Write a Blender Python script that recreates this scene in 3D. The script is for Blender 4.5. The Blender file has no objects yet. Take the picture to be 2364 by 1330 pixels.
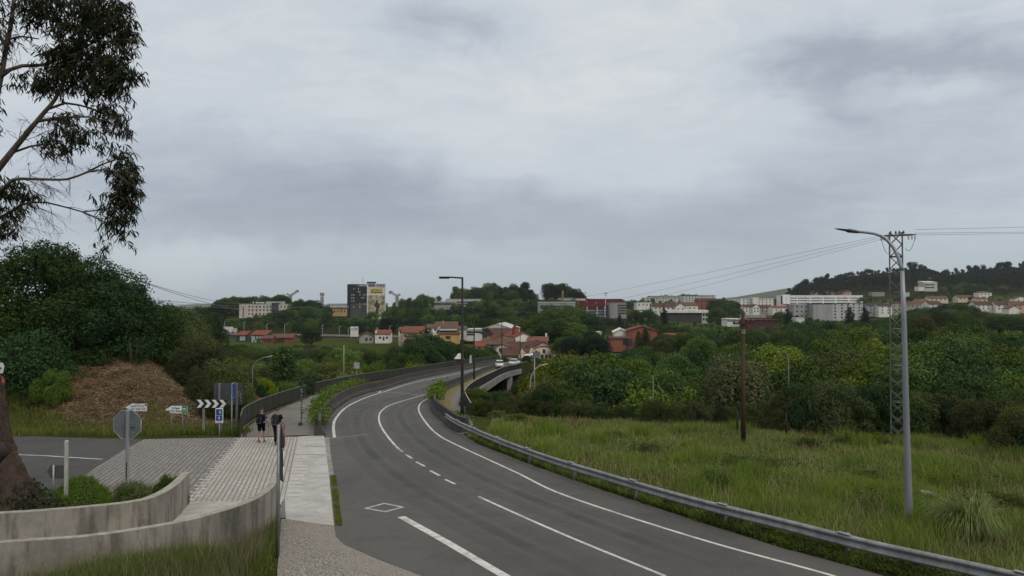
import bpy, bmesh, math, random
import numpy as np
from mathutils import Vector, Matrix
SC = bpy.context.scene
COL = SC.collection
R = math.radians
rnd = random.Random(7)
# ---------------------------------------------------------------- camera model (photo pixels, 2364 x 1330)
FPX, CX, CY, HOR = 1720.0, 1182.0, 665.0, 700.0
PITCH = math.atan((HOR - CY) / FPX)
cP, sP = math.cos(PITCH), math.sin(PITCH)
A, S = 5.4, 0.05                      # road plane: z = -(A + S*y)
def slope(px, py):
    dx = (px - CX) / FPX; dz = -(py - CY) / FPX
    y = cP - dz * sP; z = sP + dz * cP
    return dx / y, z / y
def at(px, py, d):
    sx, sz = slope(px, py); return Vector((sx * d, d, sz * d))
def G(px, py, h=0.0):
    sx, sz = slope(px, py); d = (A - h) / (-sz - S)
    return Vector((sx * d, d, -(A + S * d)))
def plane(y): return -(A + S * y)
def pxof(v):
    y = v.y * cP + v.z * sP; z = -v.y * sP + v.z * cP
    return CX + FPX * v.x / y, CY - FPX * z / y
# ---------------------------------------------------------------- object helpers
def tag(o, label=None, cat=None, group=None, kind=None):
    if label: o['label'] = label
    if cat: o['category'] = cat
    if group: o['group'] = group
    if kind: o['kind'] = kind
    return o
def thing(name, label, cat, loc=(0, 0, 0), rz=0.0, group=None):
    o = bpy.data.objects.new(name, None); COL.objects.link(o)
    o.location = loc; o.rotation_euler = (0, 0, rz); o.empty_display_size = .2
    return tag(o, label, cat, group)
def link_mesh(name, me, mat=None, parent=None):
    o = bpy.data.objects.new(name, me); COL.objects.link(o)
    if mat is not None and len(me.materials) == 0: me.materials.append(mat)
    if parent is not None: o.parent = parent
    return o
def np_mesh(name, V, Fc, smooth=False):
    V = np.asarray(V, dtype=np.float32); Fc = np.asarray(Fc, dtype=np.int32)
    me = bpy.data.meshes.new(name); n, k = Fc.shape
    me.vertices.add(len(V)); me.vertices.foreach_set('co', V.ravel())
    me.loops.add(n * k); me.loops.foreach_set('vertex_index', Fc.ravel())
    me.polygons.add(n); me.polygons.foreach_set('loop_start', np.arange(0, n * k, k, dtype=np.int32))
    if smooth: me.polygons.foreach_set('use_smooth', np.ones(n, dtype=bool))
    me.update(calc_edges=True)
    return me
class MB:
    """collects geometry; build() links it as one mesh"""
    def __init__(s): s.v = []; s.f = []; s.sm = []
    def add(s, vs, fs, smooth=False):
        b = len(s.v); s.v += [tuple(v) for v in vs]
        for f in fs: s.f.append(tuple(b + i for i in f)); s.sm.append(smooth)
        return s
    def box(s, c, size, rz=0.0, M=None, tx=1.0):
        x, y, z = [k / 2 for k in size]; c = Vector(c)
        vs = [Vector((a * x * (tx if e > 0 else 1), b * y * (tx if e > 0 else 1), e * z)) for e in (-1, 1) for a, b in ((-1, -1), (1, -1), (1, 1), (-1, 1))]
        m = M or Matrix.Rotation(rz, 3, 'Z')
        return s.add([c + m @ v for v in vs], [(3, 2, 1, 0), (4, 5, 6, 7), (0, 1, 5, 4), (1, 2, 6, 5), (2, 3, 7, 6), (3, 0, 4, 7)])
    def tube(s, pts, rad, n=8, cap=True, smooth=True):
        pts = [Vector(p) for p in pts]
        if not isinstance(rad, (list, tuple)): rad = [rad] * len(pts)
        vs, up = [], None
        for i, p in enumerate(pts):
            t = (pts[min(i + 1, len(pts) - 1)] - pts[max(i - 1, 0)]).normalized()
            if up is None: up = Vector((0, 0, 1)) if abs(t.z) < .9 else Vector((1, 0, 0))
            a = (up - t * up.dot(t)).normalized(); up = a; b = t.cross(a)
            for k in range(n):
                w = 2 * math.pi * k / n; vs.append(p + (a * math.cos(w) + b * math.sin(w)) * rad[i])
        fs = [(i * n + k, i * n + (k + 1) % n, (i + 1) * n + (k + 1) % n, (i + 1) * n + k) for i in range(len(pts) - 1) for k in range(n)]
        s.add(vs, fs, smooth)
        if cap:
            s.f.append(tuple(len(s.v) - n + k for k in range(n))); s.sm.append(False)
            s.f.append(tuple(len(s.v) - len(vs) + k for k in reversed(range(n)))); s.sm.append(False)
        return s
    def sweep(s, path, prof, closed=True, smooth=False):
        """profile (offset to the left, height) along a ground path"""
        path = [Vector(p) for p in path]; vs = []; m = len(prof)
        for i, p in enumerate(path):
            t = path[min(i + 1, len(path) - 1)] - path[max(i - 1, 0)]; t.z = 0; t.normalize()
            nr = Vector((-t.y, t.x, 0))
            vs += [p + nr * a + Vector((0, 0, h)) for a, h in prof]
        fs = []
        for i in range(len(path) - 1):
            for k in range(m if closed else m - 1):
                k2 = (k + 1) % m; fs.append((i * m + k, i * m + k2, (i + 1) * m + k2, (i + 1) * m + k))
        if closed: fs += [tuple(range(m - 1, -1, -1)), tuple((len(path) - 1) * m + k for k in range(m))]
        return s.add(vs, fs, smooth)
    def poly(s, pts, thick=0.0):
        n = len(pts); pts = [Vector(p) for p in pts]; s.add(pts, [tuple(range(n))])
        if thick:
            b = [p - Vector((0, 0, thick)) for p in pts]
            s.add(pts + b, [(i, i + n, (i + 1) % n + n, (i + 1) % n) for i in range(n)])
        return s
    def prism_y(s, poly, y0, y1, dx=0, dz=0):
        """outline in x,z extruded along y"""
        n = len(poly)
        vs = [(x + dx, y0, z + dz) for x, z in poly] + [(x + dx, y1, z + dz) for x, z in poly]
        return s.add(vs, [tuple(range(n)), tuple(range(2 * n - 1, n - 1, -1))] + [(i, i + n, (i + 1) % n + n, (i + 1) % n) for i in range(n)])
    def disc_y(s, c, r, y0, y1, n=24, ph=0.0):
        return s.prism_y([(c[0] + r * math.cos(2 * math.pi * k / n + ph), c[1] + r * math.sin(2 * math.pi * k / n + ph)) for k in range(n)], y0, y1)
    def build(s, name, mat=None, parent=None, tri=False, bevel=0.0, fix=True):
        me = bpy.data.meshes.new(name); me.from_pydata(s.v, [], s.f)
        me.polygons.foreach_set('use_smooth', s.sm)
        if tri or bevel or fix:
            bm = bmesh.new(); bm.from_mesh(me)
            if tri: bmesh.ops.triangulate(bm, faces=bm.faces[:])
            if fix: bmesh.ops.recalc_face_normals(bm, faces=bm.faces[:])
            if bevel: bmesh.ops.bevel(bm, geom=[e for e in bm.edges if len(e.link_faces) == 2 and e.calc_face_angle(0) > .6], offset=bevel, segments=1, affect='EDGES')
            bm.to_mesh(me); bm.free()
        me.update()
        return link_mesh(name, me, mat, parent)
def kids(o): return [c for c in o.children]
def dup(o, loc=None, rz=None, scale=None, label=None, parent=None):
    c = o.copy(); COL.objects.link(c)
    if parent is not None: c.parent = parent
    if loc is not None: c.location = loc
    if rz is not None: c.rotation_euler = (0, 0, rz)
    if scale is not None: c.scale = scale
    if label: c['label'] = label
    for ch in kids(o): dup(ch, parent=c)
    return c
def spline(pts, step=1.0):
    """Catmull-Rom through points, resampled roughly every step metres"""
    P = [Vector(p) for p in pts]; P = [P[0] * 2 - P[1]] + P + [P[-1] * 2 - P[-2]]; out = []
    for i in range(1, len(P) - 2):
        a, b, c, d = P[i - 1:i + 3]; n = max(1, int((c - b).length / step))
        for k in range(n):
            t = k / n
            out.append(.5 * ((2 * b) + (c - a) * t + (2 * a - 5 * b + 4 * c - d) * t * t + (3 * b - a - 3 * c + d) * t ** 3))
    out.append(P[-2]); return out
def offset(path, o):
    r = []
    for i, p in enumerate(path):
        t = path[min(i + 1, len(path) - 1)] - path[max(i - 1, 0)]; t.z = 0; t.normalize()
        r.append(p + Vector((-t.y, t.x, 0)) * o)
    return r
def lift(pts, h): return [Vector((p[0], p[1], plane(p[1]) + h)) for p in pts]
def text_mesh(body, size, mat, parent, loc, name='lettering', rot=(R(90), 0, 0), align='CENTER', sx=1.0, depth=.004, bold=0.0):
    cu = bpy.data.curves.new('t', 'FONT'); cu.body = body; cu.size = size; cu.align_x = align; cu.align_y = 'CENTER'; cu.extrude = depth; cu.offset = bold
    to = bpy.data.objects.new('t', cu); COL.objects.link(to)
    bpy.context.view_layer.update()
    me = bpy.data.meshes.new_from_object(to.evaluated_get(bpy.context.evaluated_depsgraph_get()))
    bpy.data.objects.remove(to)
    o = link_mesh(name, me, None, parent); me.materials.clear(); me.materials.append(mat)
    o.location = loc; o.rotation_euler = rot; o.scale = (sx, 1, 1)
    return o
# ---------------------------------------------------------------- materials
class NT:
    def __init__(s, m): s.t = m.node_tree; s.n = s.t.nodes; s.l = s.t.links
    def new(s, typ, **kw):
        nd = s.n.new(typ)
        for k, v in kw.items():
            if k == 'ins':
                for kk, vv in v.items():
                    if hasattr(vv, 'is_linked') or isinstance(vv, bpy.types.NodeSocket): s.l.new(vv, nd.inputs[kk])
                    else: nd.inputs[kk].default_value = vv
            else: setattr(nd, k, v)
        return nd
    def math(s, op, a, b=0.0, c=None, clamp=False):
        ins = {0: a, 1: b}
        if c is not None: ins[2] = c
        return s.new('ShaderNodeMath', operation=op, use_clamp=clamp, ins=ins).outputs[0]
    def noise(s, vec, scale, detail=4, rough=.55, dist=0.0):
        return s.new('ShaderNodeTexNoise', ins={'Vector': vec, 'Scale': scale, 'Detail': detail, 'Roughness': rough, 'Distortion': dist}).outputs['Fac']
    def rng(s, v, a, b, c=0.0, d=1.0, smooth=True):
        return s.new('ShaderNodeMapRange', interpolation_type='SMOOTHSTEP' if smooth else 'LINEAR', ins={0: v, 1: a, 2: b, 3: c, 4: d}).outputs[0]
    def mix(s, f, a, b, blend='MIX'):
        m = s.new('ShaderNodeMix', data_type='RGBA', blend_type=blend)
        for i, v in ((0, f), (6, a), (7, b)):
            if isinstance(v, bpy.types.NodeSocket): s.l.new(v, m.inputs[i])
            elif i == 0: m.inputs[0].default_value = v
            else: m.inputs[i].default_value = (*v, 1) if len(v) == 3 else v
        return m.outputs[2]
def new_mat(name):
    m = bpy.data.materials.new(name); m.use_nodes = True; t = NT(m)
    t.n.clear(); out = t.new('ShaderNodeOutputMaterial'); b = t.new('ShaderNodeBsdfPrincipled')
    t.l.new(b.outputs[0], out.inputs[0]); b.inputs['Specular IOR Level'].default_value = .3
    return m, t, b
def coords(t, kind='Object'): return t.new('ShaderNodeTexCoord').outputs[kind]
def bump(t, b, h, dist=.02, strength=.6):
    t.l.new(t.new('ShaderNodeBump', ins={'Height': h, 'Distance': dist, 'Strength': strength}).outputs[0], b.inputs['Normal'])
MATS = {}
def M(name, c, c2=None, scale=4.0, rough=.75, metal=0.0, bmp=0.0, spec=.3, streak=False):
    """surface of colour c weathered towards c2"""
    if name in MATS: return MATS[name]
    m, t, b = new_mat(name); b.inputs['Roughness'].default_value = rough; b.inputs['Metallic'].default_value = metal; b.inputs['Specular IOR Level'].default_value = spec
    if c2 is None: c2 = tuple(k * .78 for k in c)
    if 'cloth' in name or 'tee' in name or 'trouser' in name or 'pack' in name or 'strap' in name: b.inputs['Specular IOR Level'].default_value = .03
    co = coords(t)
    if streak: co = t.new('ShaderNodeMapping', ins={0: co, 3: (1, 1, .12)}).outputs[0]
    n = t.noise(co, scale, 6, .65)
    n2 = t.noise(co, scale * 7.3, 4, .6)
    f = t.rng(t.math('ADD', t.math('MULTIPLY', n, .7), t.math('MULTIPLY', n2, .3)), .36, .64)
    t.l.new(t.mix(f, c, c2), b.inputs['Base Color'])
    if bmp: bump(t, b, n2, bmp)
    MATS[name] = m; return m
def leaf_mat(name, dark, light, hue=.25, trans=.22, world_patch=0.0, patch=(.1, .1, .03), rough=.55):
    m, t, b = new_mat(name); b.inputs['Roughness'].default_value = rough; b.inputs['Specular IOR Level'].default_value = .07
    isl = t.new('ShaderNodeNewGeometry').outputs['Random Per Island']; ob = t.new('ShaderNodeObjectInfo').outputs['Random']
    c = t.mix(t.math('POWER', isl, 1.6), dark, light)
    if world_patch:
        p = t.new('ShaderNodeNewGeometry').outputs['Position']
        n = t.rng(t.noise(p, world_patch, 4, .6), .42, .62)
        c = t.mix(t.math('MULTIPLY', n, .8), c, patch)
    hsv = t.new('ShaderNodeHueSaturation', ins={'Hue': t.rng(ob, 0, 1, .5 - .03 * hue / .25, .5 + .025 * hue / .25, False), 'Saturation': t.rng(ob, 0, 1, 1.08, .85, False),
        'Value': t.rng(t.math('FRACT', t.math('MULTIPLY', ob, 7.31)), 0, 1, 1 - hue * 1.3, 1 + hue * 1.5, False), 'Color': c}).outputs[0]
    t.l.new(hsv, b.inputs['Base Color'])
    tr = t.new('ShaderNodeBsdfTranslucent', ins={'Color': hsv}); mx = t.new('ShaderNodeMixShader', ins={0: trans})
    t.l.new(b.outputs[0], mx.inputs[1]); t.l.new(tr.outputs[0], mx.inputs[2])
    t.l.new(mx.outputs[0], [n for n in t.n if n.type == 'OUTPUT_MATERIAL'][0].inputs[0])
    MATS[name] = m; return m
# ---------------------------------------------------------------- render, camera, light, sky
SC.render.engine = 'CYCLES'
SC.cycles.use_denoising = True
SC.cycles.max_bounces = 6; SC.cycles.diffuse_bounces = 3; SC.cycles.transparent_max_bounces = 6; SC.cycles.volume_bounces = 0
SC.cycles.caustics_reflective = False; SC.cycles.caustics_refractive = False
SC.view_settings.view_transform = 'Standard'; SC.view_settings.look = 'None'; SC.view_settings.exposure = 0.0; SC.view_settings.gamma = 1.0
cam = bpy.data.cameras.new('camera'); cam.sensor_width = 36; cam.lens = 36 * FPX / 2364; cam.clip_start = .1; cam.clip_end = 30000
co = bpy.data.objects.new('camera', cam); COL.objects.link(co); co.location = (0, 0, 0); co.rotation_euler = (math.pi / 2 + PITCH, 0, 0); SC.camera = co
SUN_EL, SUN_AZ = R(50), R(140)           # azimuth measured from +y towards +x
sl = bpy.data.lights.new('sun', 'SUN'); sl.energy = 1.6; sl.angle = R(30); sl.color = (1, .93, .83)
so = bpy.data.objects.new('sun', sl); COL.objects.link(so)
sd = Vector((math.sin(SUN_AZ) * math.cos(SUN_EL), math.cos(SUN_AZ) * math.cos(SUN_EL), math.sin(SUN_EL)))
so.rotation_euler = sd.to_track_quat('Z', 'Y').to_euler(); so.location = (0, 0, 60)
W = bpy.data.worlds.new('World'); SC.world = W; W.use_nodes = True
def build_world():
    t = NT(W); t.n.clear(); out = t.new('ShaderNodeOutputWorld')
    sky = t.new('ShaderNodeTexSky', sky_type='NISHITA', sun_disc=False, sun_elevation=SUN_EL, sun_rotation=SUN_AZ)
    bg0 = t.new('ShaderNodeBackground', ins={0: sky.outputs[0], 1: .1})
    d = coords(t, 'Generated')
    sep = t.new('ShaderNodeSeparateXYZ', ins={0: d})
    # the cloud deck: direction projected on a high flat layer
    inv = t.math('DIVIDE', 1.0, t.math('ADD', t.math('MAXIMUM', sep.outputs[2], 0.0), .16))
    p = t.new('ShaderNodeVectorMath', operation='SCALE', ins={0: d, 'Scale': inv}).outputs[0]
    pm = t.new('ShaderNodeMapping', ins={0: p, 2: (0, 0, R(24)), 3: (1.0, 1.25, .5)}).outputs[0]
    n1 = t.noise(pm, .75, 5, .5, .6); n2 = t.noise(pm, 2.2, 7, .6, .5)
    # irregular warp for the larger light and dark masses
    wn = t.new('ShaderNodeTexNoise', ins={'Vector': d, 'Scale': 5.0, 'Detail': 5.0, 'Roughness': .55})
    wv = t.new('ShaderNodeVectorMath', operation='SUBTRACT', ins={0: wn.outputs['Color'], 1: (.5, .5, .5)}).outputs[0]
    dw = t.new('ShaderNodeVectorMath', operation='MULTIPLY_ADD', ins={0: wv, 1: (.26, .26, .16), 2: d}).outputs[0]
    v = t.math('ADD', t.math('MULTIPLY', t.math('SUBTRACT', n1, .5), .40), t.math('MULTIPLY', t.math('SUBTRACT', n2, .5), .52))
    n3 = t.noise(pm, 3.6, 9, .62, 1.4)
    v = t.math('ADD', v, t.math('MULTIPLY', t.math('MULTIPLY', t.math('SUBTRACT', n3, .5), .62), t.rng(sep.outputs[2], .14, .32, .1, 1.0)))
    v = t.math('MULTIPLY', v, t.rng(sep.outputs[2], .0, .16, .12, 1.0))
    v = t.math('ADD', v, t.rng(sep.outputs[2], 0.0, .34, .44, .78))
    masses = [(660, 440, 430, 120, -.27), (1000, 500, 420, 80, -.22), (1780, 500, 520, 90, -.24), (1050, 60, 250, 80, -.34), (2180, 120, 330, 85, -.34), (1880, 200, 260, 75, -.24), (2100, 320, 260, 50, -.12),
              (1330, 190, 330, 230, .18), (440, 556, 150, 50, .42), (2120, 178, 130, 34, .42), (2300, 500, 240, 80, .24), (1400, 330, 120, 70, -.14), (1080, 560, 90, 30, .10), (900, 240, 260, 90, .08), (620, 60, 200, 80, .05)]
    for px, py, hw, hh, amp in masses:
        c = at(px, py, 1.0).normalized()
        q = t.new('ShaderNodeVectorMath', operation='SUBTRACT', ins={0: dw, 1: c}).outputs[0]
        q = t.new('ShaderNodeVectorMath', operation='MULTIPLY', ins={0: q, 1: (FPX / hw, .8, FPX / hh)}).outputs[0]
        ln = t.new('ShaderNodeVectorMath', operation='LENGTH', ins={0: q}).outputs['Value']
        v = t.math('ADD', v, t.math('MULTIPLY', t.rng(ln, .05, 1.6, 1.0, 0.0), amp))
    cr = t.new('ShaderNodeValToRGB', ins={0: v}); e = cr.color_ramp.elements
    e[0].position = 0.0; e[0].color = (.32, .355, .43, 1); e[1].position = 1.0; e[1].color = (.70, .735, .75, 1)
    k = e.new(.33); k.color = (.415, .465, .535, 1)
    k = e.new(.62); k.color = (.57, .62, .68, 1)
    zen = t.rng(sep.outputs[2], .45, 1.0, 1.0, 1.5)
    low = t.mix(t.rng(sep.outputs[2], .0, .16, .55, 0), cr.outputs[0], (.42, .50, .535))
    hi = t.mix(t.rng(sep.outputs[2], .42, .75, 0, .85), low, (.74, .72, .67))
    bg1 = t.new('ShaderNodeBackground', ins={0: hi, 1: zen})
    mx = t.new('ShaderNodeMixShader', ins={0: .94}); t.l.new(bg0.outputs[0], mx.inputs[1]); t.l.new(bg1.outputs[0], mx.inputs[2])
    t.l.new(mx.outputs[0], out.inputs[0])
build_world()
# ---------------------------------------------------------------- road lines in plan (from the photo's pixels, on the sloping road plane)
def GP(l, h=0.0): return [G(x, y, h) for x, y in l]
road_left = GP([(1420, 1700), (1130, 1420), (975, 1330), (870, 1290), (795, 1257), (775, 1238), (768, 1205), (752, 1010), (749, 985), (754, 971), (777, 943), (808, 922), (849, 907), (885, 899), (961, 876), (1050, 858), (1100, 848.6), (1128, 843), (1152, 838), (1185, 833), (1230, 829)])
road_right = GP([(3800, 1750), (2420, 1425), (2049, 1330), (1800, 1263), (1600, 1200), (1400, 1134), (1238, 1077), (1111, 1028), (1065, 1001), (1027, 978), (1001, 956), (994, 946), (994, 937), (1000, 921), (1018, 901), (1048, 889), (1090, 870), (1132, 853), (1154, 847.5), (1178, 842), (1210, 837), (1240, 833)])
lineL = GP([(772, 1010), (770, 985), (776, 965), (800, 940), (840, 920), (885, 905), (961, 882), (1050, 864), (1110, 851)])
lineC = GP([(1535, 1330), (1280, 1225), (1070, 1130), (1000, 1092), (955, 1062), (912, 1028), (880, 985), (875, 960), (885, 945), (910, 932), (985, 909), (1050, 886), (1100, 862), (1128, 852)])
lineR = GP([(2080, 1385), (1925, 1330), (1600, 1240), (1300, 1142), (1190, 1090), (1060, 1030), (1013, 1005), (985, 978), (967, 948), (972, 930), (996, 915)])
rc = spline([(a + b) / 2 for a, b in zip(GP([(952, 1010), (880, 955), (960, 905), (1050, 874), (1100, 860), (1140, 848), (1190, 839)]), GP([(952, 1010), (880, 955), (960, 905), (1050, 874), (1100, 860), (1140, 848), (1190, 839)]))], 4.0)
RC = np.array([(p.x, p.y) for p in rc]); RC = np.vstack([RC, RC[-1] + np.outer(np.arange(1, 12) * 6, np.array([.55, .83]))])
# ---------------------------------------------------------------- terrain
def sm(a, b, x):
    t = np.clip((x - a) / (b - a), 0, 1); return t * t * (3 - 2 * t)
_PX = np.array([-800, 0, 400, 600, 800, 1000, 1182, 1400, 1700, 1850, 2000, 2180, 2364, 3200]); _U = (_PX - CX) / FPX
_D = np.array([180, 280, 350, 420, 520, 650, 900, 1150, 1500, 2500, 6000, 12000])
_Z = np.array([
 [-17, -20, -20, -19, -15, -10, -8, -10, -20, -40, -60, -60],
 [-17, -20, -20, -19, -15, -10, -8, -10, -20, -40, -60, -60],
 [-16.5, -19, -19.5, -19, -16, -12, -10, -12, -20, -40, -60, -60],
 [-16.5, -21.5, -18.5, -18.5, -13, -6, -4, -8, -15, -40, -60, -60],
 [-16.5, -21.5, -18.3, -18.5, -13, -9, -6, -8, -15, -40, -60, -60],
 [-16, -21, -18.5, -17, -13, -9, -3, -3, -10, -40, -60, -60],
 [-15, -20.5, -20, -17, -14, -9, -2, -3, -10, -40, -60, -60],
 [-16, -19.5, -19.5, -18, -15, -12, -8, -4, -4, -10, -60, -60],
 [-16.5, -19, -20, -20, -19, -17, -12, -4, 6, 10, -60, -60],
 [-16.5, -19, -20, -20, -19, -16, -7, 9, 10, 10, -60, -60],
 [-16.5, -19, -20, -20, -18, -14, 4, 40, 30, 0, -60, -60],
 [-16.5, -19, -20, -19, -17, -11, 6, 38, 30, 0, -60, -60],
 [-16.5, -19, -20, -19, -16, -9, 9, 46, 40, 0, -60, -60],
 [-16.5, -19, -20, -19, -16, -9, 9, 50, 40, 0, -60, -60]], dtype=float)
def road_dist(x, y):
    d = np.full(np.shape(x), 1e9)
    for i in range(len(RC) - 1):
        a, b = RC[i], RC[i + 1]; ab = b - a; t = np.clip(((x - a[0]) * ab[0] + (y - a[1]) * ab[1]) / (ab @ ab), 0, 1)
        d = np.minimum(d, np.hypot(x - a[0] - t * ab[0], y - a[1] - t * ab[1]))
    return d
def H(x, y, fine=True):
    x = np.asarray(x, dtype=float); y = np.asarray(y, dtype=float)
    p = -(A + S * y) - .06
    bank = sm(-17.8, -22.6, x)
    rag = .6 * np.sin(x * .7) * np.sin(y * .5 + 1.3) + .35 * np.sin(x * 1.9 + 2) * np.sin(y * 1.6)
    bk = bank * sm(43.6, 52.5, y) * (3.75 + rag * .7 + 1.5 * sm(-30, -44, x))
    floor = -14.5 - 2.0 * sm(80, 190, y) - 1.0 * sm(0, 30, x)
    vm = sm(49.0 , 68.0, y + 3.0 * sm(12, 34, x) * 2.2 - 14 * bank)
    emb = (1 - sm(8.6, 20.0, road_dist(x, y))) * np.where(y < 110, 1 - sm(80, 86, y), sm(134, 140, y))
    near = (p + bk * (1 - sm(60, 80, y))) * (1 - vm) + np.minimum(floor, p) * vm
    near = near * (1 - emb) + p * emb
    wy = 15.2 + (x + 10.4) * 1.06                      # grassy rise in front of the ramp wall
    near = near + .72 * sm(-.25, -2.6, y - wy) * sm(-5.3, -7.6, x) * (y < 24)
    yy = np.maximum(y, 1.0); u = np.clip(x / yy, _U[0], _U[-1]); dd = np.clip(y, _D[0], _D[-1])
    iu = np.clip(np.searchsorted(_U, u) - 1, 0, len(_U) - 2); idd = np.clip(np.searchsorted(_D, dd) - 1, 0, len(_D) - 2)
    fu = (u - _U[iu]) / (_U[iu + 1] - _U[iu]); fd = (dd - _D[idd]) / (_D[idd + 1] - _D[idd]); fu = fu * fu * (3 - 2 * fu)
    far = (_Z[iu, idd] * (1 - fu) + _Z[iu + 1, idd] * fu) * (1 - fd) + (_Z[iu, idd + 1] * (1 - fu) + _Z[iu + 1, idd + 1] * fu) * fd
    w = sm(165, 235, y)
    ewfar = (1 - sm(6, 16, road_dist(x, y))) * (y < 225)
    far = far * (1 - ewfar) + p * ewfar
    return near * (1 - w) + far * w
def Hs(x, y): return float(H(np.array([x]), np.array([y]))[0])
def build_ground():
    ys = list(np.arange(-40, 6, 4.0)) + list(np.arange(6, 90, .8)); y = ys[-1]
    st = .9
    while y < 12000: y += st; st *= 1.045; ys.append(y)
    ys = np.array(ys); us = np.concatenate([np.linspace(-3, -1.2, 12)[:-1], np.linspace(-1.2, 1.2, 230), np.linspace(1.2, 3, 12)[1:]])
    Y, U = np.meshgrid(ys, us, indexing='ij'); X = U * (np.maximum(Y, 0) + 14)
    Z = H(X, Y); X = X
    ny, nx = Y.shape; V = np.stack([X, Y, Z], -1).reshape(-1, 3)
    idx = np.arange(ny * nx).reshape(ny, nx)
    Fc = np.stack([idx[:-1, :-1], idx[:-1, 1:], idx[1:, 1:], idx[1:, :-1]], -1).reshape(-1, 4)
    me = np_mesh('ground', V, Fc, True)
    x, y = V[:, 0], V[:, 1]
    u = x / np.maximum(y, 1)
    soil = sm(-19.3, -22.0, x) * sm(44.6, 48, y + 4 * (sm(-30, -36, x) - 0) * -1) * (1 - sm(64, 72, y)) * (1 - sm(-28.5, -33, x))
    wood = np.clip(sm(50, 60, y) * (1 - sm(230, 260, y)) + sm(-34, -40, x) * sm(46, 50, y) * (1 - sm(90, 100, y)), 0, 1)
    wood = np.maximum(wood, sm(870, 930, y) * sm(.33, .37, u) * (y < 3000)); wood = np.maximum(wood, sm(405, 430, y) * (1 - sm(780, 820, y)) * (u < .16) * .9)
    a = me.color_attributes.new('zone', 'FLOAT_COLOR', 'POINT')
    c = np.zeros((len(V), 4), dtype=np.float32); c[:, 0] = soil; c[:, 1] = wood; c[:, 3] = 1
    a.data.foreach_set('color', c.ravel())
    m, t, b = new_mat('ground'); b.inputs['Roughness'].default_value = .95; b.inputs['Specular IOR Level'].default_value = 0.0
    g = t.new('ShaderNodeTexCoord').outputs['Object']; z = t.new('ShaderNodeSeparateColor', ins={0: t.new('ShaderNodeVertexColor', layer_name='zone').outputs[0]})
    n = t.noise(g, .35, 8, .65); n2 = t.noise(g, 6, 5, .7); n3 = t.noise(g, .02, 3, .5)
    grass = t.mix(t.rng(n, .35, .65), (.035, .05, .012), (.07, .075, .022)); grass = t.mix(t.rng(n2, .3, .7), grass, (.03, .035, .012)); grass = t.mix(t.math('MULTIPLY', t.rng(n3, .4, .6), .4), grass, (.05, .075, .018))
    soilc = t.mix(t.rng(n2, .35, .65), (.05, .03, .018), (.14, .09, .055)); soilc = t.mix(t.rng(t.noise(g, 1.1, 5, .6), .45, .62), soilc, (.035, .025, .015))
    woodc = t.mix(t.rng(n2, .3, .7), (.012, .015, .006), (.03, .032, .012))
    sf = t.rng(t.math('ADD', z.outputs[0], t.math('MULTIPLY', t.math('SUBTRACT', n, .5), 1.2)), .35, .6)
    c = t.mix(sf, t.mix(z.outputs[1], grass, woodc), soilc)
    t.l.new(c, b.inputs['Base Color']); bump(t, b, n2, .12, .8)
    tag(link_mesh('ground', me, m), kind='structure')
build_ground()
def build_hills():
    # far bluish ridges beyond the town
    for k, (d, cols) in enumerate([(3400, [(1560, 694), (1640, 692), (1700, 686), (1760, 676), (1810, 668), (1860, 662), (1930, 655), (2050, 650), (2300, 655), (2600, 660)]),
                                   (6500, [(-600, 716), (0, 716), (330, 712), (410, 705), (440, 702.5), (480, 701), (540, 703), (620, 704), (760, 703), (900, 708), (1100, 708), (1300, 706), (1560, 704), (1800, 706)])]):
        pts = [at(px, py, d) for px, py in cols]; pts = spline(pts, 60.0)
        V, Fc = [], []; r = random.Random(k)
        for p in pts:
            h = p.z + r.uniform(0, 3 if k == 0 else 1)
            V += [(p.x * .86, p.y * .86, -70), (p.x * .95, p.y * .95, -70 + (h + 70) * .72), (p.x, p.y, h), (p.x * 1.12, p.y * 1.12, h * .6 - 30), (p.x * 1.3, p.y * 1.3, -75)]
        for i in range(len(pts) - 1):
            for j in range(4): Fc.append((i * 5 + j, (i + 1) * 5 + j, (i + 1) * 5 + j + 1, i * 5 + j + 1))
        o = link_mesh('hills', np_mesh('hills', V, Fc, True), M('hill_wood', (.03, .045, .02), (.05, .055, .03), scale=.02, rough=.95)); tag(o, kind='structure')
build_hills()
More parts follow.
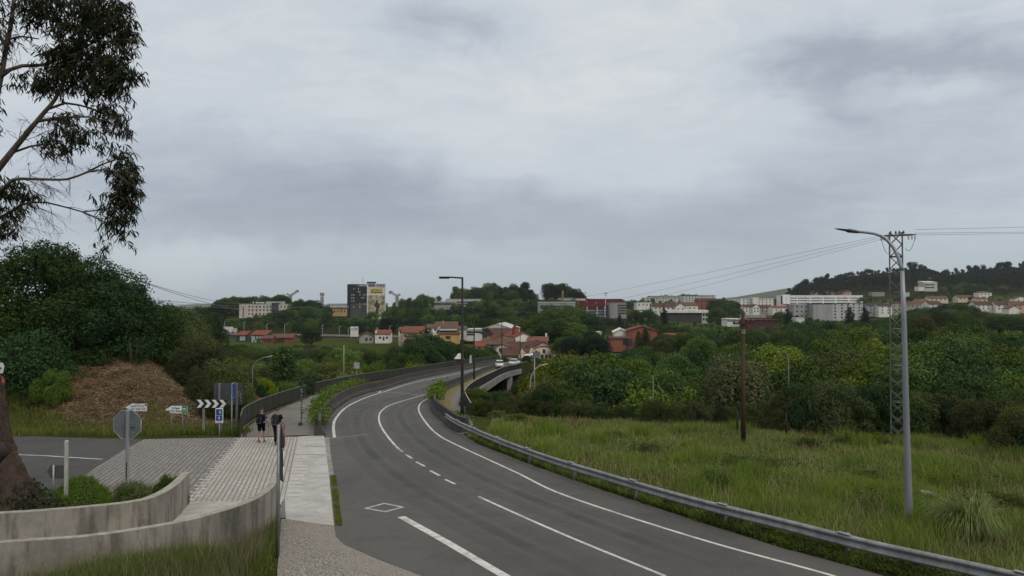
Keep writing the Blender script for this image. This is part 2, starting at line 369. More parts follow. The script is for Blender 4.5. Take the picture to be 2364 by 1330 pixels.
# ---------------------------------------------------------------- road, paths, paving (sheets on the sloping plane)
def road_mat(name, base, light, crack=True, grain=.35, streaks=True):
    m, t, b = new_mat(name); b.inputs['Roughness'].default_value = .85; b.inputs['Specular IOR Level'].default_value = .2; g = coords(t)
    n = t.noise(g, .16, 6, .6, .4); n2 = t.noise(g, 1.3, 6, .65); sp = t.noise(g, 55, 2, .6)
    c = t.mix(t.rng(n, .36, .64), base, light); c = t.mix(t.math('MULTIPLY', t.rng(n2, .45, .66), .5), c, tuple(k * .66 for k in base)); n3 = t.noise(g, 7.5, 5, .75); c = t.mix(t.math('MULTIPLY', t.rng(n3, .5, .68), .3), c, tuple(k * 1.5 for k in light))
    c = t.mix(t.math('MULTIPLY', t.rng(sp, .4, .62), grain), c, tuple(k * 1.7 for k in light))
    if crack:
        w = t.new('ShaderNodeTexNoise', ins={'Vector': g, 'Scale': .9, 'Detail': 5.0}).outputs['Color']
        gd = t.new('ShaderNodeVectorMath', operation='MULTIPLY_ADD', ins={0: w, 1: (1.6, 1.6, 0), 2: g}).outputs[0]
        vo = t.new('ShaderNodeTexVoronoi', feature='DISTANCE_TO_EDGE', ins={'Vector': gd, 'Scale': .42}).outputs['Distance']
        mask = t.rng(t.noise(g, .13, 3, .5), .54, .66); thick = t.noise(g, 3.0, 3, .7)
        cr = t.math('MULTIPLY', t.rng(vo, 0.0, t.math('MULTIPLY', thick, .045), 1, 0), mask)
        c = t.mix(t.math('MULTIPLY', cr, .5), c, (.03, .03, .028))
    if streaks:   # wheel-worn, dusty tracks and repaired patches
        s2 = t.rng(t.noise(t.new('ShaderNodeMapping', ins={0: g, 2: (0, 0, R(32)), 3: (1.0, .05, 1)}).outputs[0], .55, 4, .6), .46, .68)
        c = t.mix(t.math('MULTIPLY', s2, .35), c, tuple(k * 1.35 for k in light))
    t.l.new(c, b.inputs['Base Color']); bump(t, b, sp, .01, .5); return m
asph = road_mat('asphalt', (.052, .051, .049), (.070, .068, .065))
asph2 = road_mat('old_asphalt', (.043, .0425, .042), (.056, .055, .054), False)
path_m = road_mat('path_asphalt', (.092, .087, .078), (.135, .128, .117), False, .3)
def sheet(name, pts, h, mat, label=None, thick=0.0):
    mb = MB(); mb.poly(lift(pts, h), thick); o = mb.build(name, mat, None, tri=True, fix=False)
    # make it face up
    me = o.data
    if me.polygons[0].normal.z < 0: me.flip_normals()
    return tag(o, kind='structure')
road = sheet('road', road_left + road_right[::-1], 0.0, asph)
def paint_mat(name, c1, c2, worn_c, amt):
    m, t, b = new_mat(name); b.inputs['Roughness'].default_value = .8; b.inputs['Specular IOR Level'].default_value = .15; g = coords(t)
    c = t.mix(t.rng(t.noise(g, 4, 6, .7), .36, .64), c1, c2); c = t.mix(t.math('MULTIPLY', t.rng(t.noise(g, 22, 5, .75), .56, .64), amt), c, worn_c); c = t.mix(t.math('MULTIPLY', t.rng(t.noise(g, 1.1, 4, .6), .5, .64), .35), c, worn_c)
    t.l.new(c, b.inputs['Base Color']); MATS[name] = m; return m
white = paint_mat('road_paint', (.54, .54, .52), (.38, .38, .37), (.09, .088, .085), .75)
worn = M('worn_paint', (.30, .30, .29), (.16, .16, .157), scale=5, rough=.8)
def stripe(path, w, mat=white, h=.004, name='road_marking', step=.6):
    p = spline(path, step); a = lift(offset(p, w / 2), h); b = lift(offset(p, -w / 2), h); n = len(p)
    mb = MB(); mb.add(a + b, [(i, i + 1, n + i + 1, n + i) for i in range(n - 1)]); o = mb.build(name, mat, fix=False)
    if o.data.polygons[0].normal.z < 0: o.data.flip_normals()
    return tag(o, kind='structure')
stripe(lineL, .17); stripe(lineR, .12)
cp = spline(lineC, .25)
def cut(y0, y1): return [p for p in cp if y0 <= p.y <= y1]
def dseg(a, b): stripe(GP([a, b]), .12)
stripe([p for p in cp if p.y > 36.3], .12); stripe([p for p in cp if p.y < 26.0] , .11)
def track(path, w, col, amt, name, seed):
    """band of tyre-worn or oil-darkened surface, fading out across its width"""
    p = spline(path, 1.0); n = len(p); V = []
    for o_ in (-w / 2, -w / 5, w / 5, w / 2): V += lift(offset(p, o_), .0015)
    me = np_mesh(name, [tuple(v) for v in V], [(j * n + i, j * n + i + 1, (j + 1) * n + i + 1, (j + 1) * n + i) for j in range(3) for i in range(n - 1)]); a = me.color_attributes.new('fade', 'FLOAT_COLOR', 'POINT')
    for i in range(4 * n): q = (1.0 if n <= i < 3 * n else 0.0) * min(1, min(i % n, n - 1 - i % n) / 3); a.data[i].color = (q, q, q, 1)
    m, t, b = new_mat(name); b.inputs['Roughness'].default_value = .75; b.inputs['Base Color'].default_value = (*col, 1); b.inputs['Specular IOR Level'].default_value = .2; g = coords(t)
    f = t.math('MULTIPLY', t.new('ShaderNodeSeparateColor', ins={0: t.new('ShaderNodeVertexColor', layer_name='fade').outputs[0]}).outputs[0], t.rng(t.noise(g, .5, 6, .7), .3, .7, .2, 1)); mx = t.new('ShaderNodeMixShader', ins={0: t.math('MULTIPLY', f, amt)})
    t.l.new(t.new('ShaderNodeBsdfTransparent').outputs[0], mx.inputs[1]); t.l.new(b.outputs[0], mx.inputs[2]); t.l.new(mx.outputs[0], [q for q in t.n if q.type == 'OUTPUT_MATERIAL'][0].inputs[0])
    if me.polygons[0].normal.z < 0: me.flip_normals()
    tag(link_mesh(name, me, m), kind='structure')
cw = [p for p in cp if p.y < 95][::4]
for sg_ in (-1, 1):
    for o_ in (.75, 2.2): track(offset(cw, sg_ * o_), .75, (.105, .102, .098), .55, 'tyre_track', 1)
    track(offset(cw, sg_ * 1.5), .6, (.030, .030, .029), .28, 'oil_stain', 2)
tar = M('tar_seam', (.035, .034, .033), (.055, .054, .052), scale=4, rough=.7)
stripe([p for p in cp if p.y < 60], .05, tar, .0025, 'tar_seam')
stripe([p + Vector((.0, .05 * math.sin(p.y * 2.2), 0)) for p in offset(cp, -1.55) if p.y < 48], .035, tar, .0025, 'tar_seam')
for a, b in (((918, 1035), (930, 1043)), ((937, 1049.5), (952, 1059)), ((961, 1066.5), (981, 1077)), ((993, 1086.5), (1015, 1098.5)), ((1028, 1107), (1051, 1118))): dseg(a, b)
stripe(GP([(1400, 1460), (1165, 1330), (1030, 1251), (926, 1193)]), .25)
stripe(GP([(885, 905), (925, 908), (995, 914)]), .16, worn); stripe(GP([(757, 1013), (800, 1008), (850, 1002)]), .12, worn, .003)
dm = GP([(838, 1174), (887, 1161), (936, 1171), (890, 1183)]); ctr = sum(dm, Vector()) / 4
inn = [ctr + (p - ctr) * .74 for p in dm]; mb = MB(); mb.add(lift(dm, .004) + lift(inn, .004), [(i, (i + 1) % 4, 4 + (i + 1) % 4, 4 + i) for i in range(4)])
o = mb.build('road_marking', M('grey_paint', (.36, .36, .35), (.2, .2, .2), scale=7), fix=False); tag(o, kind='structure')
if o.data.polygons[0].normal.z < 0: o.data.flip_normals()
# side road with its line
side = GP([(-420, 990), (-100, 992), (30, 1001), (120, 1008), (225, 1012), (332, 1014), (280, 1042), (235, 1070), (165, 1120), (60, 1175), (-420, 1190)])
sheet('side_road', side, -.008, asph2); stripe(GP([(-300, 1040), (60, 1050.5), (150, 1055.5), (237, 1060.5)]), .14)
def brick_mat(name, c1, c2, mort, rot, bw, rh, ms, irregular=0.0):
    m, t, b = new_mat(name); b.inputs['Roughness'].default_value = .85; g = coords(t)
    if irregular:
        wn = t.new('ShaderNodeTexNoise', ins={'Vector': g, 'Scale': 2.2, 'Detail': 3.0}).outputs['Color']
        g = t.new('ShaderNodeVectorMath', operation='MULTIPLY_ADD', ins={0: wn, 1: (irregular,) * 3, 2: g}).outputs[0]
    mp = t.new('ShaderNodeMapping', ins={0: g, 2: (0, 0, rot)}).outputs[0]
    br = t.new('ShaderNodeTexBrick', ins={'Vector': mp, 'Color1': (*c1, 1), 'Color2': (*c2, 1), 'Mortar': (*mort, 1), 'Scale': 1.0, 'Mortar Size': ms, 'Mortar Smooth': .2, 'Brick Width': bw, 'Row Height': rh, 'Bias': 0.0})
    n = t.noise(g, .5, 5, .6); n2 = t.noise(g, 17, 4, .7)
    c = t.mix(t.math('MULTIPLY', t.rng(n, .4, .65), .35), br.outputs[0], tuple(k * .6 for k in c1)); c = t.mix(t.math('MULTIPLY', t.rng(n2, .35, .65), .45), c, tuple(k * 1.3 for k in c2))
    t.l.new(c, b.inputs['Base Color']); bump(t, b, t.math('MULTIPLY_ADD', br.outputs[1], -1.0, n2), .02, .8); return m
dirp = G(548, 1012) - G(436, 1150); ang = math.atan2(dirp.y, dirp.x)
cob_m = brick_mat('cobbles', (.14, .13, .122), (.225, .212, .20), (.030, .028, .026), -ang, .34, .21, .034, .12)
pav_m = brick_mat('pavers', (.26, .243, .218), (.34, .32, .29), (.065, .06, .055), -ang, .55, .17, .024, .03)
conc_path = M('concrete_path', (.37, .365, .345), (.26, .255, .24), scale=1.2, rough=.85, bmp=.01)
sheet('cobbled_forecourt', GP([(332, 1014), (420, 1012), (554, 1010), (431, 1158), (420, 1180), (300, 1190), (215, 1165), (165, 1120), (235, 1070), (280, 1042)]), -.002, cob_m)
sheet('paved_walk', GP([(554, 1010), (692, 1008), (657, 1150), (648, 1165), (560, 1157), (431, 1158)]), .0, pav_m)
sheet('concrete_landing', GP([(431, 1158), (560, 1157), (648, 1165), (560, 1210), (300, 1260), (-300, 1330), (-300, 1240), (250, 1200), (400, 1180)]), .002, M('landing_concrete', (.36, .35, .32), (.25, .24, .215), scale=1.5, bmp=.01))
sheet('concrete_walk', GP([(692, 1008), (748, 1004), (760, 1100), (771, 1213), (720, 1208), (660, 1198), (657, 1150)]), .008, conc_path, thick=.12)
for (xa, ya), (xb, yb) in (((684, 1030.5), (749, 1032.5)), ((678, 1049.5), (752, 1051.5))):   # open joints between the slabs
    stripe(GP([(xa, ya), ((xa + xb) / 2, (ya + yb) / 2 - .6), (xb, yb)]), .07, M('joint', (.05, .05, .048)), .0125, 'slab_joint')
stripe(GP([(754, 1010), (756, 1042), (760, 1075), (763, 1098)]), .28, M('kerb_stone', (.24, .24, .23), (.1, .1, .095), scale=3), .005, 'kerb')
sheet('dark_patch', GP([(650, 1160), (657, 1151), (668, 1152), (664, 1195), (640, 1198)]), .003, M('dark_patch', (.13, .12, .11)))
def gravel_mat():
    m, t, b = new_mat('gravel'); b.inputs['Roughness'].default_value = .95; g = coords(t)
    vo = t.new('ShaderNodeTexVoronoi', ins={'Vector': g, 'Scale': 40.0}); sp = t.new('ShaderNodeSeparateColor', ins={0: vo.outputs['Color']}).outputs[0]
    n = t.noise(g, .7, 5, .6)
    c = t.mix(t.math('POWER', sp, 1.5), (.10, .09, .078), (.40, .37, .33)); c = t.mix(t.math('MULTIPLY', t.rng(n, .4, .65), .6), c, (.24, .215, .18))
    t.l.new(c, b.inputs['Base Color']); bump(t, b, vo.outputs['Distance'], .03, .9); return m
sheet('gravel_apron', GP([(648, 1199), (662, 1198), (720, 1208), (771, 1213), (776, 1240), (795, 1258), (870, 1291), (975, 1331), (1140, 1430), (900, 1500), (640, 1430), (640, 1320), (646, 1250)]), .006, gravel_mat())
pl_ = GP([(554, 1009.5), (562, 985), (585, 968), (620, 951), (660, 934.5), (705, 918.5), (728, 912), (800, 894.5), (860, 882), (910, 873.5), (1000, 857), (1060, 845.5), (1110, 838.5), (1150, 832)])
pr_ = GP([(750, 1003.5), (745, 985), (753, 970), (774, 941), (803, 921), (844, 905.5), (880, 897.5), (955, 875), (1045, 857), (1100, 847.3), (1125, 842), (1150, 837)])
sheet('footpath', pl_ + pr_[::-1], .001, path_m)
# white cobble edging: short tiles on both edges of the paved walk
def tiles(p, q, n, w, d, rows=1, mat=None, h=.005, jitter=0.0):
    mat = mat or M('white_tile', (.47, .45, .41), (.30, .285, .26), scale=6)
    mb = MB(); p, q = Vector(p), Vector(q); t = (q - p).normalized()
    for i in range(n):
        c = p.lerp(q, (i + .5) / n); ww = w * (1 - jitter * rnd.random())
        for k in range(rows):
            cc = c + Vector((k * .24 - .12 * (rows - 1) + (i % 2) * .1 * (rows > 1), 0, 0))
            x0, x1 = cc.x - (0 if rows == 1 else .08), cc.x + (ww if rows == 1 else .09)
            mb.add(lift([(x0, cc.y - d / 2), (x1, cc.y - d / 2), (x1, cc.y + d / 2), (x0, cc.y + d / 2)], h), [(0, 1, 2, 3)])
    return tag(mb.build('white_edging', mat, fix=False), kind='structure')
tiles(G(431, 1158), G(554, 1011), 27, .2, .20, 2, h=.006)
tiles(G(661, 1150), G(686, 1010), 21, .72, .3, 1, h=.013, jitter=.45)
# ---------------------------------------------------------------- concrete walls of the ramp
def wall_mat():
    m, t, b = new_mat('wall_concrete'); b.inputs['Roughness'].default_value = .9; g = coords(t)
    st = t.new('ShaderNodeMapping', ins={0: g, 3: (1, 1, .13)}).outputs[0]
    n = t.noise(st, 2.4, 6, .7); n1 = t.noise(g, .8, 5, .6); n2 = t.noise(g, 9, 5, .7); n4 = t.noise(st, .9, 3, .5)
    c = t.mix(t.rng(n1, .38, .62), (.27, .245, .21), (.185, .17, .145)); c = t.mix(t.math('MULTIPLY', t.rng(n, .44, .62), .85), c, (.10, .09, .075))
    c = t.mix(t.math('MULTIPLY', t.rng(n4, .53, .60), .7), c, (.075, .068, .057)); c = t.mix(t.math('MULTIPLY', t.rng(n2, .5, .75), .4), c, (.33, .30, .26))
    vo = t.new('ShaderNodeTexVoronoi', ins={'Vector': g, 'Scale': .9}).outputs['Distance']
    c = t.mix(t.rng(vo, .028, .04, 1, 0), c, (.02, .02, .018))
    t.l.new(c, b.inputs['Base Color']); bump(t, b, n2, .015, .6); return m
wm = wall_mat()
def curved_wall(name, label, tops, hts, thick, capc):
    """tops: photo pixels of the top edge, hts: wall height at each"""
    pts = [G(x, y, h) for (x, y), h in zip(tops, hts)]
    dense = spline([Vector((p.x, p.y, h)) for p, h in zip(pts, hts)], .3); hs = [p.z for p in dense]; path = [Vector((p.x, p.y, 0)) for p in dense]
    L, Rr = offset(path, thick / 2), offset(path, -thick / 2); t = thing(name, label, 'wall', (path[len(path) // 2].x, path[len(path) // 2].y, plane(path[len(path) // 2].y)))
    mb, cb = MB(), MB(); o = t.location.copy(); n = len(path); vs, cv = [], []
    for a, b, h in zip(L, Rr, hs):
        vs += [Vector((a.x, a.y, plane(a.y) - .3)) - o, Vector((a.x, a.y, plane(a.y) + h - .012)) - o, Vector((b.x, b.y, plane(b.y) + h - .012)) - o, Vector((b.x, b.y, plane(b.y) - .3)) - o]
        cv += [Vector((a.x, a.y, plane(a.y) + h - .012)) - o, Vector((a.x, a.y, plane(a.y) + h)) - o, Vector((b.x, b.y, plane(b.y) + h)) - o, Vector((b.x, b.y, plane(b.y) + h - .012)) - o]
    for arr, m_, cap in ((vs, mb, True), (cv, cb, True)):
        fs = [(i * 4 + k, i * 4 + (k + 1) % 4, i * 4 + 4 + (k + 1) % 4, i * 4 + 4 + k) for i in range(n - 1) for k in range(4)] + [(0, 1, 2, 3), tuple(4 * (n - 1) + k for k in (3, 2, 1, 0))]
        m_.add(arr, fs)
    mb.build('wall_face', wm, t); cb.build('wall_top', capc, t); return t
capm = M('wall_top', (.31, .295, .255), (.18, .17, .145), scale=5, rough=.9)
curved_wall('curved_wall', 'low curved concrete retaining wall in front, ending beside the thin sign post', [(-330, 1296), (0, 1251), (200, 1236), (400, 1206), (500, 1181), (580, 1153), (622, 1124), (637, 1098)], [1.3, 1.3, 1.3, 1.3, 1.3, 1.3, 1.28, 1.25], .22, capm)
curved_wall('curved_wall', 'curved concrete wall behind the front one, its upright end beside the cobbles', [(-330, 1196), (0, 1183), (150, 1173), (300, 1158), (355, 1144), (395, 1122), (418, 1102), (429, 1090)], [1.0] * 8, .26, capm)
# ---------------------------------------------------------------- barriers, railings, guardrail
bar_m = M('barrier_concrete', (.062, .057, .05), (.032, .03, .027), scale=1.6, rough=.9, bmp=.01, streak=True)
barR_m = M('barrier_dark', (.055, .052, .048), (.03, .029, .027), scale=1.6, rough=.9, bmp=.01, streak=True)
NJ = [(.30, 0), (.30, .08), (.12, .33), (.08, .88), (-.08, .88), (-.12, .33), (-.30, .08), (-.30, -.1), (.30, -.1)]
def along(px, h=0.0, step=1.0): return spline(GP(px, h), step)
bl = along([(751, 1006), (751, 986), (756, 970), (777, 942), (808, 921), (849, 906), (885, 898), (961, 875), (1050, 857), (1100, 847), (1128, 841.5), (1152, 836.5)])
bl = offset(bl, .32)
def swept_thing(name, label, cat, path, part, prof, mat, z=0.0, closed=True, smooth=False, group=None):
    o = Vector(path[0]); o.z = plane(o.y); t = thing(name, label, cat, o, group=group)
    mb = MB(); mb.sweep([Vector((p.x, p.y, plane(p.y) + z)) - o for p in path], prof, closed, smooth); mb.build(part, mat, t); return t
b1 = swept_thing('concrete_barrier', 'long dark concrete barrier curving along the left side of the road', 'barrier', bl, 'barrier_body', NJ, bar_m)
mb = MB(); ob = b1.location; q = [G(873, 889, .75), G(872, 885.5, .9), G(877, 893, .45), G(880, 901, .05)]
mb.tube([G(870, 886, .9) - ob + Vector((.05, -.2, .06)), G(873, 889, .82) - ob + Vector((.08, -.3, .05)), G(876, 894, .45) - ob + Vector((.1, -.35, 0)), G(880, 900, .1) - ob + Vector((.1, -.35, 0))], .055, 6); mb.build('drain_pipe', M('white_plastic', (.6, .6, .58)), b1)
br = along([(1066, 1000), (1048, 995), (1027, 978.5), (1002, 956.5), (994.5, 946), (994.5, 937), (1000.5, 921.5), (1018.5, 901.5), (1048.5, 889.5), (1090, 870.5), (1118, 858.5), (1137, 852)])
br = offset(br, -.32)
swept_thing('concrete_barrier', 'dark concrete barrier on the right side of the bend, guardrail bolted to its near end', 'barrier', br, 'barrier_body', NJ, barR_m)
rail_dark = M('railing_paint', (.035, .036, .028), (.022, .024, .018), scale=3, rough=.6)
rail_cap = M('railing_cap', (.10, .105, .075), (.06, .065, .045), scale=3, rough=.5)
def railing(label, px, hgt, base_h=0.0, cap=rail_cap, gap=.085, bw=.068, body=rail_dark, capr=.04):
    path = along(px, base_h, .5); o = Vector(path[0]); o.z = plane(o.y) - .0; t = thing('railing', label, 'railing', o)
    loc = [Vector((p.x, p.y, plane(p.y))) - o for p in path]
    MB().tube([p + Vector((0, 0, hgt)) for p in loc], capr, 8).build('handrail', cap, t)
    MB().sweep(loc, [(.02, .1), (.02, .15), (-.02, .15), (-.02, .1)]).build('bottom_rail', body, t)
    acc, nxt, bars, posts = 0.0, 0.0, MB(), []
    for a, b in zip(loc, loc[1:]):
        L = (b - a).length; n = max(1, round(L / gap))
        rz = math.atan2(b.y - a.y, b.x - a.x)
        for k in range(n):
            bars.box(a.lerp(b, k / n) + Vector((0, 0, (.12 + hgt) / 2)), (.02, bw, hgt - .14), rz + math.pi / 2)
        acc += L
        if acc >= nxt: posts.append((a, rz)); nxt += 2.4
    bars.build('bars', body, t, fix=False)
    posts.append((loc[-1], 0))
    for p, rz in posts[:60]: MB().box(p + Vector((0, 0, hgt / 2 - .03)), (.07, .07, hgt + .02), rz).build('post', body, t)
    return t
railing('dark slatted railing at the left edge of the footpath, nearest stretch by the road signs', [(555, 1008), (562, 985), (585, 967.5), (620, 950), (660, 933.5), (706, 917.5)], 1.15)
railing('long dark slatted railing running over the bridge, beyond the gap in the fence', [(728, 911.5), (800, 893.5), (860, 881), (910, 872.5), (1000, 856), (1060, 844.5), (1110, 837.5), (1150, 831)], 1.2)
railing('dark railing with a pale handrail along the right side of the bridge', [(1087, 930), (1077, 913), (1073.5, 901), (1082, 889), (1101, 876), (1132, 861), (1164, 847), (1198, 839.5)], 1.1, 1.1, M('rail_pale', (.36, .33, .26), (.2, .18, .14), scale=6), .12, .035, M('rail_black', (.02, .021, .02)))
sr = along([(1087, 930), (1077, 913), (1073.5, 901), (1082, 889), (1101, 876), (1132, 861), (1164, 847), (1198, 839.5)], 1.1, 2.0)
brs = [p for i, p in enumerate(offset(br, -.3)) if i % 2 == 0]
sheet('pavement', [Vector((sr[0].x - .2, sr[0].y - 9, 0)), Vector((sr[0].x + .4, sr[0].y - 4, 0))] + sr + brs[::-1], .02, road_mat('pavement_asphalt', (.085, .083, .08), (.12, .118, .112), False))
verge_in = [p for p in offset(br, -.3)]; verge_out = [p for p in offset(br, -1.35)]
sheet('dry_verge', [p for p in verge_in if p.y < 132][8:] + [p for p in verge_out if p.y < 132][8:][::-1], .05, M('dry_verge', (.16, .125, .05), (.09, .085, .03), scale=2.5, rough=.95, bmp=.03))
# guardrail: W-beam and posts
steel = M('galvanised', (.26, .27, .275), (.15, .155, .155), scale=2.5, rough=.55, metal=.35, streak=True)
steel_d = M('galvanised_dark', (.15, .16, .165), (.09, .095, .1), scale=3, rough=.6, metal=.3)
gp = spline([G(x, y, .69) for x, y in [(1029, 954), (1060, 972), (1140, 1006), (1260, 1049), (1400, 1091), (1600, 1147), (1800, 1195), (2000, 1244), (2200, 1287), (2364, 1323), (2700, 1398)]], .5)
t = thing('guardrail', 'galvanised steel guardrail curving along the right edge of the road', 'guardrail', (gp[0].x, gp[0].y, plane(gp[0].y)))
o = t.location
Wp = [(a_, b_ - .09) for a_, b_ in [(0, .78), (.02, .775), (.075, .735), (.075, .70), (.02, .65), (.0, .625), (.02, .60), (.075, .55), (.075, .515), (.02, .475), (0, .47)]]
pathg = [Vector((p.x, p.y, plane(p.y))) - o for p in gp]
mb = MB(); mb.sweep(pathg, [(-a, h) for a, h in Wp], closed=False, smooth=True)
ob_ = mb.build('beam', steel, t, fix=False); sd_ = ob_.modifiers.new('thick', 'SOLIDIFY'); sd_.thickness = .006
acc = 0
for i in range(1, len(pathg)):
    acc += (pathg[i] - pathg[i - 1]).length
    if acc > 3.8 and i < len(pathg) - 2:
        acc = 0; d = pathg[i + 1] - pathg[i]; rz = math.atan2(d.y, d.x); nl = Vector((-d.y, d.x, 0)).normalized()
        pb = pathg[i] + nl * .14
        pm = MB().box(pb + Vector((0, 0, .26)), (.06, .12, .86), rz).box(pb - nl * .08 + Vector((0, 0, .54)), (.12, .1, .2), rz); po = pm.build('post', steel_d, t)
        MB().box(pathg[i] - nl * .015 + Vector((0, 0, .70)), (.34, .12, .018), rz).build('splice_plate', steel, po)
# ---------------------------------------------------------------- bridge
conc = M('bridge_concrete', (.22, .215, .20), (.12, .118, .108), scale=1.2, rough=.9, streak=True)
br0 = thing('road_bridge', 'concrete road bridge over the valley with a dark opening under its deck', 'bridge', (sr[0].x, 100, plane(100)))
o = br0.location
edge = [p for p in offset(along([(1073.5, 901), (1082, 889), (1101, 876), (1132, 861), (1164, 847), (1200, 839.3)], 1.1, 2.0), -.25) if p.y > 66]
lp = [Vector((p.x, p.y, plane(p.y))) - o for p in edge]
MB().sweep(lp, [(.12, .12), (.12, -.75), (-.12, -.75), (-.12, .12)]).build('edge_beam', conc, br0)
left_edge = [p for p in along([(834, 888), (910, 872.5), (1000, 856), (1060, 844.5), (1110, 837.5), (1150, 831)], 0, 2.0)]
mb = MB(); dk = [Vector((p.x, p.y, plane(p.y) - .15)) - o for p in edge if p.y > 70] + [Vector((p.x, p.y, plane(p.y) - .15)) - o for p in left_edge[::-1]]
mb.poly(dk, .5); mb.build('deck', conc, br0, tri=True)
e1 = [p for p in edge if p.y > 128][0]
def column(p, w, dpt, top, bot, nm): MB().box(Vector((p.x, p.y, (top + bot) / 2)) - o, (w, dpt, top - bot), R(25)).build(nm, conc, br0)
column(Vector((e1.x - .55, e1.y - .5, 0)), 1.0, 1.2, plane(e1.y) - .6, -19, 'pier')
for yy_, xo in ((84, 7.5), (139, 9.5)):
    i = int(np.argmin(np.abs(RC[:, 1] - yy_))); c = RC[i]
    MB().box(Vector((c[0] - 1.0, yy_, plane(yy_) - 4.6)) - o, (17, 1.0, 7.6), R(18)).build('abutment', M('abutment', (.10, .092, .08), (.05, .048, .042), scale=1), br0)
column(Vector((e1.x - 6, e1.y - 14, 0)), 1.0, 1.4, plane(e1.y - 14) - .6, -19, 'pier')
# ---------------------------------------------------------------- signs
alu = M('sign_back', (.17, .185, .20), (.12, .13, .14), scale=1.5, rough=.5, metal=.2, spec=.4)
alu_l = M('sign_edge', (.45, .47, .48), (.3, .31, .32), scale=4, rough=.45, metal=.3)
pole_m = M('pole_galv', (.34, .36, .375), (.24, .25, .26), scale=3, rough=.5, metal=.4, streak=True)
pole_d = M('pole_grey', (.20, .20, .20), (.11, .11, .105), scale=4, rough=.7, streak=True)
wht = M('sign_white', (.66, .67, .66), (.52, .53, .52), scale=5, rough=.5)
blk = M('sign_black', (.014, .015, .018), (.022, .023, .026), scale=5, rough=.5)
blue = M('sign_blue', (.012, .06, .26), (.016, .05, .2), scale=5, rough=.45)
green = M('sign_green', (.02, .16, .06), (.02, .12, .05), scale=5, rough=.5)
red = M('sign_red', (.36, .02, .03), (.22, .02, .025), scale=5, rough=.5)
navy = M('letter_navy', (.03, .04, .075), rough=.6); grn_l = M('letter_green', (.04, .07, .05), rough=.6)
yel = M('yellow_paint', (.60, .47, .03), (.5, .38, .03), scale=4, rough=.6)
def root_at(name, label, cat, px, py, rz=0.0, group=None, h=0.0):
    g = G(px, py, h); return thing(name, label, cat, (g.x, g.y, plane(g.y) + h), rz, group), g
def loc_at(g, px, py):     # local x,z at the depth of g (rz = 0)
    p = at(px, py, g.y); return p.x - g.x, p.z - plane(g.y)
# stop sign from behind
t, g = root_at('stop_sign', 'grey back of an octagonal stop sign on a square post beside the cobbles', 'road sign', 293, 1157, R(-4))
X, Z = loc_at(g, 291.5, 981); r_ = 33 / FPX * g.y / math.cos(R(22.5))
MB().disc_y((X, Z), r_, .055, .063, 8, R(22.5)).build('sign_plate', alu, t)
e = MB(); a = [(X + r_ * 1.0 * math.cos(R(45 * k + 22.5)), Z + r_ * math.sin(R(45 * k + 22.5))) for k in range(9)]
e.tube([(x, .055, z) for x, z in a], .010, 6); e.build('plate_rim', alu_l, t)
MB().box((0, 0, Z / 2 + .22), (.085, .10, Z + .52)).build('post', pole_m, t, bevel=.008)
MB().box((.0, -.053, 1.02), (.03, .004, .5)).box((.008, -.054, 1.28), (.034, .004, .06)).build('sticker_strip', blk, t)
MB().add([(X + .14, .05, Z - .30), (X + .20, .05, Z - .25), (X + .19, .05, Z - .27), (X + .26, .05, Z - .22), (X + .27, .05, Z - .235), (X + .205, .05, Z - .285), (X + .21, .05, Z - .265), (X + .15, .05, Z - .315)], [(0, 1, 2, 7), (2, 6, 7), (2, 3, 4, 5, 6)]).build('scratch_mark', M('scratch', (.4, .4, .4)), t)
MB().box((X + .2, .05, Z - .1), (.16, .004, .05)).build('maker_label', M('label_dark', (.06, .065, .07)), t)
# arrow direction boards
def arrow_board(px_tip, px_r, py_top, py_bot, gx, gy, label, rz, post_px):
    t, g = root_at('direction_sign', label, 'direction sign', gx, gy, rz)
    x0, zb = loc_at(g, px_tip, py_bot); x1, zt = loc_at(g, px_r, py_top); zm = (zb + zt) / 2; hh = (zt - zb); nose = hh * .9
    out = [(x0, zm), (x0 + nose, zb), (x1, zb), (x1, zt), (x0 + nose, zt)]
    f = MB().prism_y(out, -.03, 0.0).build('board', wht, t)
    for pp in post_px:
        xx = loc_at(g, pp, gy)[0]; MB().tube([(xx, .03, -.3), (xx, .03, zt - .02)], .027, 8).build('post', pole_d, t)
    return t, x0, x1, zb, zt, nose
t, x0, x1, zb, zt, nose = arrow_board(289, 340, 932, 949, 316, 1001, 'white arrow board reading GRAN HOTEL LOS ABETOS above the stop sign', R(-3), [316])
text_mesh('GRAN HOTEL', (zt - zb) * .34, navy, t, ((x0 + x1) / 2 + nose * .25, -.034, zb + (zt - zb) * .66), sx=.92)
text_mesh('LOS ABETOS', (zt - zb) * .41, navy, t, ((x0 + x1) / 2 + nose * .25, -.034, zb + (zt - zb) * .27), sx=.95)
text_mesh('* * * *', (zt - zb) * .25, navy, t, ((x0 + x1) / 2 + nose * .2, -.034, zb + (zt - zb) * .88), sx=1.1)
MB().box((x1 - .06, -.032, zt - .07), (.1, .004, .1)).build('logo_square', navy, t)
t, x0, x1, zb, zt, nose = arrow_board(381, 434, 937, 954, 408, 1003, 'white arrow board with a green end reading A Casa da Torre Branca', R(-3), [395, 421])
gw = (x1 - x0) * .25
gp_ = MB().box((x1 - gw / 2 + .008, -.034, (zb + zt) / 2), (gw, .006, (zt - zb) * 1.02)).build('green_panel', M('sign_green_light', (.16, .36, .2)), t)
MB().box((x1 - gw / 2 - .015, -.039, (zb + zt) / 2), (gw * .78, .004, (zt - zb) * .86)).build('green_square', green, t)
dm_ = MB().prism_y([(x1 - gw / 2 - .015 + .1 * math.cos(R(a)), (zb + zt) / 2 + .0 + .1 * math.sin(R(a))) for a in range(0, 181, 20)], -.045, -.041)
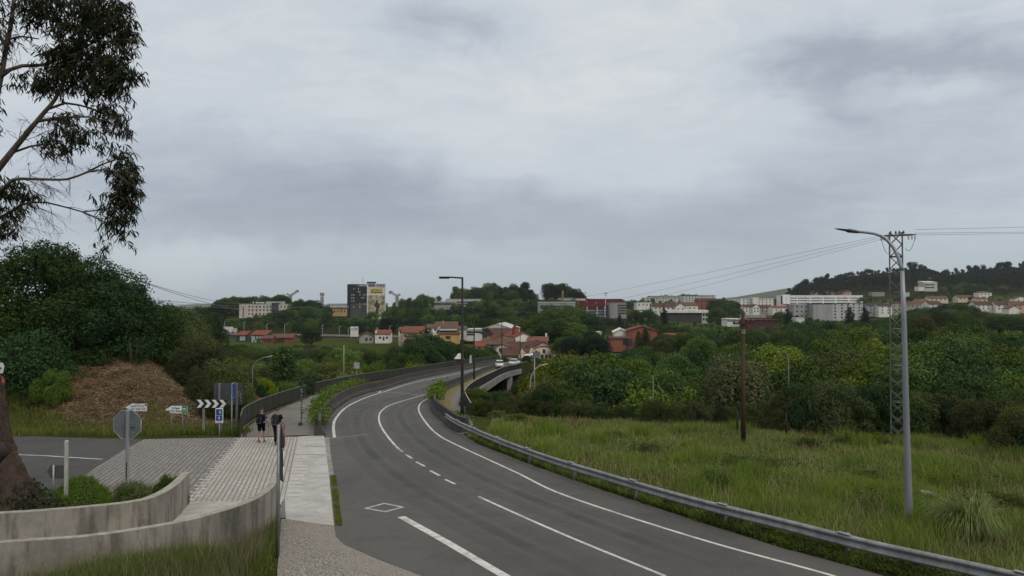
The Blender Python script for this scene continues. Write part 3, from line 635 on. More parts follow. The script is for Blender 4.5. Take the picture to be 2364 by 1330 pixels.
for k in (-1, 0, 1): dm_.box((x1 - gw / 2 - .015 + k * .06, -.043, (zb + zt) / 2 - .09), (.035, .004, .05))
dm_.build('emblem', M('emblem_pale', (.5, .6, .52)), t)
text_mesh('A Casa', (zt - zb) * .36, grn_l, t, ((x0 + x1 - gw) / 2 + nose * .35, -.034, zb + (zt - zb) * .68), bold=.004)
text_mesh('da Torre Branca', (zt - zb) * .36, grn_l, t, ((x0 + x1 - gw) / 2 + nose * .2, -.034, zb + (zt - zb) * .30), sx=.82, bold=.004)
# chevron board
t, g = root_at('chevron_board', 'black board with four white chevrons pointing right on a grey post', 'road sign', 469, 1002, R(-2))
x0, zb = loc_at(g, 454, 941.5); x1, zt = loc_at(g, 524, 922.5)
MB().box(((x0 + x1) / 2, 0, (zb + zt) / 2), (x1 - x0, .03, zt - zb)).build('board', blk, t)
w = (x1 - x0) / 4; m_ = (zb + zt) / 2
for k in range(4):
    a = x0 + w * k + w * .03
    MB().add([(a, -.019, zt - .01), (a + w * .48, -.019, zt - .01), (a + w * .93, -.019, m_), (a + w * .48, -.019, zb + .01), (a, -.019, zb + .01), (a + w * .45, -.019, m_)], [(0, 1, 2, 5), (5, 2, 3, 4)]).build('chevron', wht, t)
MB().box((0, .06, zt / 2 - .15), (.12, .08, zt + .2)).build('post', pole_d, t)
xx = loc_at(g, 509, 1000)[0]; MB().box((xx, .06, zt / 2 - .15), (.16, .08, zt + .2)).build('post', pole_d, t)
# blue shell sign
t, g = root_at('waymark_sign', 'blue pilgrim waymark sign with yellow shell and white arrow in a white frame', 'road sign', 506, 1004, 0)
x0, zb = loc_at(g, 497, 977); x1, zt = loc_at(g, 515.5, 942.5); xm = (x0 + x1) / 2; hh = zt - zb
MB().box((xm, 0, (zb + zt) / 2), (x1 - x0, .035, hh), 0).build('frame', wht, t, bevel=.02)
MB().box((xm, -.02, zb + hh * .74), ((x1 - x0) * .8, .006, hh * .40)).box((xm, -.02, zb + hh * .335), ((x1 - x0) * .8, .006, hh * .36)).build('blue_panel', blue, t)
sh = MB()
for k in range(-4, 5):
    a0, a1 = R(k * 21 - 10), R(k * 21 + 10); c_ = (xm + .05, zb + hh * .74)
    sh.add([(c_[0] - .07, -.026, c_[1]), (c_[0] + .10 * math.cos(a0) - .03, -.026, c_[1] + .11 * math.sin(a0)), (c_[0] + .10 * math.cos(a1) - .03, -.026, c_[1] + .11 * math.sin(a1))], [(0, 1, 2)])
sh.build('shell', M('shell_yellow', (.35, .36, .16)), t, fix=False)
ax, az = xm, zb + hh * .335
MB().add([(ax - .02, -.026, az - .1), (ax + .02, -.026, az - .1), (ax + .02, -.026, az + .03), (ax + .065, -.026, az + .03), (ax, -.026, az + .11), (ax - .065, -.026, az + .03), (ax - .02, -.026, az + .03)], [(0, 1, 2, 6), (5, 6, 2, 3, 4)]).build('arrow', wht, t)
MB().box((xm, -.02, zb + hh * .075), ((x1 - x0) * .55, .005, .02)).build('small_print', blk, t)
MB().tube([(xm, .04, -.3), (xm, .04, zt - .05)], .035, 8).build('post', M('post_pale', (.38, .38, .36), (.25, .25, .24), scale=4), t)
# big sign seen from behind
t, g = root_at('information_board', 'large grey back of a road information board standing by the railing', 'road sign', 526, 1000, R(2), h=-.2)
x0, zb = loc_at(g, 494, 934); x1, zt = loc_at(g, 559, 885); zb += .2; zt += .2
MB().box(((x0 + x1) / 2, 0.03, (zb + zt) / 2), (x1 - x0, .04, zt - zb)).build('panel', M('board_back', (.06, .07, .08), (.04, .046, .05), scale=1, rough=.45), t)
seam = MB()
for k in (1, 2): seam.box(((x0 + x1) / 2, .007, zb + (zt - zb) * k / 3), (x1 - x0, .008, .02))
seam.build('panel_seam', M('seam', (.03, .034, .038)), t)
for pp in (507, 547): MB().box((loc_at(g, pp, 1000)[0], -.06, zt / 2), (.11, .12, zt)).build('post', pole_d if pp < 520 else M('post_mid', (.15, .16, .165), (.11, .115, .12), scale=3, rough=.5, metal=.3), t)
st = MB()
for k in range(9): st.box((x1 - .08 + rnd.uniform(-.16, .03), .005, zb + (zt - zb) * .5 + rnd.uniform(-.5, .35)), (.07, .01, .06), 0)
st.build('sticker_remnant', M('sticker_pale', (.2, .22, .24)), t)
# narrow blue sign seen edge-on
t, g = root_at('edge_on_sign', 'narrow blue and white sign seen almost edge-on beside the grey information board', 'road sign', 538, 1005, R(93))
zb = loc_at(g, 540, 919)[1]; zt = loc_at(g, 540, 884)[1]
MB().box((0, 0, (zb + zt) / 2), (.55, .03, zt - zb)).build('plate', alu_l, t)
MB().box((0, .018, (zb + zt) / 2), (.50, .006, zt - zb - .06)).build('plate_face', blue, t)
MB().box((0, -.018, (zb + zt) / 2), (.50, .006, zt - zb - .06)).build('plate_face', blue, t)
MB().tube([(-.1, .05, -.3), (-.1, .05, zb + .2)], .04, 8).build('post', pole_d, t)
# thin post near the gravel with three plates, seen from the side
t, g = root_at('road_sign_post', 'slim tall post with a red-rimmed round sign and two plates seen edge-on', 'road sign', 641.5, 1284, 0)
def lz(py): return loc_at(g, 641, py)[1]
MB().tube([(0, 0, -.2), (0, 0, lz(981))], .045, 12).build('post', M('post_green_grey', (.22, .235, .23), (.16, .17, .17), scale=3, rough=.45, metal=.4), t)
sg = R(119)      # plates face right and a little away
def oriented(mb, name, mat, parent):
    o = mb.build(name, mat, parent); o.rotation_euler = (0, 0, sg); return o
rr = (lz(982) - lz(1037)) / 2; zc = (lz(982) + lz(1037)) / 2
darkback = M('plate_back', (.07, .078, .078), (.045, .05, .05), scale=2, rough=.45)
d_ = oriented(MB().disc_y((.05, zc), rr, -.09, -.07, 32), 'round_sign', darkback, t)
MB().disc_y((.05, zc), rr * 1.0, -.105, -.091, 32).build('sign_face', wht, d_)
ring = MB(); n = 32
ring.add([(.05 + rr * k * math.cos(2 * math.pi * i / n), y_, zc + rr * k * math.sin(2 * math.pi * i / n)) for (k, y_) in ((1.01, -.086), (1.01, -.110), (.80, -.110), (.80, -.106)) for i in range(n)],
         [(j * n + i, j * n + (i + 1) % n, (j + 1) * n + (i + 1) % n, (j + 1) * n + i) for j in range(3) for i in range(n)])
ring.build('red_rim', red, d_)
for a, b in ((1038, 1074), (1075, 1111)):
    z0, z1 = lz(b), lz(a); wq = .36
    p_ = oriented(MB().box((.05, -.085, (z0 + z1) / 2), (wq, .025, z1 - z0)), 'plate', darkback, t)
    MB().tube([(.05 - wq / 2, -.1, z0 + .02), (.05 + wq / 2, -.1, z0 + .02), (.05 + wq / 2, -.1, z1 - .03), (.05 - wq / 2, -.1, z1 - .03), (.05 - wq / 2, -.1, z0)], .014, 6).build('white_rim', wht, p_)
# back of arrow board by the white post; the white post
t, g = root_at('direction_sign', 'dark back of a small arrow board low behind the white post', 'direction sign', 123, 1142, R(3))
x0, zb = loc_at(g, 107, 1105); x1, zt = loc_at(g, 150, 1074); 
MB().prism_y([(x0, (zb + zt) / 2), (x0 + .14, zt), (x1, zt - .02), (x1, zb - .03), (x0 + .14, zb)], .04, .06).build('board', M('back_dark', (.10, .095, .088), (.07, .068, .062), scale=2), t)
MB().tube([(0, 0, -.2), (0, 0, zt + .0)], .035, 8).build('post', pole_m, t)
t, g = root_at('marker_post', 'weathered white wooden post standing behind the curved wall', 'post', 152, 1154, R(20))
zt = loc_at(g, 150, 1019)[1]
o_ = MB().box((0, 0, zt / 2 - .15), (.115, .115, zt + .3)).build('shaft', M('post_white', (.46, .46, .43), (.22, .22, .19), scale=5, rough=.85, streak=True), t, bevel=.012)
MB().box((0, 0, zt + .022), (.113, .113, .04), tx=.55).build('post_cap', MATS['post_white'], t)
# speed sign at the left edge of the picture
gx = at(-5, 1000, 30.0); t = thing('speed_limit_sign', 'round red-rimmed speed limit sign at the left edge of the picture', 'road sign', (gx.x, 30.0, plane(30)))
def zz(py): return at(-5, py, 30.0).z - plane(30)
zc = zz(882); rr = .27
MB().tube([(0, .04, -.2), (0, .04, zz(835))], .035, 8).build('post', pole_d, t)
MB().disc_y((0, zc), rr, -.01, .01, 28).build('rim_plate', red, t); MB().disc_y((0, zc), rr * .74, -.016, -.011, 28).build('sign_face', wht, t)
text_mesh('50', .3, blk, t, (0, -.019, zc), bold=.006)
MB().prism_y([(-.28, zz(838)), (.16, zz(838)), (.22, zz(846)), (.16, zz(862)), (-.28, zz(862))], -.01, .01).build('arrow_plate', wht, t)
MB().box((.02, -.014, zz(850)), (.2, .004, .06)).build('arrow_mark', blk, t)
# striped marker post with a T-bar on the footpath
t, g = root_at('stickered_pole', 'thin dark pole covered in white stickers with a T-bar, on the footpath', 'pole', 696, 982, R(15))
zt = loc_at(g, 696, 879)[1]
MB().box((0, 0, zt / 2 - .1), (.10, .10, zt + .2)).build('shaft', M('pole_black', (.022, .022, .02), (.03, .03, .028)), t)
s_ = MB()
for k in range(13):
    z_ = zt * (.08 + .06 * k) + rnd.uniform(-.03, .03); s_.box((rnd.uniform(-.02, .02), -.052, z_), (rnd.uniform(.04, .085), .006, rnd.uniform(.03, .09)))
s_.build('stickers', M('sticker_white', (.4, .4, .38), (.2, .2, .19), scale=9), t)
MB().box((0, 0, zt - .06), (.75, .05, .05)).build('cross_bar', MATS['pole_black'], t)
MB().tube([(-.12, -.15, -.02), (-.12, -.15, .22)], .07, 8).build('stub', M('stub', (.05, .05, .04)), t)
# ---------------------------------------------------------------- lamps, poles, pylon
dpole = M('lamp_dark', (.016, .017, .013), (.026, .027, .020), scale=2, rough=.6, spec=.12)
def lamp_L(label, px, pyb, pyt, pxarm, gdist=None):
    g = G(px, pyb); t = thing('street_lamp', label, 'street lamp', (g.x, g.y, plane(g.y)), 0, 'dark street lamps along the road')
    p = at(px, pyt, g.y); h = p.z - plane(g.y); L = (px - pxarm) / FPX * g.y
    MB().tube([(0, 0, -.3), (0, 0, 1.2), (0, 0, h)], [.13, .115, .065], 12).build('pole', dpole, t)
    MB().tube([(.03, 0, h - .06), (-L * .55, 0, h)], [.055, .05], 8).build('arm', dpole, t)
    MB().box((-L * .77, 0, h - .02), (L * .46, .22, .13)).box((-L * .77, 0, h - .09), (L * .4, .18, .03)).build('lamp_head', dpole, t, bevel=.03)
    return t
lamp_L('tall dark street lamp with an arm pointing left, nearest, at the guardrail end', 1067, 973, 640, 1013)
lamp_L('dark L-shaped street lamp, second from the front along the bridge', 1094.5, 877, 713, 1062)
lamp_L('dark L-shaped street lamp, third from the front near the white cars', 1158.5, 848, 735, 1136)
lamp_L('dark L-shaped street lamp, farthest one in front of the village roofs', 1201, 838, 757, 1187)
# lamp with bent arm on the meadow
t, g = root_at('street_lamp', 'tall pale grey street lamp with a curved arm standing in the meadow', 'street lamp', 2099, 1243, 0, h=-.3)
h_ = lambda py, px=2090: (loc_at(g, px, py)[0], loc_at(g, px, py)[1] + .3)
pts = [(2099, 1260), (2097, 1150), (2092, 950), (2087, 740), (2083, 625)]; P_ = [Vector((h_(py, px)[0], 0, h_(py, px)[1])) for px, py in pts]; P_[0] = Vector((0, 0, -.2))
MB().tube([P_[0], Vector((0, 0, .9)), P_[2], P_[3], P_[4]], [.105, .10, .085, .068, .056], 14).build('pole', M('lamp_grey', (.25, .26, .28), (.19, .20, .215), scale=2, rough=.45, metal=.3, streak=True), t)
arm = spline([Vector((h_(py, px)[0], k * .12, h_(py, px)[1])) for k, (px, py) in enumerate([(2083, 625), (2078, 592), (2067, 563), (2048, 542), (2025, 534), (2004, 531)])], .12)
MB().tube(arm, [.056 - .02 * i / len(arm) for i in range(len(arm))], 10).build('arm', MATS['lamp_grey'], t)
a0 = arm[-1]; hx0, hz0 = h_(524, 1948); L = a0.x - hx0
hd = MB(); sec = [(0, .055, .045, .0), (.12, .10, .05, .0), (.42, .15, .062, .012), (.48, .15, .032, .02), (.8, .12, .022, .035), (1.0, .03, .008, .045)]
vs = []
for u_, wd, th, dz in sec:
    for k in range(10): w_ = 2 * math.pi * k / 10; vs.append((a0.x - L * u_, a0.y + wd * math.cos(w_), a0.z + (hz0 - a0.z) * u_ + th * math.sin(w_) + dz * .3))
hd.add(vs, [(i * 10 + k, i * 10 + (k + 1) % 10, i * 10 + 10 + (k + 1) % 10, i * 10 + 10 + k) for i in range(5) for k in range(10)] + [tuple(range(10)), tuple(range(59, 49, -1))], True)
hd.build('lamp_head', M('lamp_head_grey', (.10, .105, .11), (.075, .08, .085), rough=.4), t)
# bent and straight poles down on the motorway
def pole_at(name, label, px, pyt, pyb, d, r=.07, mat=None, group=None, arm=None, head=.75):
    b = at(px, pyb, d); tp = at(px, pyt, d); t = thing(name, label, 'street lamp' if 'lamp' in name else 'pole', (b.x, d, b.z), 0, group); h = tp.z - b.z
    mat = mat or pole_m
    if arm:
        a = [Vector(((x - px) / FPX * d, 0, at(x, y, d).z - b.z)) for x, y in arm]; a = spline(a, .4)
        MB().tube([(0, 0, -1.5), (0, 0, a[0].z * .5)] + a, [r] * 3 + [r * (1 - .5 * i / len(a)) for i in range(1, len(a))], 8).build('pole', mat, t)
        e_ = a[-1]; s_ = 1 if e_.x > 0 else -1
        MB().box((e_.x + s_ * .25, 0, e_.z + .03), (head, .28 * head / .75, .14 * head / .75), M=Matrix.Rotation(-s_ * .3, 3, 'Y')).build('lamp_head', alu_l, t, bevel=.03)
    else: MB().tube([(0, 0, -1.5), (0, 0, h)], [r, r * .7], 8).build('pole', mat, t)
    return t
lg = M('lamp_pale', (.30, .32, .31), (.22, .235, .225), scale=2, rough=.5)
pole_at('street_lamp', 'pale street lamp with an arm curving right, beside the bridge pier', 1225, 840, 910, 92, .10, lg, None, [(1224, 893), (1225, 878), (1229, 863), (1236, 852), (1247, 844), (1254, 842)])
t = pole_at('sign_pole', 'straight grey pole with a small plate beside the curved lamp at the bridge', 1234, 808, 914, 96, .085, lg)
MB().box((.25, -.08, 5.3), (.95, .05, .75)).build('plate', alu, t)
pole_at('street_lamp', 'pale street lamp with an arm curving right in the scrub left of the footpath', 583, 823, 868, 62, .05, M('lamp_dull', (.20, .21, .19), (.14, .15, .135), scale=2), None, [(583, 852), (586, 842), (594, 832), (606, 826), (616, 824)], .42)
pole_at('slim_pole', 'slim yellowish pole standing in the green scrub left of the bridge', 793.5, 797, 872, 105, .09, M('pole_yellow', (.26, .25, .16), (.2, .19, .12), scale=2))
pole_at('street_lamp', 'slim grey lamp with a short hooked top against the dark wood on the right', 1821, 812, 940, 50, .04, MATS['lamp_dull'], None, [(1820.5, 830), (1818, 818), (1812, 813), (1807, 813)], .2)
pole_at('slim_pole', 'thin bare pole in front of the rounded willow bush', 1508, 868, 935, 52, .04, M('pole_olive', (.16, .16, .10), (.12, .12, .08), scale=2))
t = pole_at('square_sign', 'small pale square sign on a pole beyond the left railing', 823.5, 838, 880, 95, .05, pole_d)
MB().box((0, -.05, 2.0), (.7, .04, .75)).build('plate', alu_l, t)
# wooden pole with cross-arm
wood = M('pole_wood', (.075, .045, .025), (.03, .02, .013), scale=3, rough=.9, streak=True)
t, g = root_at('utility_pole', 'dark brown wooden utility pole with a crossarm in the meadow', 'utility pole', 1716, 1027, 0)
zt = loc_at(g, 1717, 722)[1]
MB().tube([(0, 0, -.3), (.01, 0, zt * .5), (.02, 0, zt)], [.13, .115, .09], 12).build('shaft', wood, t)
MB().box((.02, -.12, zt - .55), (1.1, .09, .10)).build('crossarm', wood, t)
for k in (-.48, -.2, .26, .52): MB().tube([(k, -.12, zt - .5), (k, -.12, zt - .33)], [.035, .05], 8).build('insulator', M('insulator', (.12, .10, .09), rough=.3), t)
for k in range(4): MB().box((.02, -.09, zt - .9 - k * .06), (.2, .08, .03)).build('strap', M('strap', (.28, .28, .27)), t)
UP = Vector((g.x + .02, g.y - .12, plane(g.y) + zt - .33))
# lattice pylon
t, g = root_at('lattice_pylon', 'tall steel lattice pylon with an insulator crosshead behind the lamp', 'pylon', 2073, 1012, 0)
zt = loc_at(g, 2072, 537)[1]; TH = math.atan2(g.x, g.y); t.rotation_euler = (0, 0, -TH); w0 = 15 / FPX * g.y; w1 = 12 / FPX * g.y
tow = M('lattice_steel', (.17, .175, .16), (.10, .105, .095), scale=2, rough=.6, metal=.3)
hw = lambda z: w0 + (w1 - w0) * z / zt
for a, b in ((-1, -1), (1, -1), (1, 1), (-1, 1)):
    MB().box((0, 0, 0), (.055, .055, zt), M=Matrix.Identity(3)).build('leg', tow, t).location = (a * (hw(zt / 2)), b * hw(zt / 2), zt / 2)
nb = 17
for k in range(nb):
    z0, z1 = zt * k / nb, zt * (k + 1) / nb; br_ = MB()
    for side in range(4):
        rot = Matrix.Rotation(side * math.pi / 2, 3, 'Z'); a, b = hw(z0), hw(z1)
        br_.tube([rot @ Vector((-a, -a, z0)), rot @ Vector((b, -b, z1))], .017, 4); br_.tube([rot @ Vector((a, -a, z0)), rot @ Vector((-b, -b, z1))], .017, 4)
        if k % 3 == 2: br_.tube([rot @ Vector((-b, -b, z1)), rot @ Vector((b, -b, z1))], .03, 4)
    br_.build('brace', tow, t)
ins_m = M('insulator_dark', (.05, .05, .052), rough=.3); WIRE = []
def dl(px, py, dy=0.0): x, z = loc_at(g, px, py); return Vector((x * math.cos(TH), dy, z))
for (xa, xb), dy in (((2032, 2114), 0.0), ((2044, 2106), -.25), ((2044, 2106), .25)):
    p, q = dl(xa, 544, dy), dl(xb, 543, dy); MB().box((p + q) / 2, ((q - p).length, .06, .07)).build('crossarm', tow, t)
for px in (2034, 2039, 2050, 2097, 2105, 2112):
    p = dl(px, 546); i_ = MB()
    for k in range(4): i_.tube([p + Vector((0, 0, -.05 * k - .02)), p + Vector((0, 0, -.05 * k - .05))], [.05, .02], 8)
    i_.build('insulator', ins_m, t)
for px in (2056, 2068, 2076, 2086): MB().tube([dl(px, 540), dl(px, 533)], [.06, .03], 8).build('insulator', ins_m, t)
def arc(a, b, sag): return [a.lerp(b, k / 12) - Vector((0, 0, sag * 4 * (k / 12) * (1 - k / 12))) for k in range(13)]
MB().tube(arc(dl(2034, 550), dl(2058, 578), .45), .013, 5).build('jumper', ins_m, t); MB().tube(arc(dl(2112, 552), dl(2090, 574), .35), .013, 5).build('jumper', ins_m, t)
PY = Vector((g.x, g.y, plane(g.y))); RZ = Matrix.Rotation(-TH, 3, 'Z')
wire_m = M('wire', (.11, .115, .12), rough=.5)
wire_d = M('wire_dark', (.02, .021, .02), rough=.6)
def wire(label, pts, r=.02, sag=0.0, mat=None):
    a = pts
    if sag: a = [pts[0].lerp(pts[1], k / 24) - Vector((0, 0, sag * 4 * (k / 24) * (1 - k / 24))) for k in range(25)]
    o = MB().tube(a, r, 5).build('wire', mat or wire_m, None, fix=False); tag(o, label, 'wire', 'overhead power lines'); return o
for k, (a, b, lb) in enumerate((((2036, 543), (560, 700), 'upper power line running left from the pylon down to the wooded skyline'), ((2036, 547), (640, 716), 'middle power line running left from the pylon across the sky'), ((2046, 549), (700, 722), 'lowest power line running left from the pylon across the sky'))):
    wire(lb, [PY + RZ @ dl(*a), at(b[0], b[1] - 4, 360)], .008, [6.5, 7.0, 7.5][k] * 1.35)
for k, (a, b) in enumerate((((2112, 532), (2480, 522)), ((2112, 540), (2480, 535)), ((2112, 544), (2480, 538)))):
    wire(['upper', 'middle', 'lower'][k] + ' power line leaving the pylon towards the right edge of the picture', [PY + RZ @ dl(*a), at(b[0], b[1], 45)], .009)
for k, (a, b) in enumerate((((287, 632), (640, 703)), ((287, 634), (600, 692)))):
    wire(['lower sagging cable', 'upper sagging cable'][k] + ' from behind the big dark tree towards the cream hotel', [at(a[0] - 40, a[1] - 10, 90), at(b[0], b[1], 420)], .045, 4.0 if k == 0 else 3.0)
wire('thin level cable running right from the small T-pole behind the dark tree', [at(345, 692, 130), at(760, 703, 400)], .05, 1.5)
wire('lower thin level cable right of the T-pole', [at(345, 696, 130), at(700, 707, 400)], .04, 1.5)
t = pole_at('utility_pole', 'pale pole with a slanted T crossarm behind the big dark tree', 326, 690, 760, 130, .12, pole_d)
MB().tube([(-.9, 0, 5.2), (1.3, 0, 5.45)], .08, 6).build('crossarm', pole_d, t); MB().tube([(0, 0, 4.2), (1.0, 0, 5.3)], .05, 6).build('brace', pole_d, t)
lp_ = at(1720, 762, 38.5)
wire('low cable running left from the wooden pole', [UP + Vector((-.4, 0, 0)), at(1090, 715, 200)], .013, 2.0, wire_d)
wire('upper low cable running right from the wooden pole across the dark wood', [UP + Vector((.4, 0, 0)), at(2500, 800, 34)], .007, .35, wire_d)
wire('lower low cable running right from the wooden pole across the dark wood', [UP + Vector((.2, 0, -.2)), at(2500, 812, 34)], .007, .35, wire_d)
# thin fence along the far side of the meadow
fg = [(1400, 958, 52), (1498, 966, 50), (1595, 975, 47.5), (1702, 992, 44), (1815, 1000, 42.5), (1935, 1008, 41)]
b0 = at(*fg[0]); t = thing('wire_fence', 'sagging wire fence on thin dark posts along the back of the meadow', 'fence', b0)
fp = [at(*f) - b0 for f in fg]
for p in fp: MB().tube([p - Vector((0, 0, .3)), p + Vector((0, 0, 1.15))], .05, 6).build('post', M('fence_post', (.015, .014, .012)), t)
fw = MB()
for hz in (.4, .75, 1.08):
    for p, q in zip(fp, fp[1:]): fw.tube([p + Vector((0, 0, hz)), q + Vector((0, 0, hz))], .004, 4)
fw.build('wires', wire_d, t)
sl_ = at(2141, 1119, 25.0); t = MB().box((0, 0, 0), (.5, .4, .08)).build('concrete_slab', M('slab', (.16, .155, .14), (.09, .09, .08), scale=4), None, bevel=.02); t.location = (sl_.x, 25.0, Hs(sl_.x, 25.0) + .36); t.rotation_euler = (R(12), R(8), .3); tag(t, 'pale concrete slab lying in the meadow grass right of the lamp', 'slab')
# ---------------------------------------------------------------- people
skin_m = M('skin', (.30, .18, .125), (.25, .145, .10), scale=8, rough=.6)
def skinned(name, chains, mat, parent, lv=2):
    """chains: lists of (point, radius); equal points are joined"""
    vs, es, rs, key = [], [], [], {}
    for ch in chains:
        prev = None
        for p, r in ch:
            k = tuple(round(c, 3) for c in p)
            if k not in key: key[k] = len(vs); vs.append(p); rs.append(r)
            if prev is not None and prev != key[k]: es.append((prev, key[k]))
            prev = key[k]
    me = bpy.data.meshes.new(name); me.from_pydata(vs, es, []); o = link_mesh(name, me, mat, parent)
    md = o.modifiers.new('skin', 'SKIN'); md.use_smooth_shade = True
    lay = me.skin_vertices[0].data if me.skin_vertices else None
    if lay is None:
        bm = bmesh.new(); bm.from_mesh(me); bm.verts.layers.skin.verify(); bm.to_mesh(me); bm.free(); lay = me.skin_vertices[0].data
    for i, r in enumerate(rs): lay[i].radius = (r, r) if not isinstance(r, tuple) else r; lay[i].use_root = (i == 0)
    s = o.modifiers.new('sub', 'SUBSURF'); s.levels = lv; s.render_levels = lv
    return o
def hiker(label, px, py, hgt, shirt, sleeve_blue, pack_col, trouser, short, stance, pole_dx):
    t, g = root_at('person', label, 'person', px, py, R(stance[2])); k = hgt / 1.78; t.scale = (k, k, k)
    fl, fr = stance[0], stance[1]
    hipL, hipR = (-.10, 0, .92), (.10, 0, .92)
    def leg(hip, f): return [((hip[0] * 1.05, (hip[1] + f) / 2 + .04, .50), .055), ((hip[0] * 1.1, f, .28), .056), ((hip[0] * 1.1, f - .02, .10), .036)]
    pel, ch, nk = (0, 0, .98), (0, .03, 1.32), (0, .05, 1.52)
    hd = [(nk, .055), ((0, .065, 1.60), .075), ((0, .07, 1.68), .088), ((0, .06, 1.75), .062)]
    eR, hR = (.27, .02, 1.13), (.30, .20, .98); eL, hL = (-.28, -.05, 1.12), (-.25, .10, .92)
    body = [[(pel, .13), ((0, .01, 1.12), .125), (ch, .15), ((0, .04, 1.45), .09), (nk, .055)] , hd,
            [(pel, .13), (hipL, .095)] + leg(hipL, fl), [(pel, .13), (hipR, .095)] + leg(hipR, fr),
            [(ch, .15), ((.19, .03, 1.42), .062), (eR, .044), (hR, .034)], [(ch, .15), ((-.19, .03, 1.42), .062), (eL, .044), (hL, .034)]]
    skinned('body', body, skin_m, t)
    for h_, sgn in ((hR, 1), (hL, -1)):       # hands: palm with four curled fingers and a thumb
        hv = Vector(h_); chs = [[((h_[0], h_[1], h_[2]), .024), ((h_[0], h_[1] + .03, h_[2] - .045), .03), ((h_[0], h_[1] + .05, h_[2] - .075), .026)]]
        hand = skinned('hand', chs + [[((h_[0], h_[1] + .05, h_[2] - .075), .026), ((h_[0] + (q - 1.5) * .018, h_[1] + .065, h_[2] - .10), .0095), ((h_[0] + (q - 1.5) * .017, h_[1] + .055 - .01 * (q % 2), h_[2] - .135), .0085), ((h_[0] + (q - 1.5) * .016, h_[1] + .03, h_[2] - .15 + .01 * (q in (0, 3))), .0075)] for q in range(4)]
                       + [[((h_[0], h_[1] + .03, h_[2] - .045), .03), ((h_[0] - sgn * .035, h_[1] + .055, h_[2] - .06), .011), ((h_[0] - sgn * .03, h_[1] + .08, h_[2] - .085), .009)]], skin_m, t, 1)
    skinned('shirt', [[((0, 0, .97), .155), ((0, .01, 1.13), .15), (ch, .172), ((0, .04, 1.455), .10)], [(ch, .172), ((.195, .03, 1.425), .082), ((.245, .025, 1.25), .066)], [(ch, .172), ((-.195, .03, 1.425), .082), ((-.25, -.02, 1.25), .066)]], shirt, t)
    if sleeve_blue: skinned('sleeve', [[((.16, .02, 1.44), .085), ((.205, .03, 1.42), .092), ((.25, .025, 1.24), .074)]], sleeve_blue, t)
    zk = .56 if short else .12
    def tl(hip, f):
        a = Vector(hip); b = Vector((hip[0] * 1.05, (hip[1] + f) / 2 + .04, .50)); c = Vector((hip[0] * 1.1, f - .02, .12))
        out = [(tuple(a), .115), (tuple(a.lerp(b, .5)), .10), (tuple(b + Vector((0, 0, .06))), .085)]
        return out if short else out + [(tuple(b.lerp(c, .6)), .075), (tuple(c), .062)]
    skinned('shorts' if short else 'trousers', [[((0, 0, 1.0), .15), (hipL, .115)] + tl(hipL, fl)[1:], [((0, 0, 1.0), .15), (hipR, .115)] + tl(hipR, fr)[1:]], trouser, t)
    for hip, f in ((hipL, fl), (hipR, fr)):
        x = hip[0] * 1.1; up = .0
        sh_ = skinned('shoe', [[((x, f - .07, .05), .05), ((x, f + .02, .052), .05), ((x, f + .12, .04), .042), ((x, f + .17, .035), .03)], [((x, f + .02, .052), .05), ((x, f - .02, .12), .042)]], M('shoe', (.05, .045, .04), (.10, .085, .07), scale=9), t)
        MB().box((x, f + .04, .012), (.10, .29, .024)).build('sole', M('sole', (.28, .20, .14)), sh_, bevel=.008)
    hair = skinned('hair', [[((0, .045, 1.685), .088), ((0, .045, 1.735), .085), ((0, .06, 1.775), .055)]], M('hair', (.045, .032, .022), (.03, .022, .016), scale=20), t)
    for sgn in (-1, 1): MB().tube([(sgn * .088, .065, 1.655), (sgn * .1, .06, 1.68), (sgn * .092, .06, 1.705)], [.012, .018, .012], 6).build('ear', skin_m, t)
    face = MB().tube([(0, .155, 1.70), (0, .178, 1.665), (0, .15, 1.655)], [.008, .016, .012], 6); face.build('nose', skin_m, t)
    for sgn in (-1, 1): MB().tube([(sgn * .03, .146, 1.698), (sgn * .03, .156, 1.698)], [.011, .008], 6).build('eye', M('eye', (.05, .04, .035)), t)
    MB().tube([(-.022, .15, 1.632), (0, .156, 1.63), (.022, .15, 1.632)], .006, 5).build('mouth', M('lip', (.22, .09, .08)), t)
    # backpack
    pk = thing('backpack', pack_col[1], 'backpack', t.location, R(stance[2])); pk.scale = t.scale
    b = MB(); vs = []
    prof = [(.98, .13, .12), (1.06, .165, .17), (1.25, .175, .19), (1.42, .16, .16), (1.50, .12, .10), (1.53, .06, .05)]
    for z_, wx, dp in prof:
        for k_ in range(12):
            a_ = 2 * math.pi * k_ / 12; cx_, sx_ = math.cos(a_), math.sin(a_); e_ = .6
            vs.append((wx * abs(cx_) ** e_ * (1 if cx_ > 0 else -1), -.20 + dp * .72 * abs(sx_) ** e_ * (1 if sx_ > 0 else -1), z_))
    b.add(vs, [(i * 12 + k_, i * 12 + (k_ + 1) % 12, i * 12 + 12 + (k_ + 1) % 12, i * 12 + 12 + k_) for i in range(5) for k_ in range(12)] + [tuple(range(12)), tuple(range(71, 59, -1))], True)
    b.build('bag', pack_col[0], pk)
    MB().box((0, -.345, 1.17), (.2, .05, .22)).build('front_pocket', pack_col[0], pk, bevel=.02)
    for sgn in (-1, 1):
        MB().tube([(sgn * .11, -.10, 1.46), (sgn * .13, .06, 1.53), (sgn * .13, .2, 1.38), (sgn * .14, .12, 1.12), (sgn * .15, -.1, 1.02)], .022, 6).build('shoulder_strap', M('strap_grey', (.13, .13, .14)), pk)
        MB().tube([(sgn * .09, -.335, 1.0), (sgn * .09, -.36, 1.2), (sgn * .085, -.29, 1.42)], .011, 5).build('compression_strap', MATS['strap_grey'], pk)
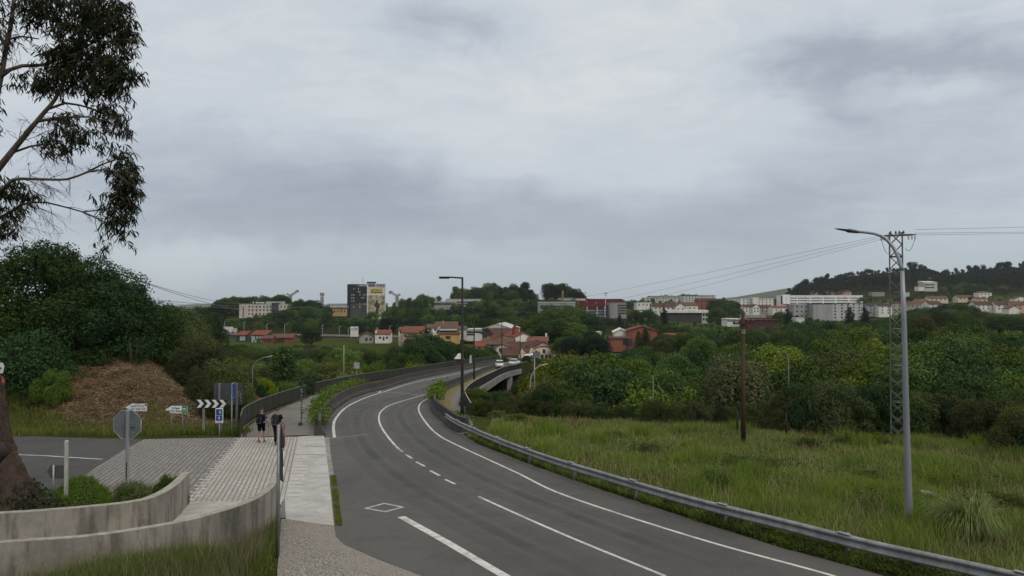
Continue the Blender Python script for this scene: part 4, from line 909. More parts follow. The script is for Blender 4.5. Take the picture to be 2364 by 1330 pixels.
    MB().tube([(-.12, -.36, 1.06), (.12, -.36, 1.06)], .012, 5).build('compression_strap', MATS['strap_grey'], pk)
    hp = Vector((hR[0], hR[1] + .05, hR[2] - .1)); tp = Vector((hp.x + pole_dx, hp.y - .10, .0))
    pl = thing('trekking_pole', pack_col[2], 'trekking pole', t.location, R(stance[2])); pl.scale = t.scale
    MB().tube([hp.lerp(tp, .1), tp], [.011, .007], 6).build('shaft', M('pole_metal', (.10, .075, .06), rough=.4), pl); MB().tube([hp + Vector((0, 0, .06)), hp.lerp(tp, .12)], .018, 8).build('grip', blk, pl)
    return t
black_cloth = M('black_cloth', (.006, .006, .007), (.010, .010, .011), scale=20, rough=.9); pack_b = M('pack_black', (.007, .008, .009), (.013, .015, .017), scale=12, rough=.8)
hiker('hiker in black shorts and black top with one blue sleeve, seen from behind', 603, 1021.5, 1.80, black_cloth, M('blue_cloth', (.02, .03, .22), (.05, .08, .28), scale=15, rough=.9), (pack_b, 'large black backpack worn by the left hiker', 'trekking pole held by the left hiker'), black_cloth, True, (-.06, .10, -4), .02)
hiker('hiker in black T-shirt and dark trousers, half hidden by the round sign', 639, 1028, 1.88, M('black_tee', (.014, .013, .016), rough=.9), None, (M('pack_grey', (.012, .013, .015), (.035, .035, .038), scale=14, rough=.8), 'dark grey backpack worn by the hiker behind the round sign', 'trekking pole held by the hiker behind the round sign'), M('trouser_dark', (.02, .014, .017), (.03, .016, .02), scale=9, rough=.9), False, (.10, -.08, -6), .04)
# ---------------------------------------------------------------- tree prototypes (height 1)
bark = M('bark', (.06, .048, .035), (.03, .025, .018), scale=6, rough=.95, bmp=.02)
bark_p = M('bark_pale', (.17, .14, .11), (.08, .065, .05), scale=6, rough=.9)
LM = {'dark': leaf_mat('leaf_dark', (0.0172, 0.0377, 0.0103), (0.0481, 0.0910, 0.0205)), 'mid': leaf_mat('leaf_mid', (0.0370, 0.0726, 0.0106), (0.0871, 0.1452, 0.0238)),
      'bright': leaf_mat('leaf_bright', (0.0634, 0.1056, 0.0106), (0.1452, 0.2046, 0.0238)), 'olive': leaf_mat('leaf_olive', (0.0449, 0.0620, 0.0158), (0.0990, 0.1254, 0.0370)),
      'blue': leaf_mat('leaf_blue', (0.0119, 0.0238, 0.0119), (0.0264, 0.0475, 0.0238)), 'brown': leaf_mat('leaf_gorse', (0.0343, 0.0422, 0.0132), (0.0818, 0.0845, 0.0290)),
      'yellow': leaf_mat('leaf_gorse_flower', (0.0594, 0.0858, 0.0132), (0.2508, 0.2640, 0.0211)), 'white': leaf_mat('leaf_flowering', (0.0396, 0.0594, 0.0185), (0.1254, 0.1320, 0.0792)),
      'far': leaf_mat('leaf_far_wood', (0.0132, 0.0211, 0.0119), (0.0317, 0.0449, 0.0224), hue=.2)}
def sphere_dirs(r, n):
    v = r.normal(size=(n, 3)); return v / np.linalg.norm(v, axis=1, keepdims=True)
def leaf_quads(r, P, N, L, Wd):
    n = len(P); t = np.cross(N, sphere_dirs(r, n)); t /= np.linalg.norm(t, axis=1, keepdims=True) + 1e-9; b = np.cross(N, t)
    L = L[:, None] * .5; Wd = Wd[:, None] * .5
    V = np.stack([P - t * L, P - b * Wd + N * Wd * .25, P + t * L, P + b * Wd + N * Wd * .25], 1).reshape(-1, 3)
    return V, np.arange(4 * n).reshape(n, 4)
def crown_mesh(name, lobes, n, leaf, seed, spread=.35, flat=.8, up=.25, asp=.6):
    """lobes: (centre, radius); leaves sit in the outer shell of lumpy, ragged lobes"""
    r = np.random.default_rng(seed); C = np.array([l[0] for l in lobes], float); Rd = np.array([l[1] for l in lobes], float)
    pr = Rd ** 2; li = r.choice(len(lobes), n, p=pr / pr.sum()); d = sphere_dirs(r, n); d[:, 2] += up * r.random(n); d /= np.linalg.norm(d, axis=1, keepdims=True)
    ph = r.random((len(lobes), 3)) * 6.28; q = d * 4.3 + ph[li]; q2 = d * 9.1 + ph[li][:, ::-1]
    lump = .16 * np.sin(q[:, 0]) * np.sin(q[:, 1]) + .16 * np.sin(q[:, 2] + q[:, 0]) + .12 * np.sin(q2[:, 0]) * np.sin(q2[:, 1] + q2[:, 2])
    rr = Rd[li] * (1 + lump) * (1 - spread * r.random(n) ** 1.6 + .10 * (r.random(n) > .93) * r.random(n) * 2)
    P = C[li] + d * rr[:, None] * np.array([1, 1, flat])
    keep = r.random(n) < .35 + .65 * (np.sin(q2[:, 0] * 1.3 + q2[:, 1]) > -.55)
    P, d = P[keep], d[keep]; m = len(P)
    N = d * .75 + sphere_dirs(r, m) * .8; N[:, 2] += .25; N /= np.linalg.norm(N, axis=1, keepdims=True)
    s = leaf * (.6 + .9 * r.random(m))
    V, F_ = leaf_quads(r, P, N, s, s * asp); return np_mesh(name, V, F_)
def trunk_mesh(name, lobes, r0, top, seed, base_frac=.35):
    rr = random.Random(seed); mb = MB(); pts = [Vector((0, 0, -.06)), Vector((rr.uniform(-.01, .01), rr.uniform(-.01, .01), top * .35)), Vector((rr.uniform(-.02, .02), rr.uniform(-.02, .02), top * .7)), Vector((rr.uniform(-.03, .03), rr.uniform(-.03, .03), top))]
    mb.tube(pts, [r0 * 1.25, r0 * .9, r0 * .6, r0 * .25], 7)
    for c, r_ in lobes:
        z = max(.12, min(top * .9, c[2] * (.45 + .3 * rr.random()))); s = Vector((0, 0, z)); e = Vector(c); m_ = s.lerp(e, .5) + Vector((0, 0, -.02))
        mb.tube([s, m_, e], [r0 * .45, r0 * .28, r0 * .08], 5)
    o = mb.build(name, bark); me = o.data; bpy.data.objects.remove(o); return me
def lobes_for(kind, seed):
    r = random.Random(seed); L = []
    if kind == 'dome':
        for i in range(17):
            a = i * 2.4 + r.random(); q = math.sqrt((i + .5) / 17) * .36; z = .80 - 1.9 * q * q + r.uniform(-.10, .08); L.append(((q * math.cos(a), q * math.sin(a), z), r.uniform(.13, .2)))
        for i in range(8): a = i * .785 + r.random() * .5; L.append(((.33 * math.cos(a), .33 * math.sin(a), r.uniform(.25, .42)), r.uniform(.12, .17)))
    elif kind == 'bush':
        for i in range(15):
            a = i * 2.4 + r.random(); q = math.sqrt((i + .5) / 15) * .62; z = .74 - .95 * q * q + r.uniform(-.14, .10); L.append(((q * math.cos(a), q * math.sin(a), z), r.uniform(.18, .27)))
        for i in range(9): a = i * .7 + r.random() * .4; L.append(((.66 * math.cos(a), .66 * math.sin(a), r.uniform(.10, .3)), r.uniform(.17, .25)))
    elif kind == 'column':
        for i in range(13): z = .10 + .84 * i / 12; w = .085 * math.sin(math.pi * min(1, (i + 2.5) / 13.5)) + .018; a = r.random() * 6.28; L.append(((.03 * math.cos(a), .03 * math.sin(a), z), w))
    elif kind == 'cone':
        for i in range(30):
            z = .08 + .86 * i / 29; w = .21 * (1 - z) + .015; a = i * 2.4; L.append(((w * math.cos(a), w * math.sin(a), z), .055 + .07 * (1 - z)))
    elif kind == 'euc':
        for i in range(20):
            z = .22 + .74 * r.random() ** .8; a = r.random() * 6.28; q = r.uniform(.04, .25) * (1.2 - z * .7); L.append(((q * math.cos(a), q * math.sin(a), z), r.uniform(.06, .125)))
        L += [((0, 0, .95), .06), ((.03, .02, .85), .09)]
    return L
PROTO = {}
def proto(kind, v):
    k = (kind, v)
    if k not in PROTO:
        sd = hash(kind) % 50 if False else {'dome': 10, 'bush': 30, 'column': 50, 'cone': 70, 'euc': 90}[kind] + v
        L = lobes_for(kind, sd); n, lf, r0, top = {'dome': (30000, .023, .030, .6), 'bush': (26000, .034, .022, .4), 'column': (7000, .021, .016, .9), 'cone': (9000, .024, .018, .9), 'euc': (9000, .024, .016, .9)}[kind]
        PROTO[k] = (trunk_mesh('trunk', L, r0, top, sd), crown_mesh('crown', L, n, lf, sd, up=.35 if kind != 'column' else .6, flat=1.15 if kind == 'column' else .85, asp=.5 if kind in ('euc', 'column') else .62))
        PROTO[k][0].name = kind + '_trunk'; PROTO[k][1].name = kind + '_crown'
        PROTO[k][1].materials.append(LM['mid'])
    return PROTO[k]
LAND = [(832, 690, 'the dark hotel tower'), (610, 715, 'the cream hotel'), (880, 778, 'the white cottage'), (560, 780, 'the red-roofed houses'), (640, 790, 'the long dark-red sheds'), (943, 777, 'the pink house'), (1042, 768, 'the yellow house'),
        (1262, 812, 'the cream gabled restaurant'), (1150, 765, 'the ribbed white hall'), (1385, 710, 'the maroon-roofed block'), (1480, 772, 'the brick gabled hall'), (1580, 728, 'the long flat white block'),
        (1716, 860, 'the wooden pole'), (1821, 870, 'the slim hooked lamp'), (2072, 860, 'the lattice pylon'), (1900, 690, 'the long white offices'), (2142, 660, 'the white hillside villa'), (1900, 718, 'the grey apartment slabs'), (1228, 870, 'the curved lamp by the bridge'),
        (1067, 760, 'the nearest dark lamp'), (793, 835, 'the slim yellowish pole'), (1500, 897, 'the rounded willow'), (330, 870, 'the brown mound'), (2260, 702, 'the tiled terraces'), (675, 685, 'the left floodlight mast'), (743, 690, 'the middle floodlight mast'), (908, 690, 'the right floodlight mast'), (1765, 745, 'the red framed building'), (1197, 875, 'the bridge pier'), (526, 910, 'the grey sign back'), (1152, 845, 'the white car'), (1310, 705, 'the concrete block'), (1045, 697, 'the pale school complex'), (584, 840, 'the curved lamp in the scrub')]
PLACED, TREES = [], []
SIZE = lambda h: 'small' if h < 4.5 else 'medium' if h < 8 else 'tall'
def where(px, py):
    q = min(LAND, key=lambda l: abs(l[0] - px) + 1.5 * abs(l[1] - py)); dx, dy = px - q[0], py - q[1]
    if abs(dx) < 22 and abs(dy) < 14: return 'in front of ' + q[2]
    if abs(dx) < 34: return ('below ' if dy > 0 else 'above ') + q[2]
    far = 'just ' if abs(dx) < 60 else '' if abs(dx) < 130 else 'well '
    return far + ('right of ' if dx > 0 else 'left of ') + q[2]
def tree(kind, px, pytop, d, mat='mid', wf=1.0, label=None, group=None, name=None, word=None, hmin=2.0, base=None, sink=.15):
    tp = at(px, pytop, d); x = tp.x; zb = (Hs(x, d) if base is None else base) - sink; h = max(hmin, tp.z - zb)
    tr, cr = proto(kind, rnd.randrange(3 if kind in ('dome', 'bush', 'euc') else 2))
    nm = name or {'dome': 'broadleaf_tree', 'bush': 'shrub', 'column': 'poplar', 'cone': 'conifer', 'euc': 'eucalyptus_tree'}[kind]
    tone = {'dark': 'dark green', 'mid': 'green', 'bright': 'bright green', 'olive': 'olive green', 'blue': 'blackish green', 'brown': 'brownish', 'yellow': 'yellow-flowered', 'white': 'white-flowering', 'far': 'dark'}[mat]
    kw = word or {'dome': 'broad tree', 'bush': 'shrub', 'column': 'slender upright tree', 'cone': 'pointed conifer', 'euc': 'loose-crowned tree'}[kind]
    t = thing(nm, label or 'x', 'shrub' if kind == 'bush' else 'tree', (x, d, zb), rnd.random() * 6.28, group)
    t.scale = (h * wf * rnd.uniform(.92, 1.08), h * wf * rnd.uniform(.92, 1.08), h)
    a = link_mesh('trunk', tr, None, t); b = link_mesh('crown', cr, None, t)
    b.material_slots[0].link = 'OBJECT'; b.material_slots[0].material = LM[mat]
    if kind == 'euc': a.material_slots[0].link = 'OBJECT'; a.material_slots[0].material = bark_p if d < 200 else bark
    TREES.append((t, px, pytop, d))
    if not label: PLACED.append((t, f'{SIZE(h)} {tone} {kw} ' + where(px, (pytop + pxof(Vector((x, d, zb)))[1]) / 2), d, px))
    return t
def merge_smallest(keep=285, name='broadleaf_tree'):
    """past about 300 of a kind the ones that show smallest become one mass of distant wood"""
    L = [q for q in TREES if q[0].name.split('.')[0] == name]; L.sort(key=lambda q: -q[0].scale[2] / q[3])
    drop = L[keep:]; Vs, Fs, Mi, off = [], [], [], 0; mats = []
    for t, px, py, d in drop:
        cr = [c for c in t.children if c.name.startswith('crown')][0]; m = cr.material_slots[0].material
        if m not in mats: mats.append(m)
        me = cr.data; v = np.empty(len(me.vertices) * 3, dtype=np.float32); me.vertices.foreach_get('co', v); v = v.reshape(-1, 4, 3)[::9]
        c = v.mean(1, keepdims=True); v = c + (v - c) * 2.6; ca, sa = math.cos(t.rotation_euler[2]), math.sin(t.rotation_euler[2])
        v = v * np.array(t.scale); v = np.stack([v[..., 0] * ca - v[..., 1] * sa, v[..., 0] * sa + v[..., 1] * ca, v[..., 2]], -1) + np.array(t.location); v = v.reshape(-1, 3)
        Vs.append(v); Fs.append(np.arange(len(v)).reshape(-1, 4) + off); off += len(v); Mi.append(np.full(len(v) // 4, mats.index(m), dtype=np.int32))
    gone = {id(q[0]) for q in drop}; PLACED[:] = [p for p in PLACED if id(p[0]) not in gone]
    TREES[:] = [q for q in TREES if id(q[0]) not in gone]
    for t, *_ in drop:
        for c in list(t.children): bpy.data.objects.remove(c)
        bpy.data.objects.remove(t)
    if Vs:
        me = np_mesh('distant_wood', np.concatenate(Vs), np.concatenate(Fs))
        for m in mats: me.materials.append(m)
        me.polygons.foreach_set('material_index', np.concatenate(Mi)); tag(link_mesh('distant_wood', me), kind='stuff')
def finish_labels():
    by = {}
    for t, l, d, px in PLACED: by.setdefault(l, []).append((d, px, t))
    rk = ['nearest', 'second nearest', 'third nearest', 'fourth nearest', 'fifth nearest', 'sixth nearest', 'seventh nearest', 'eighth nearest', 'ninth nearest', 'tenth nearest']
    for l, a in by.items():
        a.sort(key=lambda q: q[0])
        for i, (d, px, t) in enumerate(a):
            t['label'] = l if len(a) == 1 else (rk[i] + ' ' + l if i < 10 else f'distant {l}, {i + 1}th of {len(a)} from the front')
rs = random.Random(21)
# --- the dark wood on the right, beyond the meadow
def canopy(px):   # row of the wood's skyline at its far side
    return np.interp(px, [1240, 1330, 1420, 1520, 1650, 1780, 1950, 2100, 2250, 2400, 2600], [850, 815, 802, 786, 772, 768, 748, 738, 742, 752, 760])
n = 0
for d, step, lift_ in ((58, 4.6, 105), (68, 5.0, 72), (80, 5.6, 52), (94, 6.0, 36), (112, 7, 22), (134, 8, 10), (160, 9, 0)):
    x = -2.0 if d < 90 else 4.0
    while x < d * .80:
        dd = d + rs.uniform(-4, 4); px = CX + x / dd * FPX
        lo = {58: 1560, 68: 1480, 80: 1350, 94: 1300, 112: 1270, 134: 1270, 160: 1270}[d]
        if px > lo and px < 2520:
            top = float(canopy(px)) + lift_ + rs.uniform(-10, 16)
            mk = rs.choices(['dark', 'mid', 'bright', 'olive'], [2, 5, 2.5, .6] if px > 1600 and d > 90 else [4, 4.5, .8, .8])[0]
            tree('dome', px, top, dd, mk, rs.uniform(.85, 1.12), group='trees of the wood beyond the meadow')
        x += step * rs.uniform(.8, 1.25)
# distinctive ones
tree('bush', 1500, 858, 66, 'bright', .82, 'rounded light green willow bush in front of the dark wood, left of the wooden pole', name='willow_bush')
tree('bush', 1562, 905, 63, 'mid', .9, 'low white-flecked elder shrub between the willow bush and the wooden pole')
tree('dome', 1690, 815, 57, 'white', .82, 'elder tree with pale blossom standing just behind the wooden pole')
tree('dome', 2210, 850, 50, 'dark', 1.0, 'rounded dark tree standing right of the pylon at the back of the meadow')
tree('bush', 2255, 925, 44, 'dark', .8, 'dense dark green shrub at the right edge behind the meadow hedge')
tree('bush', 2345, 975, 38, 'olive', .75, 'nearest olive shrub at the far right edge of the meadow')
tree('bush', 1285, 812, 100, 'yellow', .7, 'yellow-flowered gorse below the cream restaurant, beyond the bridge pier')
tree('bush', 1318, 850, 90, 'yellow', .55, 'second yellow-flowered gorse lower on the slope right of the curved lamp')
for px, top, d, mk, wf in ((1262, 862, 78, 'olive', .8), (1300, 868, 74, 'brown', .8), (1345, 808, 84, 'mid', .9), (1250, 880, 66, 'dark', .75), (1385, 830, 80, 'dark', .85), (1330, 888, 66, 'dark', .9), (1420, 862, 82, 'dark', .8), (1215, 868, 110, 'dark', .8), (1275, 840, 120, 'olive', .8), (1240, 850, 128, 'dark', .8)):
    tree('bush', px, top, d, mk, wf, group='shrubs on the slope by the bridge')
# scrub in front of the bridge opening
for px, top, d, mk in ((1090, 893, 62, 'olive'), (1108, 888, 64, 'mid'), (1122, 905, 60, 'dark'), (1148, 908, 64, 'dark'), (1172, 912, 67, 'brown'), (1100, 922, 55, 'mid'), (1130, 928, 54, 'brown'), (1165, 925, 56, 'brown'), (1200, 922, 58, 'brown'), (1232, 918, 58, 'dark'), (1262, 922, 56, 'brown'), (1290, 930, 55, 'dark')):
    tree('bush', px, top, d, mk, .72, group='scrub in front of the bridge', hmin=1.4)
# the brambly hedge along the back of the meadow
hl = [(1095, 955, 52), (1250, 962, 51), (1400, 966, 50), (1560, 972, 48.5), (1700, 985, 46.5), (1850, 998, 44), (1990, 1003, 42.8), (2110, 1008, 42.6), (2200, 1020, 41), (2290, 1040, 37.5), (2364, 1058, 35), (2480, 1085, 32)]
for i in range(66):
    px = 1300 + i * 17.5 + rs.uniform(-9, 9); base_y = np.interp(px, [a[0] for a in hl], [a[1] for a in hl]); d = np.interp(px, [a[0] for a in hl], [a[2] for a in hl]) + rs.uniform(.3, 5.5)
    hh = rs.uniform(1.1, 2.0) * (1.75 if 1770 < px < 2090 else 1.45 if px > 2090 else 1.0); b_ = Hs((px - CX) / FPX * d, d)
    top = pxof(Vector(((px - CX) / FPX * d, d, b_ + hh)))[1]
    tree('bush', px, top, d, rs.choices(['brown', 'dark', 'olive'], [2, 3, 4])[0], rs.uniform(.6, .8), group='brambles along the back of the meadow', hmin=1.0, name='bramble', word='bramble clump')
# --- scrub of the left valley
FEN = np.array([(p.x, p.y) for p in pl_]); FEN = FEN[FEN[:, 1].argsort()]
def sc_top(px, d): return 700 + FPX * 9.2 / d if d < 120 else 700 + FPX * 10.8 / d
for d, step in ((58, 2.8), (66, 3.0), (76, 3.6), (88, 3.8), (102, 4.2), (118, 4.8), (138, 5.4), (160, 6), (185, 6.5), (212, 6.5), (240, 7), (270, 7), (292, 7)):
    x = -d * .40
    while x < -3:
        dd = d + rs.uniform(-4, 4); px = CX + x / dd * FPX
        okx = px > 470 and x < np.interp(dd, FEN[:, 1], FEN[:, 0]) - 1.8 and float(road_dist(np.array([x]), np.array([dd]))[0]) > 12.5
        if okx and px < 1080:
            top = sc_top(px, dd) + rs.uniform(-9, 14); top = max(top, 798 + rs.uniform(0, 9) if px < 900 else 796)
            tree('bush' if rs.random() < .8 else 'dome', px, top, dd, rs.choices(['mid', 'bright', 'olive', 'dark'], [4, 4, 3, 1])[0], rs.uniform(.8, 1.1), group='scrub in the valley left of the bridge')
        x += step * rs.uniform(.75, 1.25)
for i in range(26):
    px = rs.uniform(470, 930); d = rs.uniform(296, 330); tree('bush', px, (800 if px > 600 else 788) + rs.uniform(-3, 8), d, rs.choice(['mid', 'bright', 'olive', 'dark']), rs.uniform(.9, 1.5), group='bushes along the edge of the far field', hmin=1.6)
tree('cone', 655, 797, 92, 'dark', 1.35, 'dark bushy conifer standing alone in the scrub left of the slim yellowish pole')
tree('dome', 720, 752, 330, 'dark', 1.15, 'round dark tree on the field edge right of the dark-red sheds')
for px, top, d, kd in ((962, 768, 158, 'dome'), (985, 757, 168, 'cone'), (1010, 770, 178, 'dome'), (1035, 785, 190, 'dome'), (1060, 792, 204, 'dome'), (945, 806, 140, 'bush'), (985, 806, 156, 'bush'), (1022, 812, 182, 'bush'), (1048, 806, 195, 'dome')):
    tree(kd, px, top, d, rs.choice(['dark', 'dark', 'mid']), 1.0 if kd != 'cone' else 1.5, group='dark trees by the left end of the bridge')
for px, top, d, mk in ((1075, 802, 200, 'dark'), (1100, 814, 205, 'mid'), (1120, 803, 200, 'mid'), (1142, 818, 205, 'mid'), (1165, 822, 205, 'mid'), (1190, 820, 200, 'olive'), (1215, 826, 190, 'dark'), (1112, 828, 200, 'olive'), (1138, 830, 210, 'dark'), (1240, 838, 175, 'dark'), (1092, 795, 230, 'dark'), (1130, 797, 240, 'dark'), (1226, 828, 215, 'mid')):
    tree('bush', px, top, d, mk, .8, group='bushes around the far end of the road')
# --- big dark trees above the mound, close on the left
def big_tree(label, px, pytop, d, r, hgt, nl, leaf, n, seed, mk, zlow=.05):
    tp = at(px, pytop, d); zb = tp.z - hgt; rr = random.Random(seed); L = []
    for i in range(nl):
        u_ = (i + .5) / nl; a = i * 2.4 + rr.random() * .6; q = math.sqrt(u_) * r * .82; z = hgt * (.84 - .55 * (q / r) ** 2) + rr.uniform(-1.0, .7); L.append(((q * math.cos(a), q * math.sin(a), z), rr.uniform(1.1, 1.9)))
    for i in range(nl): a = i * 1.7 + rr.random(); q = r * rr.uniform(.75, .98); L.append(((q * math.cos(a), q * math.sin(a), hgt * rr.uniform(zlow, .5)), rr.uniform(1.1, 1.8)))
    t = thing('broadleaf_tree', label, 'tree', (tp.x, d, zb)); me = crown_mesh('crown', L, n, leaf, seed, .45, .8, .4, .5)
    Lt = [(c, q) for c, q in L[:nl]]; mt = MB(); mt.tube([(0, 0, -1), (.1, 0, hgt * .3), (.2, .1, hgt * .65)], [.4, .32, .14], 9)
    for c, q in Lt[::2]: mt.tube([Vector((.1, 0, hgt * rr.uniform(.15, .45))), Vector(c) * .55 + Vector((0, 0, hgt * .12)), c], [.14, .09, .03], 5)
    mt.build('trunk', bark, t); o = link_mesh('crown', me, LM[mk], t); return t
big_tree('massive dark green tree towering over the left bank below the eucalyptus', 105, 548, 57, 6.6, 11.5, 26, .19, 105000, 5, 'dark')
big_tree('dark leafy tree on the right shoulder of the massive one, above the brown mound', 205, 584, 58.5, 5.4, 10.4, 26, .18, 95000, 6, 'dark')
big_tree('lower dark tree to the right end of the left tree mass, above the mound', 295, 660, 61, 3.9, 7.8, 20, .18, 60000, 8, 'dark', .0)
big_tree('bushy dark growth between the tree mass and the gorse, over the top of the mound', 355, 738, 61, 2.5, 5.0, 13, .17, 24000, 17, 'dark', .0)
big_tree('dark tree cut by the left edge of the picture', -90, 590, 52, 4.8, 10.5, 20, .19, 48000, 9, 'dark')
big_tree('bushy low growth of the bank under the massive tree', 60, 790, 50, 3.6, 4.0, 16, .17, 34000, 11, 'dark', .0)
tree('bush', 118, 840, 47.5, 'mid', .55, 'fresher green shrub at the left foot of the brown mound')
for px, top, d, mk, wf in ((405, 745, 66, 'olive', .7), (445, 762, 60, 'brown', .7), (480, 785, 57, 'brown', .7), (425, 800, 58, 'brown', .6), (515, 820, 55, 'olive', .65), (468, 842, 53, 'brown', .5), (535, 842, 57, 'olive', .7), (520, 872, 51, 'dark', .6), (495, 872, 50, 'brown', .5), (590, 866, 68, 'olive', .7), (628, 880, 72, 'dark', .6), (548, 890, 53, 'olive', .55), (660, 872, 76, 'mid', .7), (380, 790, 66, 'dark', .7), (560, 850, 64, 'brown', .7), (600, 885, 66, 'dark', .5)):
    tree('bush', px, top, d, mk, wf, group='gorse and shrubs between the mound and the railing', hmin=1.3)
# dead stems on the mound's edge
for px, py, d in ((305, 800, 55), (455, 905, 49), (432, 790, 57)):
    b = at(px, py + 25, d); t = thing('dead_stem', f'bare pale forked stem {"left on" if px < 350 else "right of" if py > 850 else "above"} the brown mound', 'dead branch', (b.x, d, Hs(b.x, d))); q = MB()
    for k in range(5): a = rs.uniform(-.5, .5); q.tube([(k * .1 - .2, 0, -.1), (k * .1 - .2 + a * .4, .05, .8), (k * .1 - .2 + a * 1.2, .1, 1.2 + .7 * rs.random())], [.018, .013, .006], 5)
    q.build('stem', M('dead_wood', (.10, .075, .05), (.05, .038, .026), scale=5), t)
# ---------------------------------------------------------------- the eucalyptus at the left edge
D0 = 21.0
def eu(px, py, dy=0.0):
    p = at(px, py, D0 + dy); return p
tb = eu(-48, 1160); tb = Vector((tb.x, D0, plane(D0)))
et = thing('eucalyptus_tree', 'tall eucalyptus leaning in from the left edge with drooping narrow leaves and rough flared trunk', 'tree', tb)
ebark = M('euc_bark', (.12, .092, .072), (.05, .037, .028), scale=2.2, rough=.95, bmp=.05, streak=True)
ebase = M('euc_base', (.085, .058, .043), (.026, .019, .015), scale=2.2, rough=1.0, bmp=.16)
# trunk with flared, furrowed base
secs = [(1185, -64, 1.75), (1150, -64, 1.48), (1110, -66, 1.24), (1060, -68, 1.0), (1000, -68, .84), (930, -67, .72), (860, -70, .62), (700, -66, .56), (500, -70, .46), (300, -76, .38), (100, -80, .30), (-150, -82, .2)]
vs = []; nseg = 40
for py, px, r in secs:
    c = eu(px, py) - tb
    for k in range(nseg):
        a = 2 * math.pi * k / nseg; fr = 1 + (.10 * math.sin(a * 5 + py * .004) + .07 * math.sin(a * 11 + py * .02)) * (1 if py > 850 else .35) + rnd.uniform(-.03, .03)
        vs.append(c + Vector((math.cos(a) * r * fr, math.sin(a) * r * fr, 0)))
fs = [(i * nseg + k, i * nseg + (k + 1) % nseg, (i + 1) * nseg + (k + 1) % nseg, (i + 1) * nseg + k) for i in range(len(secs) - 1) for k in range(nseg)]
lo = MB(); lo.add(vs[:7 * nseg], fs[:6 * nseg], True); ob_ = lo.build('trunk_base', ebase, et); sub = ob_.modifiers.new('s', 'SUBSURF'); sub.levels = sub.render_levels = 2
tex = bpy.data.textures.new('bark', 'CLOUDS'); tex.noise_scale = .16; tex.noise_depth = 4; dm2 = ob_.modifiers.new('d', 'DISPLACE'); dm2.texture = tex; dm2.strength = .34; dm2.texture_coords = 'LOCAL'
hi = MB(); hi.add(vs[6 * nseg:], [tuple(i - 6 * nseg for i in f) for f in fs[6 * nseg:]], True); hi.build('trunk', ebark, et)
hol = MB(); c = eu(4, 1045, -1.05) - tb
hol.tube([c + Vector((-.12, .0, 0)), c + Vector((.03, -.04, 0)), c + Vector((.12, .1, -.02))], [.30, .27, .05], 10); hol.build('hollow_knot', M('hollow', (.018, .013, .010), (.03, .022, .018), scale=6, bmp=.05), et)
# limbs (photo pixels of their course) and bare twigs
limbs = [([(-66, 470), (-20, 410), (5, 378), (60, 310), (100, 262), (128, 228), (150, 180), (190, 120)], .105, .026, 0.0),
         ([(-74, 330), (-20, 260), (3, 172), (14, 110), (26, 50), (34, -20)], .09, .05, .6),
         ([(-64, 540), (-20, 480), (0, 440), (30, 415), (90, 414), (155, 414), (200, 398), (240, 392), (285, 398)], .06, .016, -.5),
         ([(-62, 640), (-15, 520), (20, 492), (60, 470), (110, 468), (150, 478), (190, 489), (250, 482)], .05, .014, .5),
         ([(10, 165), (50, 152), (100, 150), (150, 130), (230, 90), (262, 60)], .055, .015, .4),
         ([(3, 178), (30, 158), (90, 150), (130, 160)], .04, .012, -.4), ([(20, 90), (50, 84), (90, 90)], .03, .01, .2),
         ([(110, 252), (150, 238), (210, 250), (240, 262)], .04, .012, .3), ([(88, 280), (140, 272), (200, 270), (250, 280)], .045, .012, -.4), ([(30, 352), (70, 338), (110, 332), (150, 350)], .035, .01, .2),
         ([(200, 398), (235, 380), (262, 370)], .03, .01, 0), ([(190, 489), (220, 502), (245, 515), (250, 555)], .026, .008, .2), ([(14, 110), (-10, 60), (-20, 20)], .05, .02, 0), ([(160, 140), (200, 60), (215, -10)], .05, .015, .3), ([(180, 120), (240, 150), (290, 165)], .04, .012, -.2)]
lm = [];
for pts, r0, r1, dy in limbs:
    sp = spline([eu(px, py, dy * i / len(pts)) - tb for i, (px, py) in enumerate(pts)], .25); mb = MB()
    mb.tube(sp, [r0 + (r1 - r0) * i / len(sp) for i in range(len(sp))], 7); mb.build('branch', ebark if r0 > .05 else M('twig', (.07, .055, .045), (.04, .03, .025), scale=5), et); lm.append(sp)
rt = random.Random(3); tw = MB()
def twig(p, d, L, r, lev):
    pts = [p]; v = Vector(d).normalized()
    for k in range(5):
        v = (v + Vector((rt.uniform(-.35, .35), rt.uniform(-.3, .3), rt.uniform(-.35, .15)))).normalized(); pts.append(pts[-1] + v * L / 5)
    tw.tube(pts, [r * (1 - .16 * i) for i in range(6)], 4, cap=False)
    if lev:
        for k in range(rt.randint(2, 4)): twig(pts[rt.randint(1, 4)], v + Vector((rt.uniform(-1, 1), rt.uniform(-.8, .8), rt.uniform(-.9, .5))), L * .6, r * .6, lev - 1)
for sp, cnt in zip(lm, (16, 6, 14, 14, 5, 4, 3, 4, 5, 6, 3, 6, 2, 2, 3)):
    for k in range(cnt):
        i = rt.randrange(len(sp) // 4, len(sp) - 1); t_ = (sp[i + 1] - sp[i]).normalized()
        twig(sp[i], t_ + Vector((rt.uniform(-.8, .6), rt.uniform(-.6, .6), rt.uniform(-1.0, .6))), rt.uniform(.5, 1.2), .011, 2)
tw.build('twigs', M('twig_grey', (.10, .085, .075), (.06, .05, .045), scale=5), et, fix=False)
